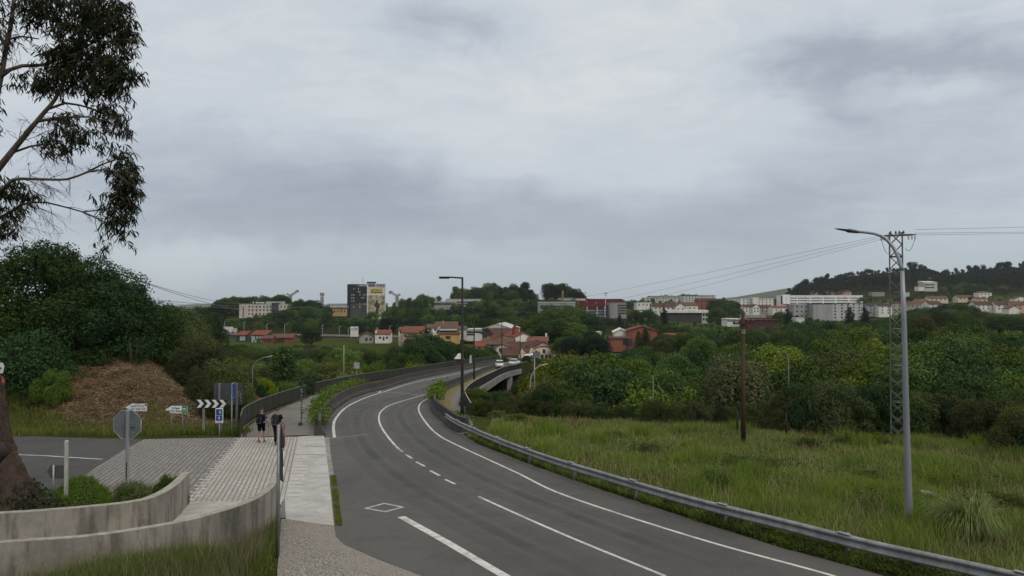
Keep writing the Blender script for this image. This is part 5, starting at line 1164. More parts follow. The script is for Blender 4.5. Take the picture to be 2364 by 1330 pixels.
# foliage: hanging sickle leaves in clumps (photo pixel, half width, half height, density)
clumps = [(150, 20, 95, 55, 1.25), (70, 15, 60, 40, .8), (215, 40, 60, 60, .9), (265, 45, 45, 60, 1.3), (285, 95, 32, 55, 1.0), (180, 95, 70, 40, 1.2), (130, 130, 50, 30, .9), (185, 150, 85, 40, 1.35), (270, 160, 50, 45, 1.3), (120, 190, 55, 38, 1.0), (215, 195, 70, 35, 1.3), (285, 190, 35, 40, 1.0), (100, 205, 40, 28, .7), (40, 195, 28, 24, .45), (250, 225, 40, 25, .6), (75, 60, 25, 22, .3),
          (245, 265, 38, 28, 1.0), (275, 288, 32, 32, 1.0), (150, 290, 45, 28, .9), (175, 330, 38, 30, .9), (130, 345, 32, 34, .7), (215, 310, 30, 26, .6), (110, 315, 22, 26, .35), (240, 340, 22, 14, .4),
          (265, 352, 30, 22, .6), (275, 385, 32, 35, 1.0), (295, 425, 30, 45, 1.3), (275, 455, 38, 45, 1.35), (300, 480, 20, 50, .8), (260, 500, 30, 35, .8), (275, 535, 28, 35, .8), (245, 575, 20, 18, .55), (285, 555, 14, 18, .35), (200, 458, 16, 14, .2), (188, 552, 10, 12, .18), (225, 430, 12, 18, .15), (232, 490, 14, 22, .2),
          (20, 435, 35, 40, 1.0), (45, 475, 30, 35, .7), (15, 510, 30, 40, .9), (35, 545, 20, 16, .3), (-30, 470, 40, 60, 1.0), (-20, 80, 50, 80, .8), (5, 45, 14, 16, .25), (-40, 250, 40, 80, .5), (70, 470, 20, 20, .35), (-20, 560, 30, 30, .5)]
r = np.random.default_rng(4); PL, TL, LL, SL = [], [], [], []; sprigs = MB()
sc_ = D0 / FPX
for px, py, hw_, hh_, den in clumps:
    c0 = eu(px, py) - tb; ns = int(den * hw_ * hh_ / 40)
    for k in range(ns):
        a = sphere_dirs(r, 1)[0] * r.random() ** .4
        st = Vector((c0.x + a[0] * hw_ * sc_, c0.y + a[1] * min(hw_, hh_) * 1.15 * sc_, c0.z + a[2] * hh_ * sc_ + .12))
        v = Vector((r.normal() * .8, r.normal() * .8, r.normal() * .4 - .1)).normalized()
        if k % 3 == 0: sprigs.tube([st - v * .12, st, st + v * .25 - Vector((0, 0, .1))], [.006, .005, .002], 3, cap=False)
        for j in range(9):
            p = st + v * (.03 * j) - Vector((0, 0, .012 * j * j * .12)); PL.append((p.x + r.normal() * .03, p.y + r.normal() * .03, p.z)); hv = np.array([r.normal() * .42 + v.x * .2, r.normal() * .42, -1.0 + .55 * r.random()]); TL.append(hv / np.linalg.norm(hv)); LL.append(.17 + .15 * r.random()); SL.append(r.normal() * .25)
PL, TL, LL, SL = np.array(PL), np.array(TL), np.array(LL), np.array(SL); m_ = len(PL)
side = np.cross(TL, sphere_dirs(r, m_)); side /= np.linalg.norm(side, axis=1, keepdims=True); nr = np.cross(side, TL); wd = (.014 + .011 * r.random(m_))[:, None]; L_ = LL[:, None]; cv = (SL[:, None] * L_) * side
V = np.stack([PL, PL + TL * L_ * .35 - side * wd + cv * .5, PL + TL * L_ * .35 + side * wd + cv * .5, PL + TL * L_ * .72 - side * wd * .75 + cv * .55, PL + TL * L_ * .72 + side * wd * .75 + cv * .55, PL + TL * L_ + cv * .1], 1).reshape(-1, 3)
b_ = (np.arange(m_) * 6)[:, None]
Fl = np.concatenate([b_ + np.array([[0, 2, 1]]), b_ + np.array([[1, 2, 4]]), b_ + np.array([[1, 4, 3]]), b_ + np.array([[3, 4, 5]])])
link_mesh('foliage', np_mesh('foliage', V, Fl), leaf_mat('leaf_euc', (.010, .014, .006), (.042, .047, .022), hue=.0, trans=.12, rough=.5), et)
sprigs.build('sprigs', MATS['twig'], et, fix=False)['kind'] = 'stuff'
# ---------------------------------------------------------------- grass and ground cover (uncountable: stuff)
def blades(name, X, Y, hgt, wid, lean, mat, seed, base=None, head=0.0, tips=None):
    r = np.random.default_rng(seed); n = len(X); Z = H(X, Y) + .02 if base is None else base; h = hgt * (.55 + .75 * r.random(n)); a = r.random(n) * 6.283; w = wid * (.7 + .6 * r.random(n))
    la = r.random(n) * 6.283; ln = lean * h * (.3 + r.random(n)); B = np.stack([X, Y, Z], 1); sd = np.stack([np.cos(a), np.sin(a), np.zeros(n)], 1) * (w / 2)[:, None]
    lv = np.stack([np.cos(la) * ln, np.sin(la) * ln, np.zeros(n)], 1); up = np.zeros((n, 3)); up[:, 2] = h
    mid = B + up * .55 + lv * .3; tp = B + up * (1 - .15 * lean) + lv
    V = np.stack([B - sd, B + sd, mid - sd * .8, mid + sd * .8, tp], 1).reshape(-1, 3); b = (np.arange(n) * 5)[:, None]
    F_ = np.concatenate([b + np.array([[0, 1, 3]]), b + np.array([[0, 3, 2]]), b + np.array([[2, 3, 4]])])
    return tag(link_mesh(name, np_mesh(name, V, F_), mat), kind='stuff')
from mathutils import noise as mn
def patchy(X, Y, s, seed):
    return (np.sin(X * s + seed) * np.sin(Y * s * .83 + seed * 2.1) + np.sin(X * s * 2.3 + Y * s * 1.1 + seed) * .5 + np.sin(-X * s * 3.9 + Y * s * 2.7) * .3) / 1.8
gx_ = np.array([(p.x, p.y) for p in gp]); 
def guard_x(Y): o_ = np.argsort(gx_[:, 1]); return np.interp(Y, gx_[o_, 1], gx_[o_, 0])
hx = np.array([((a[0] - CX) / FPX * a[2], a[2]) for a in hl])
def inside_meadow(X, Y):
    back = np.interp(X, hx[:, 0], hx[:, 1] + 1.5) if hx[0, 0] < hx[-1, 0] else 0
    return (X > guard_x(Y) + .15) & (Y < back)
r = np.random.default_rng(12); n = 1000000
Y = 12 + 42 * r.random(n); X = -6 + 38 * r.random(n); k = inside_meadow(X, Y) & (np.abs(X) < Y * .78 + 2) & (r.random(n) < np.clip(20 / Y, .35, 1)) & (X > np.interp(Y, [12, 50, 53, 60], [-9, -9, -1.0, 3]))
k &= ~((X < -1.4) & (Y > 43))
X, Y = X[k], Y[k]
gm = leaf_mat('grass_meadow', (.10, .155, .020), (.215, .275, .048), hue=.0, trans=.3, world_patch=.22, patch=(.14, .195, .040)); gm2 = leaf_mat('grass_straw', (.22, .19, .07), (.38, .34, .17), hue=.0, trans=.25)
gm3 = leaf_mat('grass_green', (.055, .10, .012), (.13, .195, .026), hue=.0, trans=.3)
pt = patchy(X, Y, .55, 1.0); hh = (.20 + .30 * np.clip(pt + .3, 0, 1)) * np.interp(Y, [25, 45], [1, .55])
blades('meadow_grass', X, Y, hh, .008 + .0004 * Y, .75, gm, 1)
s_ = (r.random(len(X)) < .10) & (patchy(X, Y, .42, 9) > .1); blades('rusty_weeds', X[s_], Y[s_], .38, .012 + .0004 * Y[s_], .5, leaf_mat('grass_rusty', (.07, .05, .02), (.19, .13, .055), hue=0, trans=.2), 31)
s_ = r.random(len(X)) < .065; blades('seed_grass', X[s_], Y[s_], (.46 + .2 * r.random(s_.sum())) * np.interp(Y[s_], [25, 45], [1, .6]), .006 + .0003 * Y[s_], .35, gm2, 2)
s_ = (r.random(len(X)) < .22) & (patchy(X, Y, .3, 4) > .15); blades('lush_grass', X[s_], Y[s_], .36, .016, .7, gm3, 3)
# low broad-leaved growth: under the guardrail, dark tussocks in the meadow, around the walls
def cover(name, X, Y, h, leaf, mat, seed, base=None):
    r = np.random.default_rng(seed); n = len(X); Z = (H(X, Y) if base is None else base) + h * r.random(n) ** 1.3
    N = sphere_dirs(r, n); N[:, 2] = np.abs(N[:, 2]) + .4; N /= np.linalg.norm(N, axis=1, keepdims=True); s = leaf * (.5 + r.random(n)); V, F_ = leaf_quads(r, np.stack([X, Y, Z], 1), N, s, s * .7)
    return tag(link_mesh(name, np_mesh(name, V, F_), mat), kind='stuff')
rr_ = np.array([(p.x, p.y) for p in road_right if 12 < p.y < 46])
def roadR(Y): o_ = np.argsort(rr_[:, 1]); return np.interp(Y, rr_[o_, 1], rr_[o_, 0])
n = 90000; Y = 13.5 + 28 * r.random(n); e0, e1_ = roadR(Y), guard_x(Y) + .5; e1_ = np.maximum(e1_, e0 + .55); X = e0 + (e1_ - e0) * r.random(n) ** .9 + .12 * patchy(Y * 0, Y, 3.1, 2) * (r.random(n) < .5)
cover('verge_brambles', X, Y, (.10 + .34 * np.clip((X - e0) / .28, 0, 1)) * (.85 + .35 * patchy(Y, Y, 2.1, 6)), .06, leaf_mat('leaf_bramble', (.028, .043, .010), (.075, .09, .024), hue=0, world_patch=.9, patch=(.085, .105, .016)), 5)
n = 30000; Y = 13.5 + 28 * r.random(n); e0, e1_ = roadR(Y), guard_x(Y) + .3; X = e0 + .08 + (np.maximum(e1_, e0 + .5) - e0) * r.random(n)
blades('verge_grass', X, Y, .30, .012, .6, gm, 6)
n = 15000; cx_, cy_ = [], []
for px, py, rad in ((1640, 1120, 2.2), (1700, 1075, 1.3), (1780, 1080, 1.0), (1990, 1020, 1.8), (2080, 1170, 1.0), (2000, 1110, 1.4), (1500, 1045, 1.0), (2190, 1120, 1.2), (1880, 1030, 1.2), (2330, 1180, 1.3)):
    g = G(px, py); m_ = n // 10; cx_.append(g.x + r.normal(size=m_) * rad * .75); cy_.append(g.y + r.normal(size=m_) * rad * .75)
cover('dark_undergrowth', np.concatenate(cx_), np.concatenate(cy_), .55, .065, leaf_mat('leaf_under', (.030, .045, .012), (.075, .095, .025), hue=0), 7)
for px, py, hh_, mk in ((1640, 1125, .85, 'dark'), (1668, 1118, .7, 'olive'), (1705, 1078, .75, 'dark'), (1730, 1090, .6, 'mid'), (1775, 1085, .6, 'olive'), (1500, 1048, .6, 'olive'), (1420, 1010, .6, 'mid'), (1960, 1026, .8, 'olive'), (2010, 1024, .9, 'mid'), (1865, 1032, .7, 'brown'), (2060, 1172, .6, 'olive'), (2000, 1112, .65, 'dark'), (2320, 1178, .8, 'olive'), (1270, 985, .7, 'mid'), (1150, 965, .8, 'olive'), (1195, 972, .7, 'mid'), (2180, 1118, .6, 'brown'), (1590, 1035, .5, 'mid')):
    g = G(px, py); tree('bush', px, pxof(Vector((g.x, g.y, plane(g.y) + hh_ * .8)))[1], g.y, {'dark': 'mid', 'brown': 'olive', 'mid': 'bright'}.get(mk, mk), 1.35, group='weedy bushes scattered in the meadow', hmin=.45, name='weed_bush', word='weed clump')
X2, Y2 = X[:0], Y[:0]; r = np.random.default_rng(77); c_ = [G(px, py) for px, py in zip(r.uniform(1150, 2400, 70), r.uniform(985, 1290, 70))]
X2 = np.concatenate([q.x + r.normal(size=260) * .35 for q in c_]); Y2 = np.concatenate([q.y + r.normal(size=260) * .45 for q in c_]); k = inside_meadow(X2, Y2) & (Y2 < 46); blades('tall_weeds', X2[k], Y2[k], .72, .006 + .0004 * Y2[k], .4, gm, 41); k &= r.random(len(k)) < .6; blades('tall_weeds', X2[k], Y2[k] + .2, .60, .012, .6, gm3, 42)
# pampas-like tussock right of the lamp
g = at(2240, 1215, 20.5); t = thing('grass_tussock', 'large arching pale green grass tussock right of the grey lamp in the meadow', 'grass clump', (g.x, 20.5, Hs(g.x, 20.5)))
n = 1700; r = np.random.default_rng(8); a = r.random(n) * 6.283; q = .25 * r.random(n); L_ = (.55 + .85 * r.random(n)) * (1 + .25 * np.sin(a * 3)); out = .15 + .85 * r.random(n); vsx = []
for f, z in ((0, 0), (.3, .58), (.65, .70), (1.0, .36)): vsx.append(np.stack([np.cos(a) * (q + out * f * L_), np.sin(a) * (q + out * f * L_), L_ * z * (1.25 - .45 * out)], 1))
sd = np.stack([-np.sin(a), np.cos(a), a * 0], 1) * .009
V = np.stack([vsx[0] - sd, vsx[0] + sd, vsx[1] - sd, vsx[1] + sd, vsx[2] - sd * .8, vsx[2] + sd * .8, vsx[3]], 1).reshape(-1, 3); b = (np.arange(n) * 7)[:, None]
F_ = np.concatenate([b + np.array([q_]) for q_ in ([0, 1, 3], [0, 3, 2], [2, 3, 5], [2, 5, 4], [4, 5, 6])]); link_mesh('blades', np_mesh('tussock', V, F_), leaf_mat('grass_tussock', (.11, .15, .045), (.23, .27, .11), hue=0, trans=.3), t)
# bank below the dark trees: rough grass; mound: chips and dry twigs
r = np.random.default_rng(15); n = 60000; X = -48 + 36 * r.random(n); Y = 41 + 10 * r.random(n); e = np.interp(X, [-48, -33, -29, -24, -20, -14.5, -12], [41.6, 43.2, 42.0, 42.3, 43.0, 43.0, 43.0]); k = (Y > e) & (r.random(n) < np.where((X > -29) & (Y > 45.2), .10, 1)) & (Y < 47.5 + 1.5 * patchy(X, Y, .8, 2) + 4 * (X < -30)) & ~((X > -17.0) & (Y > 44.6)) & (X < -15.4 + .0 * Y)
blades('bank_grass', X[k], Y[k], .42, .03, .6, leaf_mat('grass_bank', (.09, .10, .016), (.22, .20, .045), hue=0, trans=.3, world_patch=.35, patch=(.085, .13, .018)), 9)
n = 60000; X = -30.5 + 12 * r.random(n); Y = 43.4 + 15 * r.random(n); k = ((np.abs((X + 22.9) / 4.9) ** 2.8 + np.abs((Y - 51.3) / 7.9) ** 2.8) < 1 + .30 * patchy(X, Y, 1.1, 3) + .25 * r.normal(size=n) * (r.random(n) < .3)); X, Y = X[k], Y[k]; n = len(X)
a = r.random(n) * 6.283; el = r.normal(size=n) * .35; L_ = .07 + .50 * r.random(n) ** 5; dv = np.stack([np.cos(a) * np.cos(el), np.sin(a) * np.cos(el), np.sin(el)], 1); P = np.stack([X, Y, H(X, Y) + .03 + .22 * r.random(n) ** 2], 1); sd = np.cross(dv, sphere_dirs(r, n)); sd /= np.linalg.norm(sd, axis=1, keepdims=True); wv = (.006 + .009 * r.random(n))[:, None]
V = np.stack([P - dv * L_[:, None] / 2 - sd * wv, P + dv * L_[:, None] / 2 - sd * wv * .6, P + dv * L_[:, None] / 2 + sd * wv * .6, P - dv * L_[:, None] / 2 + sd * wv], 1).reshape(-1, 3)
m, t_, b = new_mat('chips'); b.inputs['Roughness'].default_value = .95; isl = t_.new('ShaderNodeNewGeometry').outputs['Random Per Island']; t_.l.new(t_.mix(t_.math('POWER', isl, 2.2), (.075, .052, .031), (.36, .265, .17)), b.inputs['Base Color'])
tag(link_mesh('wood_chips', np_mesh('wood_chips', V, np.arange(4 * n).reshape(n, 4)), m), kind='stuff')
# grass in front of the outer wall and weeds behind the inner one
r = np.random.default_rng(16)
wl = [(p.x, p.y) for p in spline([G(x, y, 1.3) for x, y in [(-330, 1296), (0, 1251), (200, 1236), (400, 1206), (500, 1181), (580, 1153), (622, 1124), (637, 1098)]], .3)]; wl = np.array(wl)
n = 90000; i = r.integers(0, len(wl), n); off = r.random(n) ** .8 * 4.5; X = wl[i, 0] + r.normal(size=n) * .12 + off * .22; Y = wl[i, 1] - .2 - off
wall_y = np.interp(X, wl[:, 0], wl[:, 1]); edge_x = np.interp(Y, [12, 17, 18, 19, 20, 22], [-5.0, -5.3, -5.6, -5.95, -6.3, -6.9]); k = (Y < wall_y - .16) & (X < edge_x + .1 * r.normal(size=n)) & (Y > 11)
X, Y = X[k], Y[k]; fd = .5 + .5 * patchy(X, Y, 1.3, 5)
blades('front_grass', X, Y, .24 + .22 * fd, .014, .6, leaf_mat('grass_front', (.06, .095, .012), (.16, .205, .03), hue=0, trans=.35, world_patch=.7, patch=(.11, .14, .026)), 10)
k = r.random(len(X)) < .09; blades('front_seed_grass', X[k], Y[k], .66, .009, .3, leaf_mat('straw2', (.10, .10, .045), (.22, .20, .11), hue=0, trans=.25), 11)
def px_region(n, cols, upper, lower):
    px = cols[0] + (cols[-1] - cols[0]) * r.random(n); u0, u1 = np.interp(px, cols, upper), np.interp(px, cols, lower); py = u0 + (u1 - u0) * r.random(n); g = [G(a, b) for a, b in zip(px, py)]
    return np.array([q.x for q in g]), np.array([q.y for q in g])
WC, WU, WL = [-80, 0, 90, 130, 175, 215, 245, 262], [1120, 1120, 1128, 1132, 1108, 1104, 1135, 1160], [1200, 1196, 1190, 1187, 1183, 1178, 1174, 1170]
X, Y = px_region(15000, WC, WU, WL); blades('wall_weeds', X, Y, .20 + .2 * np.clip(patchy(X, Y, 1.7, 1), -.6, 1), .018, .6, gm3, 12)
X, Y = px_region(11000, WC, [u + 14 for u in WU], WL); cover('ground_ivy', X, Y, .22, .07, leaf_mat('leaf_weed', (.026, .045, .010), (.085, .115, .026), hue=0), 13)
X, Y = px_region(1600, [262, 300, 345, 385], [1135, 1120, 1128, 1130], [1166, 1160, 1150, 1136]); blades('wall_weeds', X, Y, .32, .012, .5, LM['olive'], 17)
X, Y = px_region(7000, [338, 400, 460, 500, 553], [972, 985, 990, 992, 996], [1006, 1004, 1003, 1003, 1004]); blades('bank_grass', X, Y, .30, .022, .6, MATS['grass_bank'], 18)
n = 16000; a = r.random(n) * 6.283; q = 1.2 + 1.6 * r.random(n) ** 1.5; X = tb.x + np.cos(a) * q * 1.1; Y = tb.y + np.sin(a) * q; k = X > -16; cover('trunk_ivy', X[k], Y[k], np.clip(1.5 - .55 * (q[k] - 1.2) * 2, .15, 1.5), .085, leaf_mat('leaf_ivy', (.016, .024, .010), (.055, .062, .026), hue=0), 14)
# shrublet by the inner wall's end, flower dots
tree('bush', 393, 1083, 24.6, 'mid', .5, 'small leafy shrub growing beside the upright end of the inner wall', hmin=.5)
tree('bush', 310, 1108, 23.4, 'olive', .7, 'low thin weed bush behind the curved wall, right of the stop sign post', hmin=.4)
# climbers over the barriers' near ends
def climber(label, path, nleaf, spread, hgt, mk, seed, leaf=.12):
    r = np.random.default_rng(seed); P = np.array([(p.x, p.y) for p in path]); c = P.mean(0); t = thing('climbing_plant', label, 'plant', (c[0], c[1], plane(c[1])))
    i = r.integers(0, len(P), nleaf); X = P[i, 0] + r.normal(size=nleaf) * spread; Y = P[i, 1] + r.normal(size=nleaf) * spread * 1.3; lump = .55 + .45 * np.sin(i * .9 + seed) * np.sin(i * .37); Z = plane(Y) + hgt * (.25 + .85 * r.random(nleaf) * lump)
    N = sphere_dirs(r, nleaf); N[:, 2] = np.abs(N[:, 2]) + .3; N /= np.linalg.norm(N, axis=1, keepdims=True); s = leaf * (.6 + .8 * r.random(nleaf)); V, F_ = leaf_quads(r, np.stack([X - c[0], Y - c[1], Z - plane(c[1])], 1), N, s, s * .85)
    link_mesh('foliage', np_mesh('foliage', V, F_), LM[mk], t)
    st = MB(); q = P[::3] - c
    st.tube([Vector((a, b, plane(b + c[1]) - plane(c[1]) + hgt * .5)) for a, b in q], .02, 5); st.build('stem', bark, t); return t
LM['ivy'] = leaf_mat('leaf_ivy_bright', (.045, .075, .012), (.14, .19, .03), hue=.0)
climber('bright green climber spilling over the near end of the left barrier', [p for p in spline(GP([(741, 992), (738, 972), (748, 948), (772, 926), (803, 908), (840, 894)]), .3)], 9500, .26, 1.15, 'ivy', 21)
climber('grassy green growth behind the climber along the left barrier', [p for p in spline(GP([(731, 975), (740, 945), (763, 919), (796, 901), (818, 892)]), .3)], 4500, .32, 1.2, 'mid', 22, .13)
climber('bright green plant tuft on the bend of the right barrier', [p for p in spline(GP([(1004, 935), (1004, 925), (1012, 912), (1022, 903)]), .3)], 2600, .38, 1.5, 'ivy', 23, .15)
climber('low green growth by the concrete barrier foot at the guardrail start', [p for p in spline(GP([(1068, 985), (1058, 972), (1046, 962)]), .3)], 900, .3, .6, 'mid', 24, .11)
n = 5000; r = np.random.default_rng(31); ii = r.integers(0, len(pl_), n); i0 = r.integers(0, 5, n); tt = r.random(n); X = np.array([pl_[a].x + (pl_[a + 1].x - pl_[a].x) * b for a, b in zip(i0, tt)]) + .15 + .2 * r.random(n); Y = np.array([pl_[a].y + (pl_[a + 1].y - pl_[a].y) * b for a, b in zip(i0, tt)]); cover('path_edge_litter', X, Y, .08, .07, leaf_mat('litter', (.07, .06, .03), (.2, .18, .11), hue=0), 15, plane(Y))
n = 3500; tt = r.random(n); a_, b_2 = G(763, 1098), G(773, 1215); X = a_.x + (b_2.x - a_.x) * tt + .02 + .20 * r.random(n); Y = a_.y + (b_2.y - a_.y) * tt; k = patchy(X * 0, Y, 2.6, 1) + .4 * r.normal(size=n) > -.15; X, Y = X[k], Y[k]; blades('kerb_grass', X, Y, .05, .02, .6, MATS['grass_bank'], 16, plane(Y) + .005)
# ---------------------------------------------------------------- houses and town
def tile_mat(name, c1, c2):
    if name in MATS: return MATS[name]
    m, t, b = new_mat(name); b.inputs['Roughness'].default_value = .95; b.inputs['Specular IOR Level'].default_value = .05; g = coords(t)
    w = t.new('ShaderNodeTexWave', bands_direction='X', ins={'Vector': g, 'Scale': 1.1, 'Distortion': 1.0}).outputs['Fac']; n = t.noise(g, .35, 6, .7); n2 = t.noise(g, 3, 3, .7)
    c = t.mix(t.rng(n, .35, .65), c1, c2); c = t.mix(t.math('MULTIPLY', t.rng(n2, .4, .65), .5), c, tuple(k * .55 for k in c1)); c = t.mix(t.math('MULTIPLY', w, .25), c, tuple(k * .5 for k in c2))
    t.l.new(c, b.inputs['Base Color']); MATS[name] = m; return m
RT = {'red': tile_mat('tiles_red', (.22, .07, .05), (.16, .06, .045)), 'orange': tile_mat('tiles_orange', (.18, .08, .055), (.14, .07, .052)), 'brown': tile_mat('tiles_brown', (.105, .058, .045), (.07, .042, .034)), 'dull': tile_mat('tiles_dull', (.135, .08, .06), (.10, .063, .05)), 'dark': tile_mat('tiles_dark', (.06, .055, .052), (.04, .038, .036))}
def plaster(n, c): return M('plaster_' + n, c, tuple(k * .72 for k in c), scale=.5, rough=.95, streak=True, spec=.03)
PL_ = {'white': plaster('white', (.68, .66, .61)), 'cream': plaster('cream', (.62, .52, .40)), 'pink': plaster('pink', (.52, .34, .25)), 'yellow': plaster('yellow', (.50, .32, .12)), 'grey': plaster('grey', (.34, .34, .335)), 'lgrey': plaster('light_grey', (.48, .48, .465)), 'green': plaster('green', (.055, .10, .05)), 'dred': plaster('dark_red', (.22, .075, .065)),
       'brick': plaster('brick', (.26, .10, .068)), 'slate': plaster('slate', (.055, .062, .066)), 'dark': plaster('dark', (.06, .058, .055)), 'maroon': plaster('maroon', (.060, .008, .013)), 'stone': plaster('stone', (.33, .30, .25)), 'concrete': plaster('concrete', (.29, .285, .265)), 'redp': plaster('red_panel', (.12, .040, .036)), 'ochre': plaster('ochre', (.45, .33, .16))}
glass = M('window_dark', (.022, .025, .028), (.04, .044, .048), scale=.7, rough=.25, spec=.5); glass_l = M('window_pale', (.40, .42, .43), (.3, .32, .33), scale=.7, rough=.35)
frame_w = M('frame_white', (.55, .55, .53)); chim_m = M('chimney', (.3, .25, .2))
def base_z(x, d): return Hs(x, d) - .6
class Bld:
    """a building: px0..px1 wide at depth d, eave and base rows of the photo, depth in metres, yaw in degrees"""
    def __init__(s, name, label, cat, px0, px1, py_eave, py_base, d, depth, wall, yaw=0.0, group=None, sink=2.5):
        s.d = d; pc = at((px0 + px1) / 2, py_base, d); s.w = (px1 - px0) / FPX * d; s.h = (py_base - py_eave) / FPX * d; s.dep = depth; s.px0, s.px1, s.pyb = px0, px1, py_base
        s.t = thing(name, label, cat, pc, R(yaw), group); s.sink = sink; s.wall = wall
    def walls(s, gable=None, mat=None, ridge=0.0):
        w, h, dp = s.w / 2, s.h, s.dep; m = mat or PL_[s.wall]; mb = MB()
        if gable == 'front': mb.prism_y([(-w, -s.sink), (w, -s.sink), (w, h), (0, h + ridge), (-w, h)], 0, dp)
        elif gable == 'side':
            mb.add([(x, y, z) for x in (-w, w) for y, z in ((0, -s.sink), (dp, -s.sink), (dp, h), (dp / 2, h + ridge), (0, h))], [(0, 1, 2, 3, 4), (9, 8, 7, 6, 5), (0, 5, 6, 1), (1, 6, 7, 2), (2, 7, 8, 3), (3, 8, 9, 4), (4, 9, 5, 0)])
        else: mb.box((0, dp / 2, (h - s.sink) / 2), (s.w, dp, h + s.sink))
        mb.build('wall', m, s.t); return s
    def roof(s, kind, ridge, mat, ov=.4, th=.22):
        w, h, dp = s.w / 2 + ov, s.h + .02, s.dep; mb = MB(); e = ridge * ov / (dp / 2) if kind != 'front' else ridge * ov / max(s.w / 2, .1)
        if kind == 'side':
            a = [(-ov, h - e), (dp / 2, h + ridge), (dp + ov, h - e)]
            mb.add([(x, y, z + k) for x in (-w, w) for k in (.02, th) for y, z in a], [(3, 4, 10, 9), (4, 5, 11, 10), (0, 6, 7, 1), (1, 7, 8, 2), (0, 1, 4, 3), (1, 2, 5, 4), (6, 9, 10, 7), (7, 10, 11, 8), (0, 3, 9, 6), (2, 8, 11, 5)])
        elif kind == 'front':
            a = [(-w, h - e), (0, h + ridge), (w, h - e)]
            mb.add([(x, y, z + k) for y in (-ov, dp + ov) for k in (.02, th) for x, z in a], [(3, 4, 10, 9), (4, 5, 11, 10), (0, 6, 7, 1), (1, 7, 8, 2), (0, 1, 4, 3), (1, 2, 5, 4), (6, 9, 10, 7), (7, 10, 11, 8), (0, 3, 9, 6), (2, 8, 11, 5)])
        elif kind == 'hip':
            q = min(w, dp / 2) * .8; mb.add([(-w, -ov, h), (w, -ov, h), (w, dp + ov, h), (-w, dp + ov, h), (-w + q, dp / 2, h + ridge), (w - q, dp / 2, h + ridge)], [(0, 1, 5, 4), (2, 3, 4, 5), (1, 2, 5), (3, 0, 4), (3, 2, 1, 0)])
        elif kind == 'shed': mb.add([(-w, -ov, h), (w, -ov, h), (w, dp + ov, h + ridge), (-w, dp + ov, h + ridge), (-w, -ov, h - .3), (w, -ov, h - .3), (w, dp + ov, h - .3), (-w, dp + ov, h - .3)], [(0, 1, 2, 3), (4, 5, 1, 0), (5, 6, 2, 1), (7, 4, 0, 3), (6, 7, 3, 2), (7, 6, 5, 4)])
        elif kind == 'flat': mb.box((0, dp / 2, h + ridge / 2), (s.w + 2 * ov, dp + 2 * ov, ridge))
        s.r = mb.build('roof', mat, s.t); return s
    def win(s, fx, fz, w, h, mat=None, frame=False, nm='window', side=None):
        """fx: -1..1 across the front, fz: 0..1 of the wall height (centre)"""
        x, z = fx * s.w / 2, fz * s.h
        if side: p, sz = (side * (s.w / 2), s.dep * (fx + 1) / 2, z), (.1, w, h)
        else: p, sz = (x, -.0, z), (w, .1, h)
        o = MB().box(p, sz).build(nm, mat or glass, s.t)
        if frame: MB().box((p[0], p[1] + .01, p[2]), (sz[0] + (.25 if not side else -.02), sz[1] - (.02 if not side else -.25), h + .25)).build('frame', frame_w, o)
        return o
    def row(s, n, fz, w, h, a=-.85, b=.85, **k):
        for i in range(n): s.win(a + (b - a) * (i + .5) / n, fz, w, h, **k)
        return s
    def band(s, fz, h, a=-.96, b=.96, mat=None, nm='window_band', th=.08):
        x0, x1 = a * s.w / 2, b * s.w / 2; MB().box(((x0 + x1) / 2, 0, fz * s.h), (x1 - x0, th * 2, h)).build(nm, mat or glass, s.t); return s
    def chim(s, fx, fy, h=1.3, w=.7, mat=None): MB().box((fx * s.w / 2, s.dep * fy, s.h + 1.0 + h / 2), (w, w, h + 2)).build('chimney', mat or chim_m, s.t); return s
    def box(s, nm, fx0, fx1, z0, z1, y0, y1, mat): MB().box(((fx0 + fx1) * s.w / 4, (y0 + y1) / 2, (z0 + z1) / 2), (abs(fx1 - fx0) * s.w / 2, y1 - y0, z1 - z0)).build(nm, mat, s.t); return s
def H_(label, px0, px1, pye, pyb, d, dep, wall, kind, rid_px, rmat, wins=(), yaw=0, cat='house', name='house', group=None, chim=None, frame=False, ov=.4):
    b = Bld(name, label, cat, px0, px1, pye, pyb, d, dep, wall, yaw, group); rg = rid_px / FPX * d
    b.walls({'side': 'side', 'front': 'front'}.get(kind), ridge=rg).roof(kind, rg, RT.get(rmat) or PL_[rmat], ov)
    for wn in wins: b.win(*wn, frame=frame)
    if chim: b.chim(*chim)
    return b
W2 = [(-.6, .72, .9, 1.1), (0, .72, .9, 1.1), (.6, .72, .9, 1.1), (-.6, .27, .9, 1.2), (.05, .25, 1.0, 1.8), (.6, .27, .9, 1.2)]
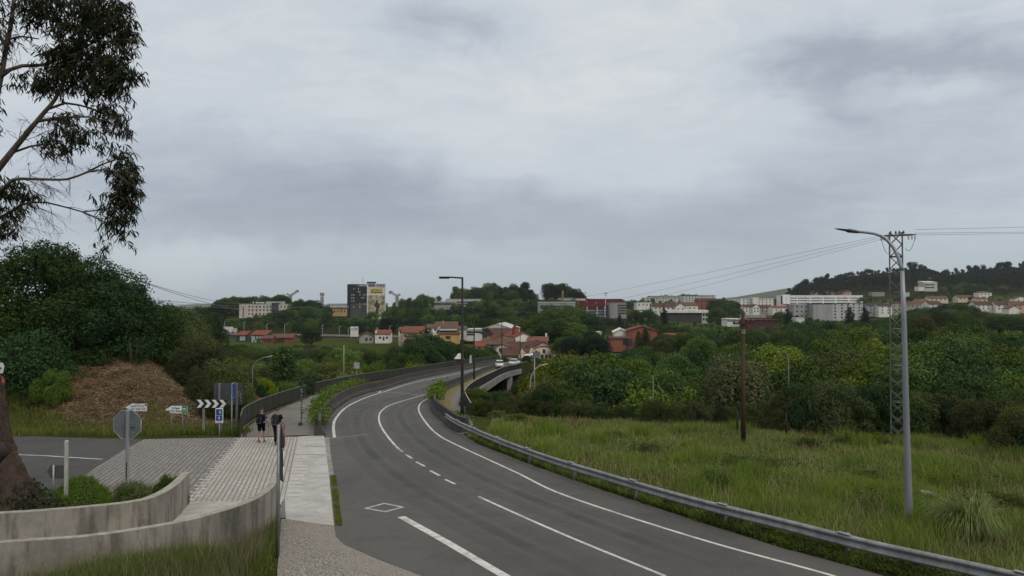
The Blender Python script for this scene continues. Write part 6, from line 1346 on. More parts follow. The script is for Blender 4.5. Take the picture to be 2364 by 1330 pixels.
# village by the road's end
H_('pink two-storey house with a tiled roof above a dark terrace wall', 929, 975, 768, 796, 325, 9, 'pink', 'side', 13, 'orange', [(-.72, .72, .9, 1.1), (-.25, .72, .8, .9), (.15, .72, .9, 1.1), (-.72, .3, 1.0, 1.5), (-.4, .28, .9, 1.7), (.0, .28, .9, 1.7), (.4, .3, 1.0, 1.2)], -6).box('terrace', -1.05, .6, -1.6, -.9, -2.2, 0, PL_['dark'])
H_('narrow cream annexe attached to the left of the pink house', 920, 930, 762, 788, 330, 8, 'cream', 'side', 5, 'orange', [(.0, .8, .7, .9)])
b = H_('large white gabled house with dull tiled roofs behind the dark trees', 1005, 1056, 757, 772, 360, 11, 'white', 'side', 13, 'dull', [(.2, .55, 1, 1.2), (.6, .55, 1, 1.2)], 4, chim=(-.3, .3))
MB().prism_y([(-3.4, 0), (-.6, 0), (-.6, 2.8), (-2.0, 4.9), (-3.4, 2.8)], -1.4, 3).build('gable_bay', PL_['white'], b.t); MB().prism_y([(.6 * 6, 1.8), (.6 * 9.2, 1.8), (.6 * 7.6, 4.6)], -1.2, 3).build('gable_bay', PL_['pink'], b.t)
H_('long low house with a dull tiled roof left of the large white gabled one', 986, 1018, 757, 768, 352, 9, 'white', 'side', 7, 'dull', [(-.5, .6, .9, 1), (.2, .6, .9, 1)], 4)
b = H_('ochre yellow house with its gable turned to the road and two dull roof slopes', 1016, 1062, 771, 786, 318, 9, 'yellow', 'side', 8, 'dull', [(-.2, .45, 2.2, 1.3)], 14); MB().box((-.5, 4.5, b.h + 2.0), (b.w * .85, 7, 1.1)).build('upper_wall', PL_['white'], b.t); MB().add([(-b.w * .48, .6, b.h + 2.5), (b.w * .48, .6, b.h + 2.5), (b.w * .48, 5, b.h + 4.1), (-b.w * .48, 5, b.h + 4.1)], [(0, 1, 2, 3)]).build('upper_roof', RT['dull'], b.t)
H_('brown tiled roof right behind the nearest dark lamp', 1056, 1076, 760, 772, 345, 8, 'lgrey', 'side', 6, 'dull', [(.2, .5, .9, .9)])
Bld('building', 'long low white industrial building right of the yellow house', 'building', 1066, 1117, 762, 775, 350, 12, 'white').walls().roof('flat', .5, PL_['lgrey'], .3).band(.62, .9).band(.2, .8, -.9, .2)
b = Bld('hall', 'big white hall with ribbed metal cladding and a low arched roof in the village', 'hall', 1112, 1185, 760, 788, 315, 22, 'white', -8); rg = 12 / FPX * 315
b.walls('front', ridge=rg).roof('front', rg, PL_['lgrey'], .3)
rb = MB()
for k in range(24): rb.box((-.15 * b.w + k * .032 * b.w * .9, -.08, b.h * .80 + (.9 - abs(k - 4.7) * .045) * 1.0), (.12, .14, 2.6))
rb.build('cladding_ribs', M('cladding', (.40, .40, .39), (.28, .28, .27), scale=1), b.t); b.win(-.05, 1.0, .8, 1.0)
b = H_('brown-roofed wing with white walls in front of the ribbed hall', 1122, 1182, 772, 783, 300, 10, 'white', 'side', 12, 'brown', [(-.55, .5, 2.0, 1.3), (.12, .5, 2, 1.3), (.62, .5, 2, 1.3)], -4); MB().prism_y([(-7.6, 1.9), (-1.8, 1.9), (-4.7, 4.6)], -.8, 3).build('gable_front', RT['brown'], b.t)
H_('dark slate-clad annexe left of the brown-roofed wing', 1113, 1124, 761, 792, 298, 9, 'slate', 'flat', 1, 'dark', [(-.3, .55, .6, 2.6), (.4, .55, .6, 2.6)])
H_('small brick-brown hipped house below the ribbed hall', 1135, 1162, 779, 790, 285, 7, 'brick', 'hip', 8, 'brown', [(-.3, .5, .8, .9)], 5, ov=.6)
H_('long brown weathered roof stepping down in the middle of the village', 1112, 1182, 795, 804, 276, 12, 'stone', 'side', 12, 'dull', [(-.3, .5, .8, .9), (.3, .5, .8, .9)], -5, ov=.6, chim=(-.25, .3, 1, .9, PL_['brick']))
b = H_('plain white gabled house with a bright red roof slope and brick chimney tower', 1188, 1230, 778, 798, 286, 14, 'white', 'front', 9, 'red', [(-.6, .35, .8, 1.2)], 18); b.box('chimney_stack', -.62, -.05, 3.0, 6.9, 5, 7.5, PL_['brick']); b.box('chimney_cap', -.55, -.30, 6.9, 7.8, 5.5, 7, PL_['brick'])
H_('white house with a long red tiled roof and white chimney behind the restaurant', 1220, 1264, 788, 803, 283, 8, 'white', 'side', 9, 'orange', [(-.35, .55, 1, 1.1), (.3, .6, .9, 1)], -3, chim=(.85, .5, .9, .7, PL_['white']))
b = Bld('restaurant', 'cream gabled restaurant with an arched moulding and lettering on its front', 'restaurant', 1229, 1279, 803, 832, 258, 13, 'cream', 8); rg = 13 / FPX * 258
b.walls('front', ridge=rg).roof('front', rg, RT['brown'], .5)
for wn in ((-.66, .62, 1.0, 1.3), (.08, .72, 1.0, 1.4), (-.1, .22, 1.1, 1.8), (.3, .22, .9, 1.9), (.62, .22, .9, 1.9)): b.win(*wn, frame=True)
MB().tube([(-1.6 + 3.9 * math.cos(R(a)) * .85 + 1.6, -.12, b.h * .78 + 1.5 * math.sin(R(a))) for a in range(10, 171, 10)], .16, 6).build('arch_moulding', PL_['dred'], b.t)
text_mesh('RESTAURANTE', .62, M('sign_brown', (.2, .12, .08)), b.t, (.5, -.07, b.h * .46), sx=.8)
H_('cream right wing of the gabled restaurant with dark windows', 1277, 1297, 805, 832, 262, 10, 'cream', 'side', 6, 'brown', [(-.4, .66, .8, 1.2), (.4, .66, .8, 1.2), (-.3, .25, .9, 1.6), (.4, .25, .9, 1.6)], 20)
H_('brown-roofed house with a pale upper wall left of the restaurant', 1172, 1221, 803, 812, 268, 9, 'lgrey', 'side', 11, 'brown', [(-.6, .5, .7, .8), (0, .5, .7, .8), (.6, .5, .7, .8)], 0, ov=.5)
b = H_('long dark brown roof with two small white gables in front of the village', 1160, 1224, 821, 828, 252, 11, 'stone', 'side', 14, 'brown', [], 3, ov=.4)
for k, xx in enumerate((2.2, 5.4)): MB().prism_y([(xx - 1.5, -.5), (xx + 1.6, -.5), (xx + 1.6, .8), (xx, 3.1 + .4 * k), (xx - 1.5, .8)], -1.3, 4).build('gable_bay', PL_['cream'], b.t)
H_('white-walled small house with a round-topped gable in the village centre', 1146, 1172, 801, 815, 265, 8, 'white', 'front', 6, 'dull', [(-.4, .5, .6, 1.3), (.35, .5, .6, 1.3)], -12)
H_('small bright red-roofed cottage at the left end of the village', 1097, 1119, 800, 808, 262, 7, 'cream', 'side', 9, 'red', [(-.2, .5, .8, .9)], 4)
for k, (px, py, sgn) in enumerate(((1219, 818, -1), (1234, 815, 1))):
    p = at(px, py, 238); t = thing('parasol', ['left', 'right'][k] + ' white parasol of the pair in front of the restaurant', 'parasol', (p.x, 238, p.z - 2.4), 0, 'white parasols at the restaurant')
    MB().tube([(0, 0, -2), (0, 0, 2.3)], .06, 6).build('pole', pole_d, t); mb = MB(); mb.add([(0, 0, 2.6)] + [(1.8 * math.cos(R(a)), 1.8 * math.sin(R(a)), 1.9) for a in range(0, 360, 45)], [(0, 1 + k_, 1 + (k_ + 1) % 8) for k_ in range(8)]); mb.build('canopy', wht, t)
p = at(1222, 826, 236); t = MB().box((0, 0, 0), (2.9, .3, 1.2)).build('white_screen', PL_['white'], None, bevel=.05); t.location = p; tag(t, 'white low screen wall under the parasols', 'screen')
# houses on the left
H_('red-roofed house with a white glazed gallery, leftmost of the row by the field', 544, 568, 774, 790, 362, 9, 'slate', 'side', 8, 'red', [(-.85, .6, .9, 1.0), (-.45, .6, .9, 1.0)], -14).win(.35, .55, 2.6, 1.8, glass_l, True)
b = H_('green house with a red roof and white-framed windows, middle of the row by the field', 577, 617, 773, 792, 352, 9, 'green', 'side', 9, 'red', [], -16)
for fx, fz, w_, h_2 in ((-.85, .62, .7, 1.8), (-.6, .58, .7, 1.8), (-.2, .7, .9, 1.1), (.25, .7, .9, 1.1), (-.8, .2, .7, 1.5), (-.4, .2, .6, .8), (.4, .2, .6, .8)): b.win(fx, fz, w_, h_2, glass_l, True)
H_('dark red low house right of the green one', 603, 628, 782, 792, 345, 7, 'dred', 'side', 6, 'dull', [(-.3, .4, .7, .9), (.2, .4, .7, .9), (.6, .4, .7, .9)], -4)
b = H_('long dark red shed with stairs at the right end of the row by the field', 628, 676, 780, 791, 348, 8, 'dred', 'side', 8, 'dull', [(-.3, .35, 1.0, 1.6), (-.05, .75, .9, 1.0), (.15, .75, .9, 1.0)], 3); b.win(.0, .3, 1.6, 1.4, M('door_red', (.08, .02, .02)), nm='door'); MB().add([(-4.6, -.9, -.3), (-4.2, -.9, -.3), (-1.6, -.9, 2.0), (-2.0, -.9, 2.0), (-4.6, -.2, -.3), (-4.2, -.2, -.3), (-1.6, -.2, 2.0), (-2.0, -.2, 2.0)], [(0, 1, 2, 3), (7, 6, 5, 4), (0, 4, 5, 1), (1, 5, 6, 2), (2, 6, 7, 3), (3, 7, 4, 0)]).build('stairs', PL_['dred'], b.t)
b = H_('white cottage with a red tiled roof standing alone by the motorway', 866, 901, 771, 789, 345, 8, 'white', 'side', 8, 'red', [(-.35, .5, .9, 1.1), (.55, .5, .9, 1.1)], 3, chim=(-.8, .3, .8, .6)); b.win(.12, .4, .8, 1.8, nm='door'); b.box('wall_dormer', -1.0, -.8, b.h, b.h + 1.4, .2, 2, PL_['white'])
H_('roofless overgrown stone cottage left of the white cottage', 830, 862, 777, 789, 345, 8, 'stone', 'front', 8, 'dull', [(.0, .45, 1.1, 1.4), (.6, .45, 1, 1.2)], 10)
b = Bld('billboard', 'pair of white advertising panels on posts left of the white cottage', 'billboard', 809, 827, 754, 766, 380, .3, 'white').walls(); b.box('post', -.9, -.8, -6, 1, .05, .2, pole_d); b.box('post', .8, .9, -6, 1, .05, .2, pole_d); b.box('panel_gap', -.06, .02, 0, b.h, -.06, .0, PL_['dark']); b.win(.5, .5, 1.2, 1.2, M('poster_grey', (.25, .27, .28)), nm='poster'); b.win(-.5, .5, 1.2, 1.2, M('poster_pale', (.42, .44, .43)), nm='poster')
# cream hotel
b = Bld('hotel', 'cream four-storey hotel block half hidden by trees on the left hill', 'hotel', 552, 669, 703, 733, 560, 16, 'cream', 0).walls(mat=plaster('cream_hotel', (.56, .50, .43)))
MB().box((0, 8, b.h + .2), (b.w + .5, 16.5, .4)).build('roof', PL_['lgrey'], b.t)
for rw, fz in enumerate((.82, .55, .27)):
    for k, px in enumerate((575, 583, 592, 600.5, 609, 617, 625)): b.win((px - 610.5) / 58.5, fz, 1.0, 1.5)
for px in (649, 657, 665): b.win((px - 610.5) / 58.5, .82, 1.0, 1.5)
b.win(-.84, .42, .9, 8.2, M('stair_window', (.12, .05, .045)), nm='stair_window'); b.box('stair_tower', .29, .56, 0, b.h + 1.2, -.5, 6, PL_['slate']); b.box('roof_house', -.02, .62, b.h + .4, b.h + 2.3, 4, 12, PL_['grey'])
for k, (a, e) in enumerate(((-.48, -.44), (-.36, -.32), (-.30, -.27), (-.25, -.22), (-.20, -.17), (-.15, -.10), (-.08, -.03))): b.box('roof_letter', a, e, b.h + .9, b.h + (2.1 if k < 1 else 1.8), 1, 1.2, wht)
# dark hotel tower with the advertising wall
def tower():
    d = 520; z0 = at(845, 742, d).z; x0, x1, x2 = [(px - CX) / FPX * d for px in (801.5, 847, 890)]
    t = thing('hotel_tower', 'dark hotel tower with a yellow advertising sign on its pale side wall', 'hotel', ((x0 + x1) / 2, d, z0)); zt = at(801, 657, d).z - z0; O = t.location
    lx = lambda px: (px - CX) / FPX * d - O.x; lz_ = lambda py: at(845, py, d).z - z0
    MB().box(((x0 + x1) / 2 - O.x, 10, zt / 2 - 2), (x1 - x0, 20, zt + 4)).build('wall', plaster('tower_dark', (.036, .043, .044)), t)
    MB().box((lx(828), -.06, lz_(727)), (37 / FPX * d, .16, lz_(701) - lz_(753))).build('lower_wall', plaster('tower_grey', (.085, .083, .078)), t)
    a = R(-6); wl_ = x2 - x1
    MB().box(((x1 + x2) / 2 - O.x, .35, lz_(655.5) / 2 - 2), (wl_, .7, lz_(655.5) + 4)).build('advertising_wall', plaster('ad_wall', (.62, .59, .57)), t)
    MB().box(((x1 + x2) / 2 - O.x - 2.1, 10.6, lz_(656) / 2 - 2), (wl_ - 4.4, 19.6, lz_(657) + 3.6)).build('side_wing', plaster('tower_grey2', (.10, .10, .10)), t)
    mm, tt, bb = new_mat('mural'); gg = coords(tt); c = tt.mix(tt.rng(tt.noise(gg, .35, 7, .7, .6), .38, .62), (.13, .12, .07), (.42, .38, .26)); tt.l.new(c, bb.inputs['Base Color'])
    MB().box((lx(869), -.05, lz_(706.5)), (41 / FPX * d, .08, lz_(682) - lz_(731))).build('mural_panel', mm, t)
    fg_ = MB(); fx, fz = lx(870), lz_(727); fg_.prism_y([(-.9, 0), (.9, 0), (1.1, 4), (2.3, 6.3), (1.6, 7.6), (.7, 8.6), (.5, 10.2), (-.4, 10.2), (-.7, 8.6), (-1.8, 7.4), (-1.9, 4.5), (-1.0, 4)], -.16, -.10, fx, fz); fg_.build('mural_figure', M('mural_dark', (.05, .045, .035)), t)
    MB().prism_y([(-2.4, 3.2), (-.6, 3.0), (-.5, 4.8), (-1.4, 6.0), (-2.1, 5.0)], -.22, -.17, fx, fz).build('mural_highlight', M('mural_pale', (.42, .41, .37)), t)
    for px in (848.5, 889.5): MB().box((lx(px), -.2, lz_(690)), (.5, .5, lz_(656) - lz_(720))).build('corner_strip', wht, t)
    MB().box((lx(869.5), -.14, lz_(671.5)), (25.5 / FPX * d, .2, 8.8 / FPX * d)).build('sign_panel', M('sign_brown_dark', (.055, .04, .01)), t)
    text_mesh('GADIS', 2.75, M('sign_yellow_letter', (.75, .58, .03)), t, (lx(869.5), -.28, lz_(671.5)), sx=.93, depth=.03, bold=.07)
    MB().box((lx(858), -.1, lz_(658.7)), (15 / FPX * d, .2, 5.4 / FPX * d)).build('name_plate', blk, t); MB().box((lx(858), -.22, lz_(658.7)), (11 / FPX * d, .05, .35)).build('name_line', M('name_pale', (.35, .35, .35)), t)
    for k in range(9): MB().box((lx(868.5 + 2.35 * k), -.1, lz_(658.4 + (k % 2) * .4)), (.34 + .12 * (k % 3), .1, (1.1 + .5 * ((k * 5) % 3)))).build('script_letter', M('letter_grey', (.14, .145, .15)), t)
    for k in range(6): MB().box((lx(871 + 3 * k), -.1, lz_(663.4)), (.55, .1, .22)).build('small_letter', MATS['letter_grey'], t)
    text_mesh('HOTEL', 1.75, wht, t, (lx(838.5), -.12, lz_(659.5)), sx=1.0, depth=.05, bold=.03)
    MB().box((lx(826), -.06, lz_(659.6)), (2.1, .1, .45)).build('small_sign', M('sign_faint', (.2, .21, .22)), t)
    for px, py in ((817, 667), (827.5, 666.5), (827.5, 673.5), (831, 673.5), (812.5, 681), (817, 681), (831, 680.5), (840, 680.5), (845, 680.5), (812.5, 688), (817, 688), (835.5, 687.5), (840, 687.5), (812.5, 695), (817, 695), (831, 702), (840, 702), (845, 702), (804, 709), (817, 709), (831, 709)):
        MB().box((lx(px), -.17, lz_(py)), (.5, .16, 1.15)).build('window', glass_l, t)
    for px in (818, 839): MB().box((lx(px), -.17, lz_(712)), (.4, .1, 6)).build('dark_strip', PL_['dark'], t)
    MB().box(((x0 + x2) / 2 - O.x - 2.2, 10, zt + .15), (x2 - x0 - 5, 19, .3)).build('roof', PL_['dark'], t)
    an = MB()
    for k in range(7): an.box((lx(834.5), 4, zt + .5 + k * .75), (1.0 - .04 * k, 1.0, .07))
    for s_ in (-.45, .45): an.box((lx(834.5) + s_, 4, zt + 2.6), (.09, .09, 5.2))
    an.build('antenna_mast', pole_m, t)
    for px, h_2 in ((810, 2.6), (814, 2.2), (820, 3.6)): MB().tube([(lx(px), 6, zt), (lx(px), 6, zt + h_2)], .07, 5).build('antenna', pole_m, t)
    for k, wq in enumerate((2.4, 1.8, 2.0)): MB().box((lx(848 + 6.5 * k), 5, lz_(652.3)), (wq, 2, 1.3)).build('roof_unit', PL_['slate'], t)
tower()
# stadium behind and floodlight masts
b = Bld('stadium', 'low stadium stand with an ochre wall left of the dark hotel tower', 'stadium', 757, 803, 710, 724, 600, 20, 'ochre').walls(); b.box('roof_canopy', -1.05, 1.02, b.h + 1.6, b.h + 3.2, -1, 18, PL_['grey']); b.box('stand_front', -1.02, 1.0, b.h + .1, b.h + .6, -1.2, 0, PL_['white']); b.row(5, .35, 1.0, 1.4)
for k in range(6): b.box('column', -1 + .4 * k - .012, -1 + .4 * k + .012, b.h, b.h + 1.6, -.9, -.6, PL_['white'])
def mast(label, px, pyf, pyb, d, arms):
    p = at(px, pyb, d); t = thing('floodlight_mast', label, 'floodlight mast', (p.x, d, p.z)); zf = at(px, pyf, d).z - p.z
    MB().box((0, 0, zf / 2 - 2), (2.4, 2.4, zf + 4)).build('shaft', PL_['concrete'], t)
    for (ax_, ay_), wd in arms:
        q = Vector(((ax_ - px) / FPX * d, 0, at(px, ay_, d).z - p.z)); v = q - Vector((0, 0, zf)); MB().box(Vector((0, 0, zf)) + v / 2, (1.6, 1.6, v.length), M=v.to_track_quat('Z', 'Y').to_matrix()).build('arm', PL_['grey'], t)
        if wd: 
            g_ = MB(); g_.box(q, (wd, .5, wd * .8)); 
            o_ = g_.build('lamp_grid', M('lamp_grid', (.20, .21, .22), (.12, .13, .14), scale=1.2), t)
mast('floodlight mast with two arms, left of the dark hotel tower', 670, 683, 705, 620, [((662, 678), 0), ((686, 672.5), 2.6)])
mast('floodlight mast with a single flat lamp head between the hotels', 743.5, 686, 705, 640, [((743.5, 680), 3.6)])
mast('floodlight mast with two arms, right of the dark hotel tower', 916.5, 683, 705, 600, [((902, 675), 3.0), ((923, 680), 1.2)])
# pale school complex on the hill
b = Bld('building', 'long pale concrete school complex among trees right of the dark hotel', 'building', 996, 1052, 697, 708, 640, 14, 'concrete').walls().roof('flat', .6, PL_['lgrey'], .2).band(.55, 1.4)
b = Bld('building', 'higher pale concrete wing behind the nearest dark lamp', 'building', 1028, 1110, 692, 706, 665, 14, 'lgrey').walls().roof('flat', .6, PL_['lgrey'], .2).band(.6, 1.3).band(.25, 1.3)
# maroon roof block
b = Bld('building', 'large block with a wide maroon roof over pale window bands', 'building', 1327, 1410, 709, 728, 640, 30, 'concrete', 0).walls(); b.band(.75, 1.2).band(.42, 1.2).band(.1, 1.2)
MB().add([(-b.w / 2 - 1, -1, b.h + .1), (b.w / 2 + 11, -1, b.h + .1), (b.w / 2 + 14, 26, b.h + 7.2), (-b.w / 2, 26, b.h + 7.2), (-b.w / 2 - 1, -1, b.h - .4), (b.w / 2 + 11, -1, b.h - .4), (b.w / 2 + 14, 26, b.h - .4), (-b.w / 2, 26, b.h - .4)], [(0, 1, 2, 3), (4, 5, 1, 0), (5, 6, 2, 1), (7, 4, 0, 3), (6, 7, 3, 2)]).build('roof', PL_['maroon'], b.t)
for fx in (-.35, .2, .62): b.box('stair_tower', fx, fx + .06, -3, b.h + .4, -1.5, 0, PL_['lgrey'])
for k in range(4): MB().box((-12 + 8 * k, 8 + 3 * (k % 2), b.h + 3.6 + .8 * (k % 2)), (1.8, .9, .3)).build('skylight', glass_l, b.t)
Bld('building', 'pale stepped end block right of the maroon roof', 'building', 1409, 1446, 700, 730, 625, 22, 'concrete').walls().roof('flat', .5, PL_['concrete'], .2).band(.82, 1.3, -.1, .96).band(.62, 1.3, -.1, .96).band(.42, 1.3, -.1, .96).band(.22, 1.3, -.1, .96)
Bld('building', 'bare concrete block with tall openings left of the maroon roof', 'building', 1243, 1328, 699, 722, 600, 20, 'concrete').walls().roof('flat', .7, PL_['lgrey'], .3).band(.55, 3.0, -.9, -.45, PL_['dark']).band(.62, 1.2, -.3, .9)
Bld('building', 'pale flat roof peeping above the concrete block', 'building', 1290, 1352, 691, 700, 660, 16, 'lgrey').walls().roof('flat', .5, PL_['white'], .2).band(.5, 1.0)
p = at(1299, 672, 640); t = thing('crane', 'yellowish tower crane mast left of the maroon roof', 'crane', (p.x, 640, p.z - 10)); MB().box((0, 0, 3), (1.5, 1.5, 15)).build('mast', M('crane_yellow', (.22, .16, .08)), t); MB().box((3, 0, 4.2), (13, .5, .5)).build('jib', MATS['crane_yellow'], t)
p = at(1398, 715, 560); t = thing('light_mast', 'tall white light mast in front of the maroon block', 'mast', (p.x, 560, p.z - 6)); MB().tube([(0, 0, -4), (0, 0, 18.2)], [.3, .16], 8).build('pole', M('mast_white', (.45, .45, .46)), t); MB().box((0, 0, 18.3), (2.4, .6, .5)).build('lamp_head', PL_['slate'], t); MB().box((0, 0, 16.9), (1.6, .5, .3)).build('lamp_head', PL_['slate'], t)
# brick hall group
b = H_('brick-red gabled hall above the right-hand trees', 1449, 1517, 764, 792, 300, 16, 'brick', 'front', 10, 'orange', [], -6, cat='hall', name='hall')
H_('white gabled hall attached left of the brick one', 1417, 1450, 768, 780, 308, 16, 'white', 'front', 8, 'white', [], -6, cat='hall', name='hall')
b = H_('low brick wing with a red roof in front of the white gabled hall', 1409, 1450, 782, 797, 290, 7, 'brick', 'side', 3, 'brown', [(.75, .4, 2.4, 2.0)], 4); b.box('porch', .85, 1.5, -.5, 2.6, -.5, 2, PL_['dark'])
H_('long low red-roofed shed behind trees right of the brick hall', 1536, 1586, 775, 784, 300, 8, 'brick', 'side', 4, 'red', [(-.5, .5, 1, 1), (.3, .5, 1, 1)])
Bld('building', 'small white flat-roofed box building left of the brick hall', 'building', 1364, 1389, 768, 777, 310, 8, 'white').walls().roof('flat', .3, PL_['lgrey'], .2).band(.5, .7, -.6, .6)
Bld('building', 'single-storey building with red framed front right of the wooden pole', 'building', 1726, 1795, 740, 752, 450, 16, 'redp').walls().roof('flat', .6, PL_['redp'], .5).band(.45, 1.6, -.8, .9)
Bld('building', 'grey concrete box above the red framed building', 'building', 1724, 1768, 729, 739, 470, 14, 'grey').walls().roof('flat', .5, PL_['grey'], .2).band(.35, 1.2)
Bld('building', 'small white flat building left of the red framed one', 'building', 1678, 1712, 737, 745, 470, 12, 'white').walls().roof('flat', .4, PL_['white'], .2).band(.5, .8)
b = Bld('building', 'long flat white block with a shaded ground floor in the middle of the town', 'building', 1536, 1634, 722, 745, 620, 22, 'dark').walls(); b.box('roof', -1.02, 1.02, b.h - .1, b.h + 2.2, -1.5, 22, PL_['white']); b.box('end_wall', .72, 1.0, -3, b.h, -.3, .4, PL_['lgrey'])  # ground-floor shade under the white roof slab is put into the dark wall colour
for fz in (.75, .35): b.win(.80, fz, 1.6, 2.0).location = (0, -.35, 0); b.win(.93, fz, 1.6, 2.0).location = (0, -.35, 0)
# red-roofed houses of the town and rows of flats: (label, px0, px1, eave, base, d, depth, wall, roof, ridge px, roofcol, floors)
rows = [('white terrace with a brown roof stepping down left of the town centre', 1507, 1560, 709, 724, 700, 14, 'white', 'side', 9, 'brown', 2), ('long red-brown roofed terrace above the flat white block', 1553, 1612, 706, 718, 720, 12, 'white', 'side', 8, 'dull', 1), ('dark brick block right of the red-brown terrace', 1612, 1658, 694, 716, 760, 14, 'brick', 'side', 5, 'brown', 3), ('white gabled house in front of the dark brick block', 1560, 1582, 708, 722, 690, 10, 'white', 'front', 7, 'dull', 1),
        ('white hall with a pale flat front left of the town centre', 1470, 1500, 699, 710, 760, 14, 'white', 'flat', 1, 'white', 1), ('pale town block on the left horizon', 1488, 1566, 688, 698, 950, 16, 'lgrey', 'flat', 1, 'lgrey', 2), ('long pale apartment row on the centre horizon', 1578, 1652, 683, 696, 1000, 16, 'lgrey', 'flat', 1, 'dull', 3), ('low pale apartment row behind the centre horizon', 1500, 1580, 684, 690, 1150, 16, 'concrete', 'flat', 1, 'lgrey', 1),
        ('white office wing left of the large white offices', 1709, 1786, 690, 706, 820, 16, 'white', 'flat', 1, 'white', 3), ('small white office wing above the central trees', 1686, 1712, 692, 703, 850, 14, 'white', 'flat', 1, 'white', 2), ('raised white stair block of the white office wing', 1738, 1752, 687, 704, 815, 8, 'white', 'flat', 1, 'white', 0),
        ('row of white terraced houses right of the wooden pole', 1717, 1752, 709, 722, 720, 10, 'white', 'side', 5, 'brown', 2), ('stone-coloured terraced houses below the white offices', 1754, 1786, 710, 722, 715, 10, 'stone', 'side', 5, 'brown', 2), ('white gabled end house of the terrace', 1738, 1754, 709, 722, 700, 10, 'white', 'front', 6, 'brown', 2), ('red-roofed white terrace left of the grey flats', 1783, 1834, 711, 722, 700, 10, 'white', 'side', 4, 'red', 1),
        ('grey apartment slab with few windows, leftmost of the flats', 1832, 1880, 704, 735, 640, 14, 'grey', 'flat', 1, 'dark', 3), ('plain grey apartment slab with dark side recess', 1878, 1922, 702, 737, 630, 14, 'grey', 'flat', 1, 'dark', 0), ('light grey apartment slab with balconies behind the poplars', 1920, 1952, 701, 737, 632, 14, 'lgrey', 'flat', 1, 'dark', 5), ('pale apartment slab between the two poplars', 1950, 1992, 700, 735, 640, 14, 'lgrey', 'flat', 1, 'dark', 5), ('grey apartment block with a mansard top right of the poplars', 2003, 2030, 706, 725, 660, 14, 'grey', 'side', 5, 'dark', 3), ('white apartment block with many windows left of the pylon', 2028, 2060, 707, 726, 655, 14, 'white', 'side', 5, 'dark', 3),
        ('brown-roofed block seen through the pylon', 2058, 2084, 701, 722, 680, 14, 'stone', 'side', 4, 'brown', 2), ('terracotta house right of the pylon', 2118, 2146, 696, 704, 720, 10, 'ochre', 'side', 5, 'orange', 1), ('white balconied block with a brown roof right of the pylon', 2145, 2176, 703, 716, 650, 12, 'white', 'side', 8, 'brown', 2), ('brown roofs left of the white balconied block', 2090, 2145, 702, 712, 690, 10, 'stone', 'side', 5, 'dull', 1),
        ('tiled terrace of white houses, left part, at the right edge', 2252, 2300, 704, 716, 620, 10, 'white', 'side', 8, 'brown', 2), ('tiled terrace of white houses, middle part, at the right edge', 2300, 2338, 704, 716, 615, 10, 'white', 'side', 8, 'brown', 2), ('tiled terrace of pink houses at the far right edge', 2336, 2400, 704, 716, 610, 10, 'pink', 'side', 8, 'dull', 2), ('white gabled house below the tiled terrace', 2330, 2354, 713, 718, 590, 9, 'white', 'front', 6, 'dull', 0),
        ('pale tiled house row on the slope under the villa', 2145, 2188, 689, 695, 780, 10, 'cream', 'side', 5, 'dull', 1), ('second pale tiled house row on the slope', 2212, 2250, 687, 693, 790, 10, 'cream', 'side', 5, 'dull', 1), ('white house with gables high on the right slope', 2260, 2290, 676, 684, 850, 10, 'white', 'hip', 4, 'dull', 1), ('white gabled house on the slope at the right edge', 2344, 2372, 690, 698, 760, 10, 'white', 'front', 5, 'dull', 1), ('pale house on the slope left of the tiled terraces', 2255, 2280, 691, 700, 740, 10, 'cream', 'side', 4, 'dull', 1),
        ('pink hillside house, left of three above the white offices', 1874, 1896, 676, 682, 960, 10, 'cream', 'hip', 5, 'dull', 1), ('cream hillside house, middle of three above the white offices', 1914, 1937, 675, 682, 960, 10, 'cream', 'side', 4, 'dull', 1), ('reddish hillside house, right of three above the white offices', 1940, 1966, 674, 681, 955, 10, 'pink', 'hip', 5, 'dull', 1), ('long low shed on the green slope left of the pylon', 2014, 2042, 676, 680, 930, 10, 'concrete', 'flat', 1, 'lgrey', 0), ('pale sheds right of the hillside houses', 2088, 2100, 676, 681, 900, 8, 'lgrey', 'flat', 1, 'lgrey', 0),
        ('white shed roof in the trees under the grey flats', 1837, 1858, 735, 741, 520, 8, 'white', 'flat', 1, 'white', 0), ('white low roofs among trees left of the flat white block', 1480, 1504, 722, 730, 560, 10, 'lgrey', 'side', 3, 'lgrey', 0)]
for lb, a, e, ev, bs, d, dp, wl_, kd, rg, rc_, fl in rows:
    b = H_(lb, a, e, ev, bs, d, dp, wl_, kd, rg, rc_, [], rs.uniform(-6, 6), 'building' if fl > 2 else 'house', 'apartment_block' if fl > 2 else 'house', ov=.3)
    for f in range(fl):
        n_ = max(2, int(b.w / 4.2)); fz = (f + .55) / fl
        for i in range(n_): b.win(-.9 + 1.8 * (i + .5) / n_, fz, 1.3, min(1.5, b.h / fl * .5))
b = Bld('office_building', 'long gleaming white office building with dark window strips below the wooded hill', 'building', 1806, 1992, 683, 702, 830, 18, 'white').walls(mat=plaster('bright_white', (.80, .80, .79))).roof('flat', .6, MATS['plaster_bright_white'], .2)
for fz in (.72, .40, .10):
    for k in range(6): b.band(fz, 1.0, -.93 + k * .32, -.93 + k * .32 + .29)
b.box('entrance_block', -1.0, -.82, 0, b.h + 1.4, -2, 4, MATS['plaster_bright_white'])
b = Bld('villa', 'large white villa with stepped terraces on the wooded hillside right of the pylon', 'villa', 2134, 2164, 652, 668, 900, 14, 'lgrey').walls().roof('shed', 2.0, PL_['lgrey'], .3).band(.65, 1.4, -.9, .55).band(.25, 1.4, -.9, .55); b.box('lower_wing', -1.9, -.95, -2, 3.6, 0, 9, PL_['white']); b.box('lower_wing_roof', -1.95, -.95, 3.6, 4.2, -.3, 9.3, RT['dull'])
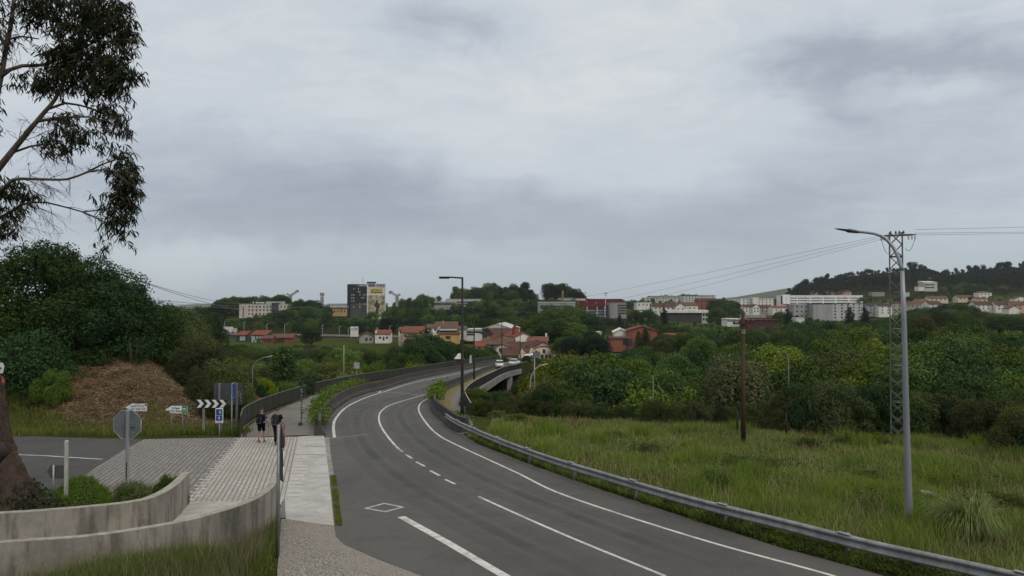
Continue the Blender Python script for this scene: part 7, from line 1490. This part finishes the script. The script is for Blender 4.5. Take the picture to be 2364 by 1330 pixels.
# cars, shelter, post at the end of the bridge
def car(label, px, py, d, yaw, col=(.62, .63, .63), suv=False):
    p = at(px, py, d); t = thing('car', label, 'car', (p.x, d, p.z), R(yaw), 'white cars at the end of the bridge'); pm = M('car_paint', col, tuple(k * .9 for k in col), rough=.3, spec=.5)
    sec = [(-2.1, .35, .75, .78), (-1.95, .28, .95, .84), (-1.0, .25, 1.0, .88), (.9, .25, .98, .88), (1.9, .28, .85, .84), (2.15, .4, .68, .74)]; vs = []
    for y_, zb_, zt_, w_ in sec: vs += [(-w_, y_, zb_), (w_, y_, zb_), (w_, y_, zt_ * .85), (w_ * .9, y_, zt_), (-w_ * .9, y_, zt_), (-w_, y_, zt_ * .85)]
    MB().add(vs, [(i * 6 + k, i * 6 + (k + 1) % 6, i * 6 + 6 + (k + 1) % 6, i * 6 + 6 + k) for i in range(5) for k in range(6)] + [tuple(range(6)), tuple(range(35, 29, -1))], True).build('body', pm, t)
    MB().add([(x * w_, y_, z_) for y_, z_, w_ in ((-1.85, .93, .82), (-1.35, 1.42, .66), (.2, 1.48, .66), (1.0, .97, .80)) for x in (-1, 1)], [(0, 1, 3, 2), (4, 5, 7, 6), (0, 2, 4, 6), (1, 7, 5, 3)]).build('windows', M('car_glass', (.03, .035, .04), rough=.15, spec=.6), t)
    MB().box((0, -.55, 1.465), (1.30, 1.6, .05)).build('roof', pm, t)
    for sx in (-.82, .82):
        for y_ in (-1.3, 1.3): w_ = MB().tube([(sx - .1, y_, .32), (sx + .1, y_, .32)], .32, 14).build('wheel', M('tyre', (.015, .015, .016)), t)
        MB().box((sx * .86, -2.06, .74), (.22, .12, .16)).build('tail_light', red, t)
    MB().box((0, -2.12, .62), (.5, .05, .12)).build('number_plate', wht, t); MB().box((0, -2.1, .42), (1.5, .12, .2)).build('bumper', M('bumper', (.2, .2, .2)), t); return t
car('white car driving away over the end of the bridge, nearest the lamp', 1153, 848.5, 150, 3)
car('white car beyond the bridge railing, right of the driving one', 1188, 843.5, 168, -18)
car('white car partly hidden by trees right of the bridge', 1421, 834, 175, -70)
car('small white parked car beside the road behind the left barrier', 1108, 842, 190, -10)
p = G(1062, 838); t = thing('granary_hut', 'small dark hut with a pale pyramid roof behind the left railing', 'hut', (at(1060, 838, 150).x, 150, plane(150) + .2)); t.scale = (.5, .5, .62)
MB().box((0, 0, 1.2), (2.6, 2.6, 2.6)).build('wall', PL_['dark'], t); MB().add([(-1.9, -1.9, 2.5), (1.9, -1.9, 2.5), (1.9, 1.9, 2.5), (-1.9, 1.9, 2.5), (-.4, 0, 4.2), (.4, 0, 4.2)], [(0, 1, 5, 4), (2, 3, 4, 5), (1, 2, 5), (3, 0, 4), (3, 2, 1, 0)]).build('roof', PL_['lgrey'], t)
p = at(1086.5, 838, 160); t = thing('milestone', 'slim pale stone pillar at the end of the left railing', 'pillar', p); t.scale = (.7, .7, .8); MB().box((0, 0, .6), (.75, .6, 2.4), tx=.8).build('shaft', PL_['lgrey'], t); MB().tube([(0, 0, 1.8), (0, 0, 2.1)], [.28, .14], 8).build('top', PL_['lgrey'], t)
# motorway strip on the left, with its slim lamps and a lorry
mw = [at(px, py, d) for px, py, d in ((430, 770, 405), (540, 772, 400), (700, 774, 400), (860, 777, 395), (930, 778, 390))]
mb = MB(); mb.sweep(mw, [(6, 0), (-6, 0), (-6, -3), (6, -3)]); tag(mb.build('motorway', asph2), kind='structure')
t = thing('guardrail', 'long pale guardrail of the distant motorway on the left', 'guardrail', mw[0]); MB().sweep([p - mw[0] + Vector((0, 0, 0)) for p in mw], [(-6.2, .4), (-6.2, .95), (-6.4, .95), (-6.4, .4)]).build('beam', M('rail_far', (.26, .27, .27)), t)
p = at(522, 770, 402); t = thing('lorry', 'white lorry on the distant motorway at the left', 'lorry', p + Vector((0, -2, .2))); MB().box((-1, 0, 2.0), (10, 2.5, 2.8)).build('trailer', PL_['white'], t); MB().box((5.2, 0, 1.5), (2.0, 2.4, 2.2)).build('cab', PL_['lgrey'], t)
for x_ in (-4.5, -3.2, 4.8): MB().tube([(x_, -1.3, .5), (x_, 1.3, .5)], .5, 10).build('wheel', MATS['tyre'], t)
for k, (px, py) in enumerate(((482, 741), (518, 742), (563, 744), (616, 747), (657, 749), (744, 750), (783, 753), (804, 756), (900, 752))):
    t = pole_at('street_lamp', ['first', 'second', 'third', 'fourth', 'fifth', 'sixth', 'seventh', 'eighth', 'ninth'][k] + ' from the left of the slim pale lamps along the distant motorway', px, py, 777, 398, .14, lg, 'slim lamps along the distant motorway'); MB().box((.8, 0, (777 - py) / FPX * 398), (.9, .3, .16)).build('lamp_head', lg, t)
sheet_pts = [at(px, py, d) for px, py, d in ((690, 806, 270), (830, 806, 270), (960, 800, 290), (930, 789, 345), (800, 787, 350), (700, 790, 345))]
# --- trees of the hills and the town
def band_trees(pts, d0, d1, step, kinds, mats, group, jit=6, wf=(.85, 1.15), lo=None):
    px = pts[0][0]
    while px < pts[-1][0]:
        d = rs.uniform(d0, d1); top = float(np.interp(px, [a[0] for a in pts], [a[1] for a in pts])) + rs.uniform(-jit * .4, jit)
        tree(rs.choice(kinds), px, top, d, rs.choice(mats), rs.uniform(*wf), group=group); px += step * rs.uniform(.7, 1.3)
DK = ['dark', 'dark', 'mid', 'blue']; MX = ['dark', 'mid', 'mid', 'olive']
# far wood behind the cream hotel and along the left horizon
band_trees([(345, 708), (400, 704), (430, 706), (480, 716)], 180, 230, 13, ['euc', 'dome'], ['dark', 'olive'], 'trees left of the cream hotel')
band_trees([(345, 735), (400, 732), (445, 748), (475, 772)], 150, 190, 17, ['dome', 'euc'], ['dark', 'olive', 'brown'], 'trees left of the cream hotel')
band_trees([(505, 688), (530, 683), (560, 681), (640, 679), (665, 681)], 590, 640, 15, ['dome'], ['dark', 'dark', 'mid'], 'wood behind the cream hotel', 4)
for px in (480, 486, 492, 499, 505, 511): tree('cone', px, 707 + rs.uniform(-1, 2), 520, 'blue', 1.5, group='dark conifer hedge left of the cream hotel')
tree('column', 443, 713, 330, 'blue', .8, 'slim poplar left of the dark conifer hedge, left one'); tree('column', 451, 714, 330, 'blue', .8, 'slim poplar left of the dark conifer hedge, right one')
band_trees([(685, 692), (700, 686), (715, 690), (745, 698), (757, 704)], 540, 590, 12, ['dome'], DK, 'trees between the cream hotel and the stadium', 4)
band_trees([(480, 734), (560, 734), (600, 722), (650, 712), (690, 712), (720, 706), (750, 708), (770, 728), (810, 735), (850, 722), (890, 712), (930, 706), (990, 708)], 470, 530, 15, ['dome'], MX, 'wooded slope below the hotels')
band_trees([(470, 750), (560, 748), (640, 738), (700, 735), (760, 740), (850, 735), (900, 728), (1000, 726), (1080, 722), (1120, 715)], 425, 465, 16, ['dome'], DK + ['mid'], 'trees along the motorway')
band_trees([(890, 700), (930, 690), (975, 688), (1010, 692)], 560, 640, 17, ['dome', 'euc'], MX, 'trees right of the dark hotel tower', 4)
band_trees([(955, 690), (975, 676), (1000, 684), (1040, 682)], 700, 740, 24, ['euc', 'dome'], ['dark', 'mid'], 'trees on the horizon left of the nearest lamp', 3)
band_trees([(1035, 672), (1080, 664), (1110, 664), (1140, 650), (1170, 652), (1190, 660), (1230, 656), (1240, 664)], 690, 760, 9.5, ['euc', 'euc', 'euc', 'dome'], ['dark', 'dark', 'olive', 'blue'], 'tall eucalyptus on the skyline above the village', 22, (.8, 1.15))
band_trees([(1262, 658), (1280, 655), (1300, 656), (1322, 664), (1345, 680)], 700, 750, 8, ['euc', 'euc', 'dome'], ['dark', 'blue', 'olive'], 'dark tree group on the skyline left of the maroon roof', 4, (1.0, 1.35))
band_trees([(1050, 700), (1120, 690), (1180, 690), (1240, 690), (1330, 688)], 620, 680, 15, ['dome'], MX, 'trees under the skyline above the village', 5)
band_trees([(1000, 712), (1060, 706), (1120, 702), (1180, 712), (1240, 715)], 520, 580, 15, ['dome'], DK, 'trees on the slope above the village', 6)
band_trees([(1050, 738), (1100, 734), (1180, 728), (1240, 728)], 400, 450, 15, ['dome'], ['dark', 'dark', 'blue', 'mid'], 'dark trees behind the village')
band_trees([(1205, 735), (1235, 725), (1270, 706), (1300, 700), (1340, 706), (1372, 735)], 330, 370, 17, ['dome'], ['mid', 'mid', 'dark'], 'large green trees right of the village', 6, (1.0, 1.25))
band_trees([(1225, 760), (1270, 735), (1320, 735), (1370, 760)], 300, 320, 19, ['dome'], ['mid', 'dark'], 'large green trees right of the village', 6, (1.0, 1.2))
band_trees([(1300, 775), (1350, 772), (1400, 775)], 230, 260, 20, ['dome'], DK, 'trees left of the brick hall')
band_trees([(1370, 735), (1410, 730), (1450, 735)], 480, 520, 10, ['dome', 'cone'], ['blue', 'dark'], 'dark trees below the maroon block')
tree('cone', 1430, 725, 470, 'blue', 1.1, 'dark pointed conifer below the maroon block'); tree('column', 1534, 698, 470, 'blue', 1.2, 'tall dark cypress left of the long flat white block'); tree('cone', 1490, 756, 285, 'dark', 1.1, 'dark conifer in front of the brick hall, right one'); tree('cone', 1474, 763, 285, 'dark', 1.0, 'dark conifer in front of the brick hall, left one')
tree('column', 1820, 703, 480, 'blue', 1.5, 'dark pointed tree in front of the red-roofed white terrace'); tree('column', 1960, 697, 470, 'blue', 1.5, 'left of two tall dark poplars in front of the grey flats'); tree('column', 1997, 697, 470, 'blue', 1.5, 'right of two tall dark poplars in front of the grey flats')
tree('dome', 1655, 707, 560, 'mid', 1.0, 'bright rounded tree right of the long flat white block'); tree('dome', 1705, 711, 580, 'mid', .95, 'rounded tree above the white flat building by the wooden pole')
band_trees([(1450, 716), (1500, 712), (1530, 730), (1600, 745), (1660, 738), (1720, 745)], 490, 560, 16, ['dome', 'dome', 'column'], MX, 'trees in the lower town')
band_trees([(1520, 742), (1600, 752), (1680, 752), (1740, 756), (1800, 748), (1850, 742)], 360, 430, 15, ['dome'], MX, 'trees below the town')
band_trees([(1520, 770), (1600, 766), (1680, 762), (1760, 758), (1840, 752)], 240, 300, 15, ['dome'], MX, 'trees above the right-hand wood')
band_trees([(1650, 690), (1690, 692), (1710, 696)], 720, 760, 12, ['dome'], DK, 'dark trees in the town centre', 3); band_trees([(1620, 690), (1680, 686)], 790, 830, 13, ['dome', 'cone'], DK, 'dark trees in the town centre', 4)
band_trees([(1440, 690), (1480, 690), (1520, 692), (1560, 694)], 800, 880, 14, ['dome', 'euc'], DK, 'trees at the left edge of the town', 4)
band_trees([(1800, 718), (1850, 728), (1900, 737), (1960, 736), (2060, 730)], 540, 600, 15, ['dome'], ['dark', 'olive', 'mid'], 'trees at the foot of the grey flats', 5)
band_trees([(1840, 742), (1900, 740), (2000, 738), (2060, 730), (2120, 722), (2180, 715), (2230, 712), (2300, 722), (2380, 726)], 320, 420, 16, ['dome'], ['dark', 'dark', 'olive', 'mid'], 'trees behind the right-hand wood')
band_trees([(2090, 718), (2130, 708), (2200, 698), (2240, 702), (2260, 716)], 470, 540, 15, ['dome'], DK, 'dark trees left of the tiled terraces')
band_trees([(1960, 690), (2010, 684), (2060, 688), (2110, 682), (2180, 682), (2230, 684), (2300, 682), (2380, 684)], 780, 860, 16, ['dome'], DK + ['olive'], 'trees on the slope below the hill')
band_trees([(2100, 672), (2170, 660), (2230, 652), (2300, 660), (2380, 664)], 900, 960, 15, ['dome'], ['dark', 'olive', 'dark'], 'trees on the slope around the villa')
band_trees([(1750, 698), (1800, 694), (1850, 690)], 880, 940, 13, ['dome'], DK, 'trees behind the white offices', 4); band_trees([(1500, 682), (1560, 679), (1600, 677), (1625, 684)], 1300, 1400, 13, ['dome'], DK, 'wooded rise on the centre horizon', 3)
# the wooded hill on the right: one mass of trees, with single taller trees along its crest
def crest(px): return float(np.interp(px, [1700, 1760, 1820, 1850, 1880, 1920, 1980, 2050, 2100, 2140, 2180, 2200, 2260, 2330, 2400, 2600], [690, 684, 672, 658, 646, 640, 634, 628, 620, 617, 630, 634, 620, 614, 620, 618]))
def hill_wood():
    r = np.random.default_rng(40); Vs, Fs, off = [], [], 0
    for _ in range(2900):
        px = 1815 + 745 * r.random() ** .92; d = (930 if px < 1950 or px > 2205 else 975) + (1160 - 930) * r.random() ** .9; d = min(d, 1160); x = (px - CX) / FPX * d; z = Hs(x, d); topz = at(px, crest(px) + 3, d).z; hgt = min(r.uniform(13, 21), max(4, topz - z)); 
        if 2095 < px < 2190 and d < 1010: continue
        L = [((x + r.normal() * 1.2, d + r.normal() * 1.2, z + hgt * f), hgt * q) for f, q in ((.45, .17), (.62, .17), (.78, .14), (.92, .09))]
        C = np.array([l[0] for l in L]); Rr = np.array([l[1] for l in L]); n_ = 90; li = r.integers(0, 4, n_); dr = sphere_dirs(r, n_); P = C[li] + dr * (Rr[li] * (.7 + .5 * r.random(n_)))[:, None] * np.array([.9, .9, 1.15]); N = dr + sphere_dirs(r, n_) * .7; N /= np.linalg.norm(N, axis=1, keepdims=True); s = 1.1 * (.6 + .9 * r.random(n_)); V, F_ = leaf_quads(r, P, N, s, s * .65); Vs.append(V); Fs.append(F_ + off); off += len(V)
    tag(link_mesh('hill_forest', np_mesh('hill_forest', np.concatenate(Vs), np.concatenate(Fs)), LM['far']), kind='stuff')
hill_wood()
px = 1822
while px < 2430:
    tree(rs.choice(['euc', 'euc', 'dome']), px, crest(px) - 5 + rs.choice([-7, -3, 0, 3, 6]) + rs.uniform(-2, 2), 1135 + rs.uniform(-15, 15), 'far', rs.uniform(.8, 1.1), group='tall trees along the crest of the wooded hill', hmin=12); px += rs.uniform(5, 17)
merge_smallest(); merge_smallest(285, 'shrub')
finish_labels()
for _o in bpy.data.objects:
    if _o.get('label') and not (4 <= len(_o['label'].split()) <= 16): print('LABEL', len(_o['label'].split()), _o['label'])
# ---------------------------------------------------------------- air
def haze_box(dens):
    mb = MB(); mb.add([(x, y, z) for z in (-82, 125) for x, y in ((-9500, -120), (9500, -120), (9500, 12500), (-9500, 12500))], [(3, 2, 1, 0), (4, 5, 6, 7), (0, 1, 5, 4), (1, 2, 6, 5), (2, 3, 7, 6), (3, 0, 4, 7)])
    m = bpy.data.materials.new('haze'); m.use_nodes = True; t = NT(m); t.n.clear(); out = t.new('ShaderNodeOutputMaterial'); v = t.new('ShaderNodeVolumePrincipled', ins={'Color': (.80, .88, .95, 1), 'Density': dens}); t.l.new(v.outputs[0], out.inputs['Volume'])
    o = mb.build('haze', m); tag(o, kind='stuff')
HAZE = 0.00005
if HAZE: haze_box(HAZE)
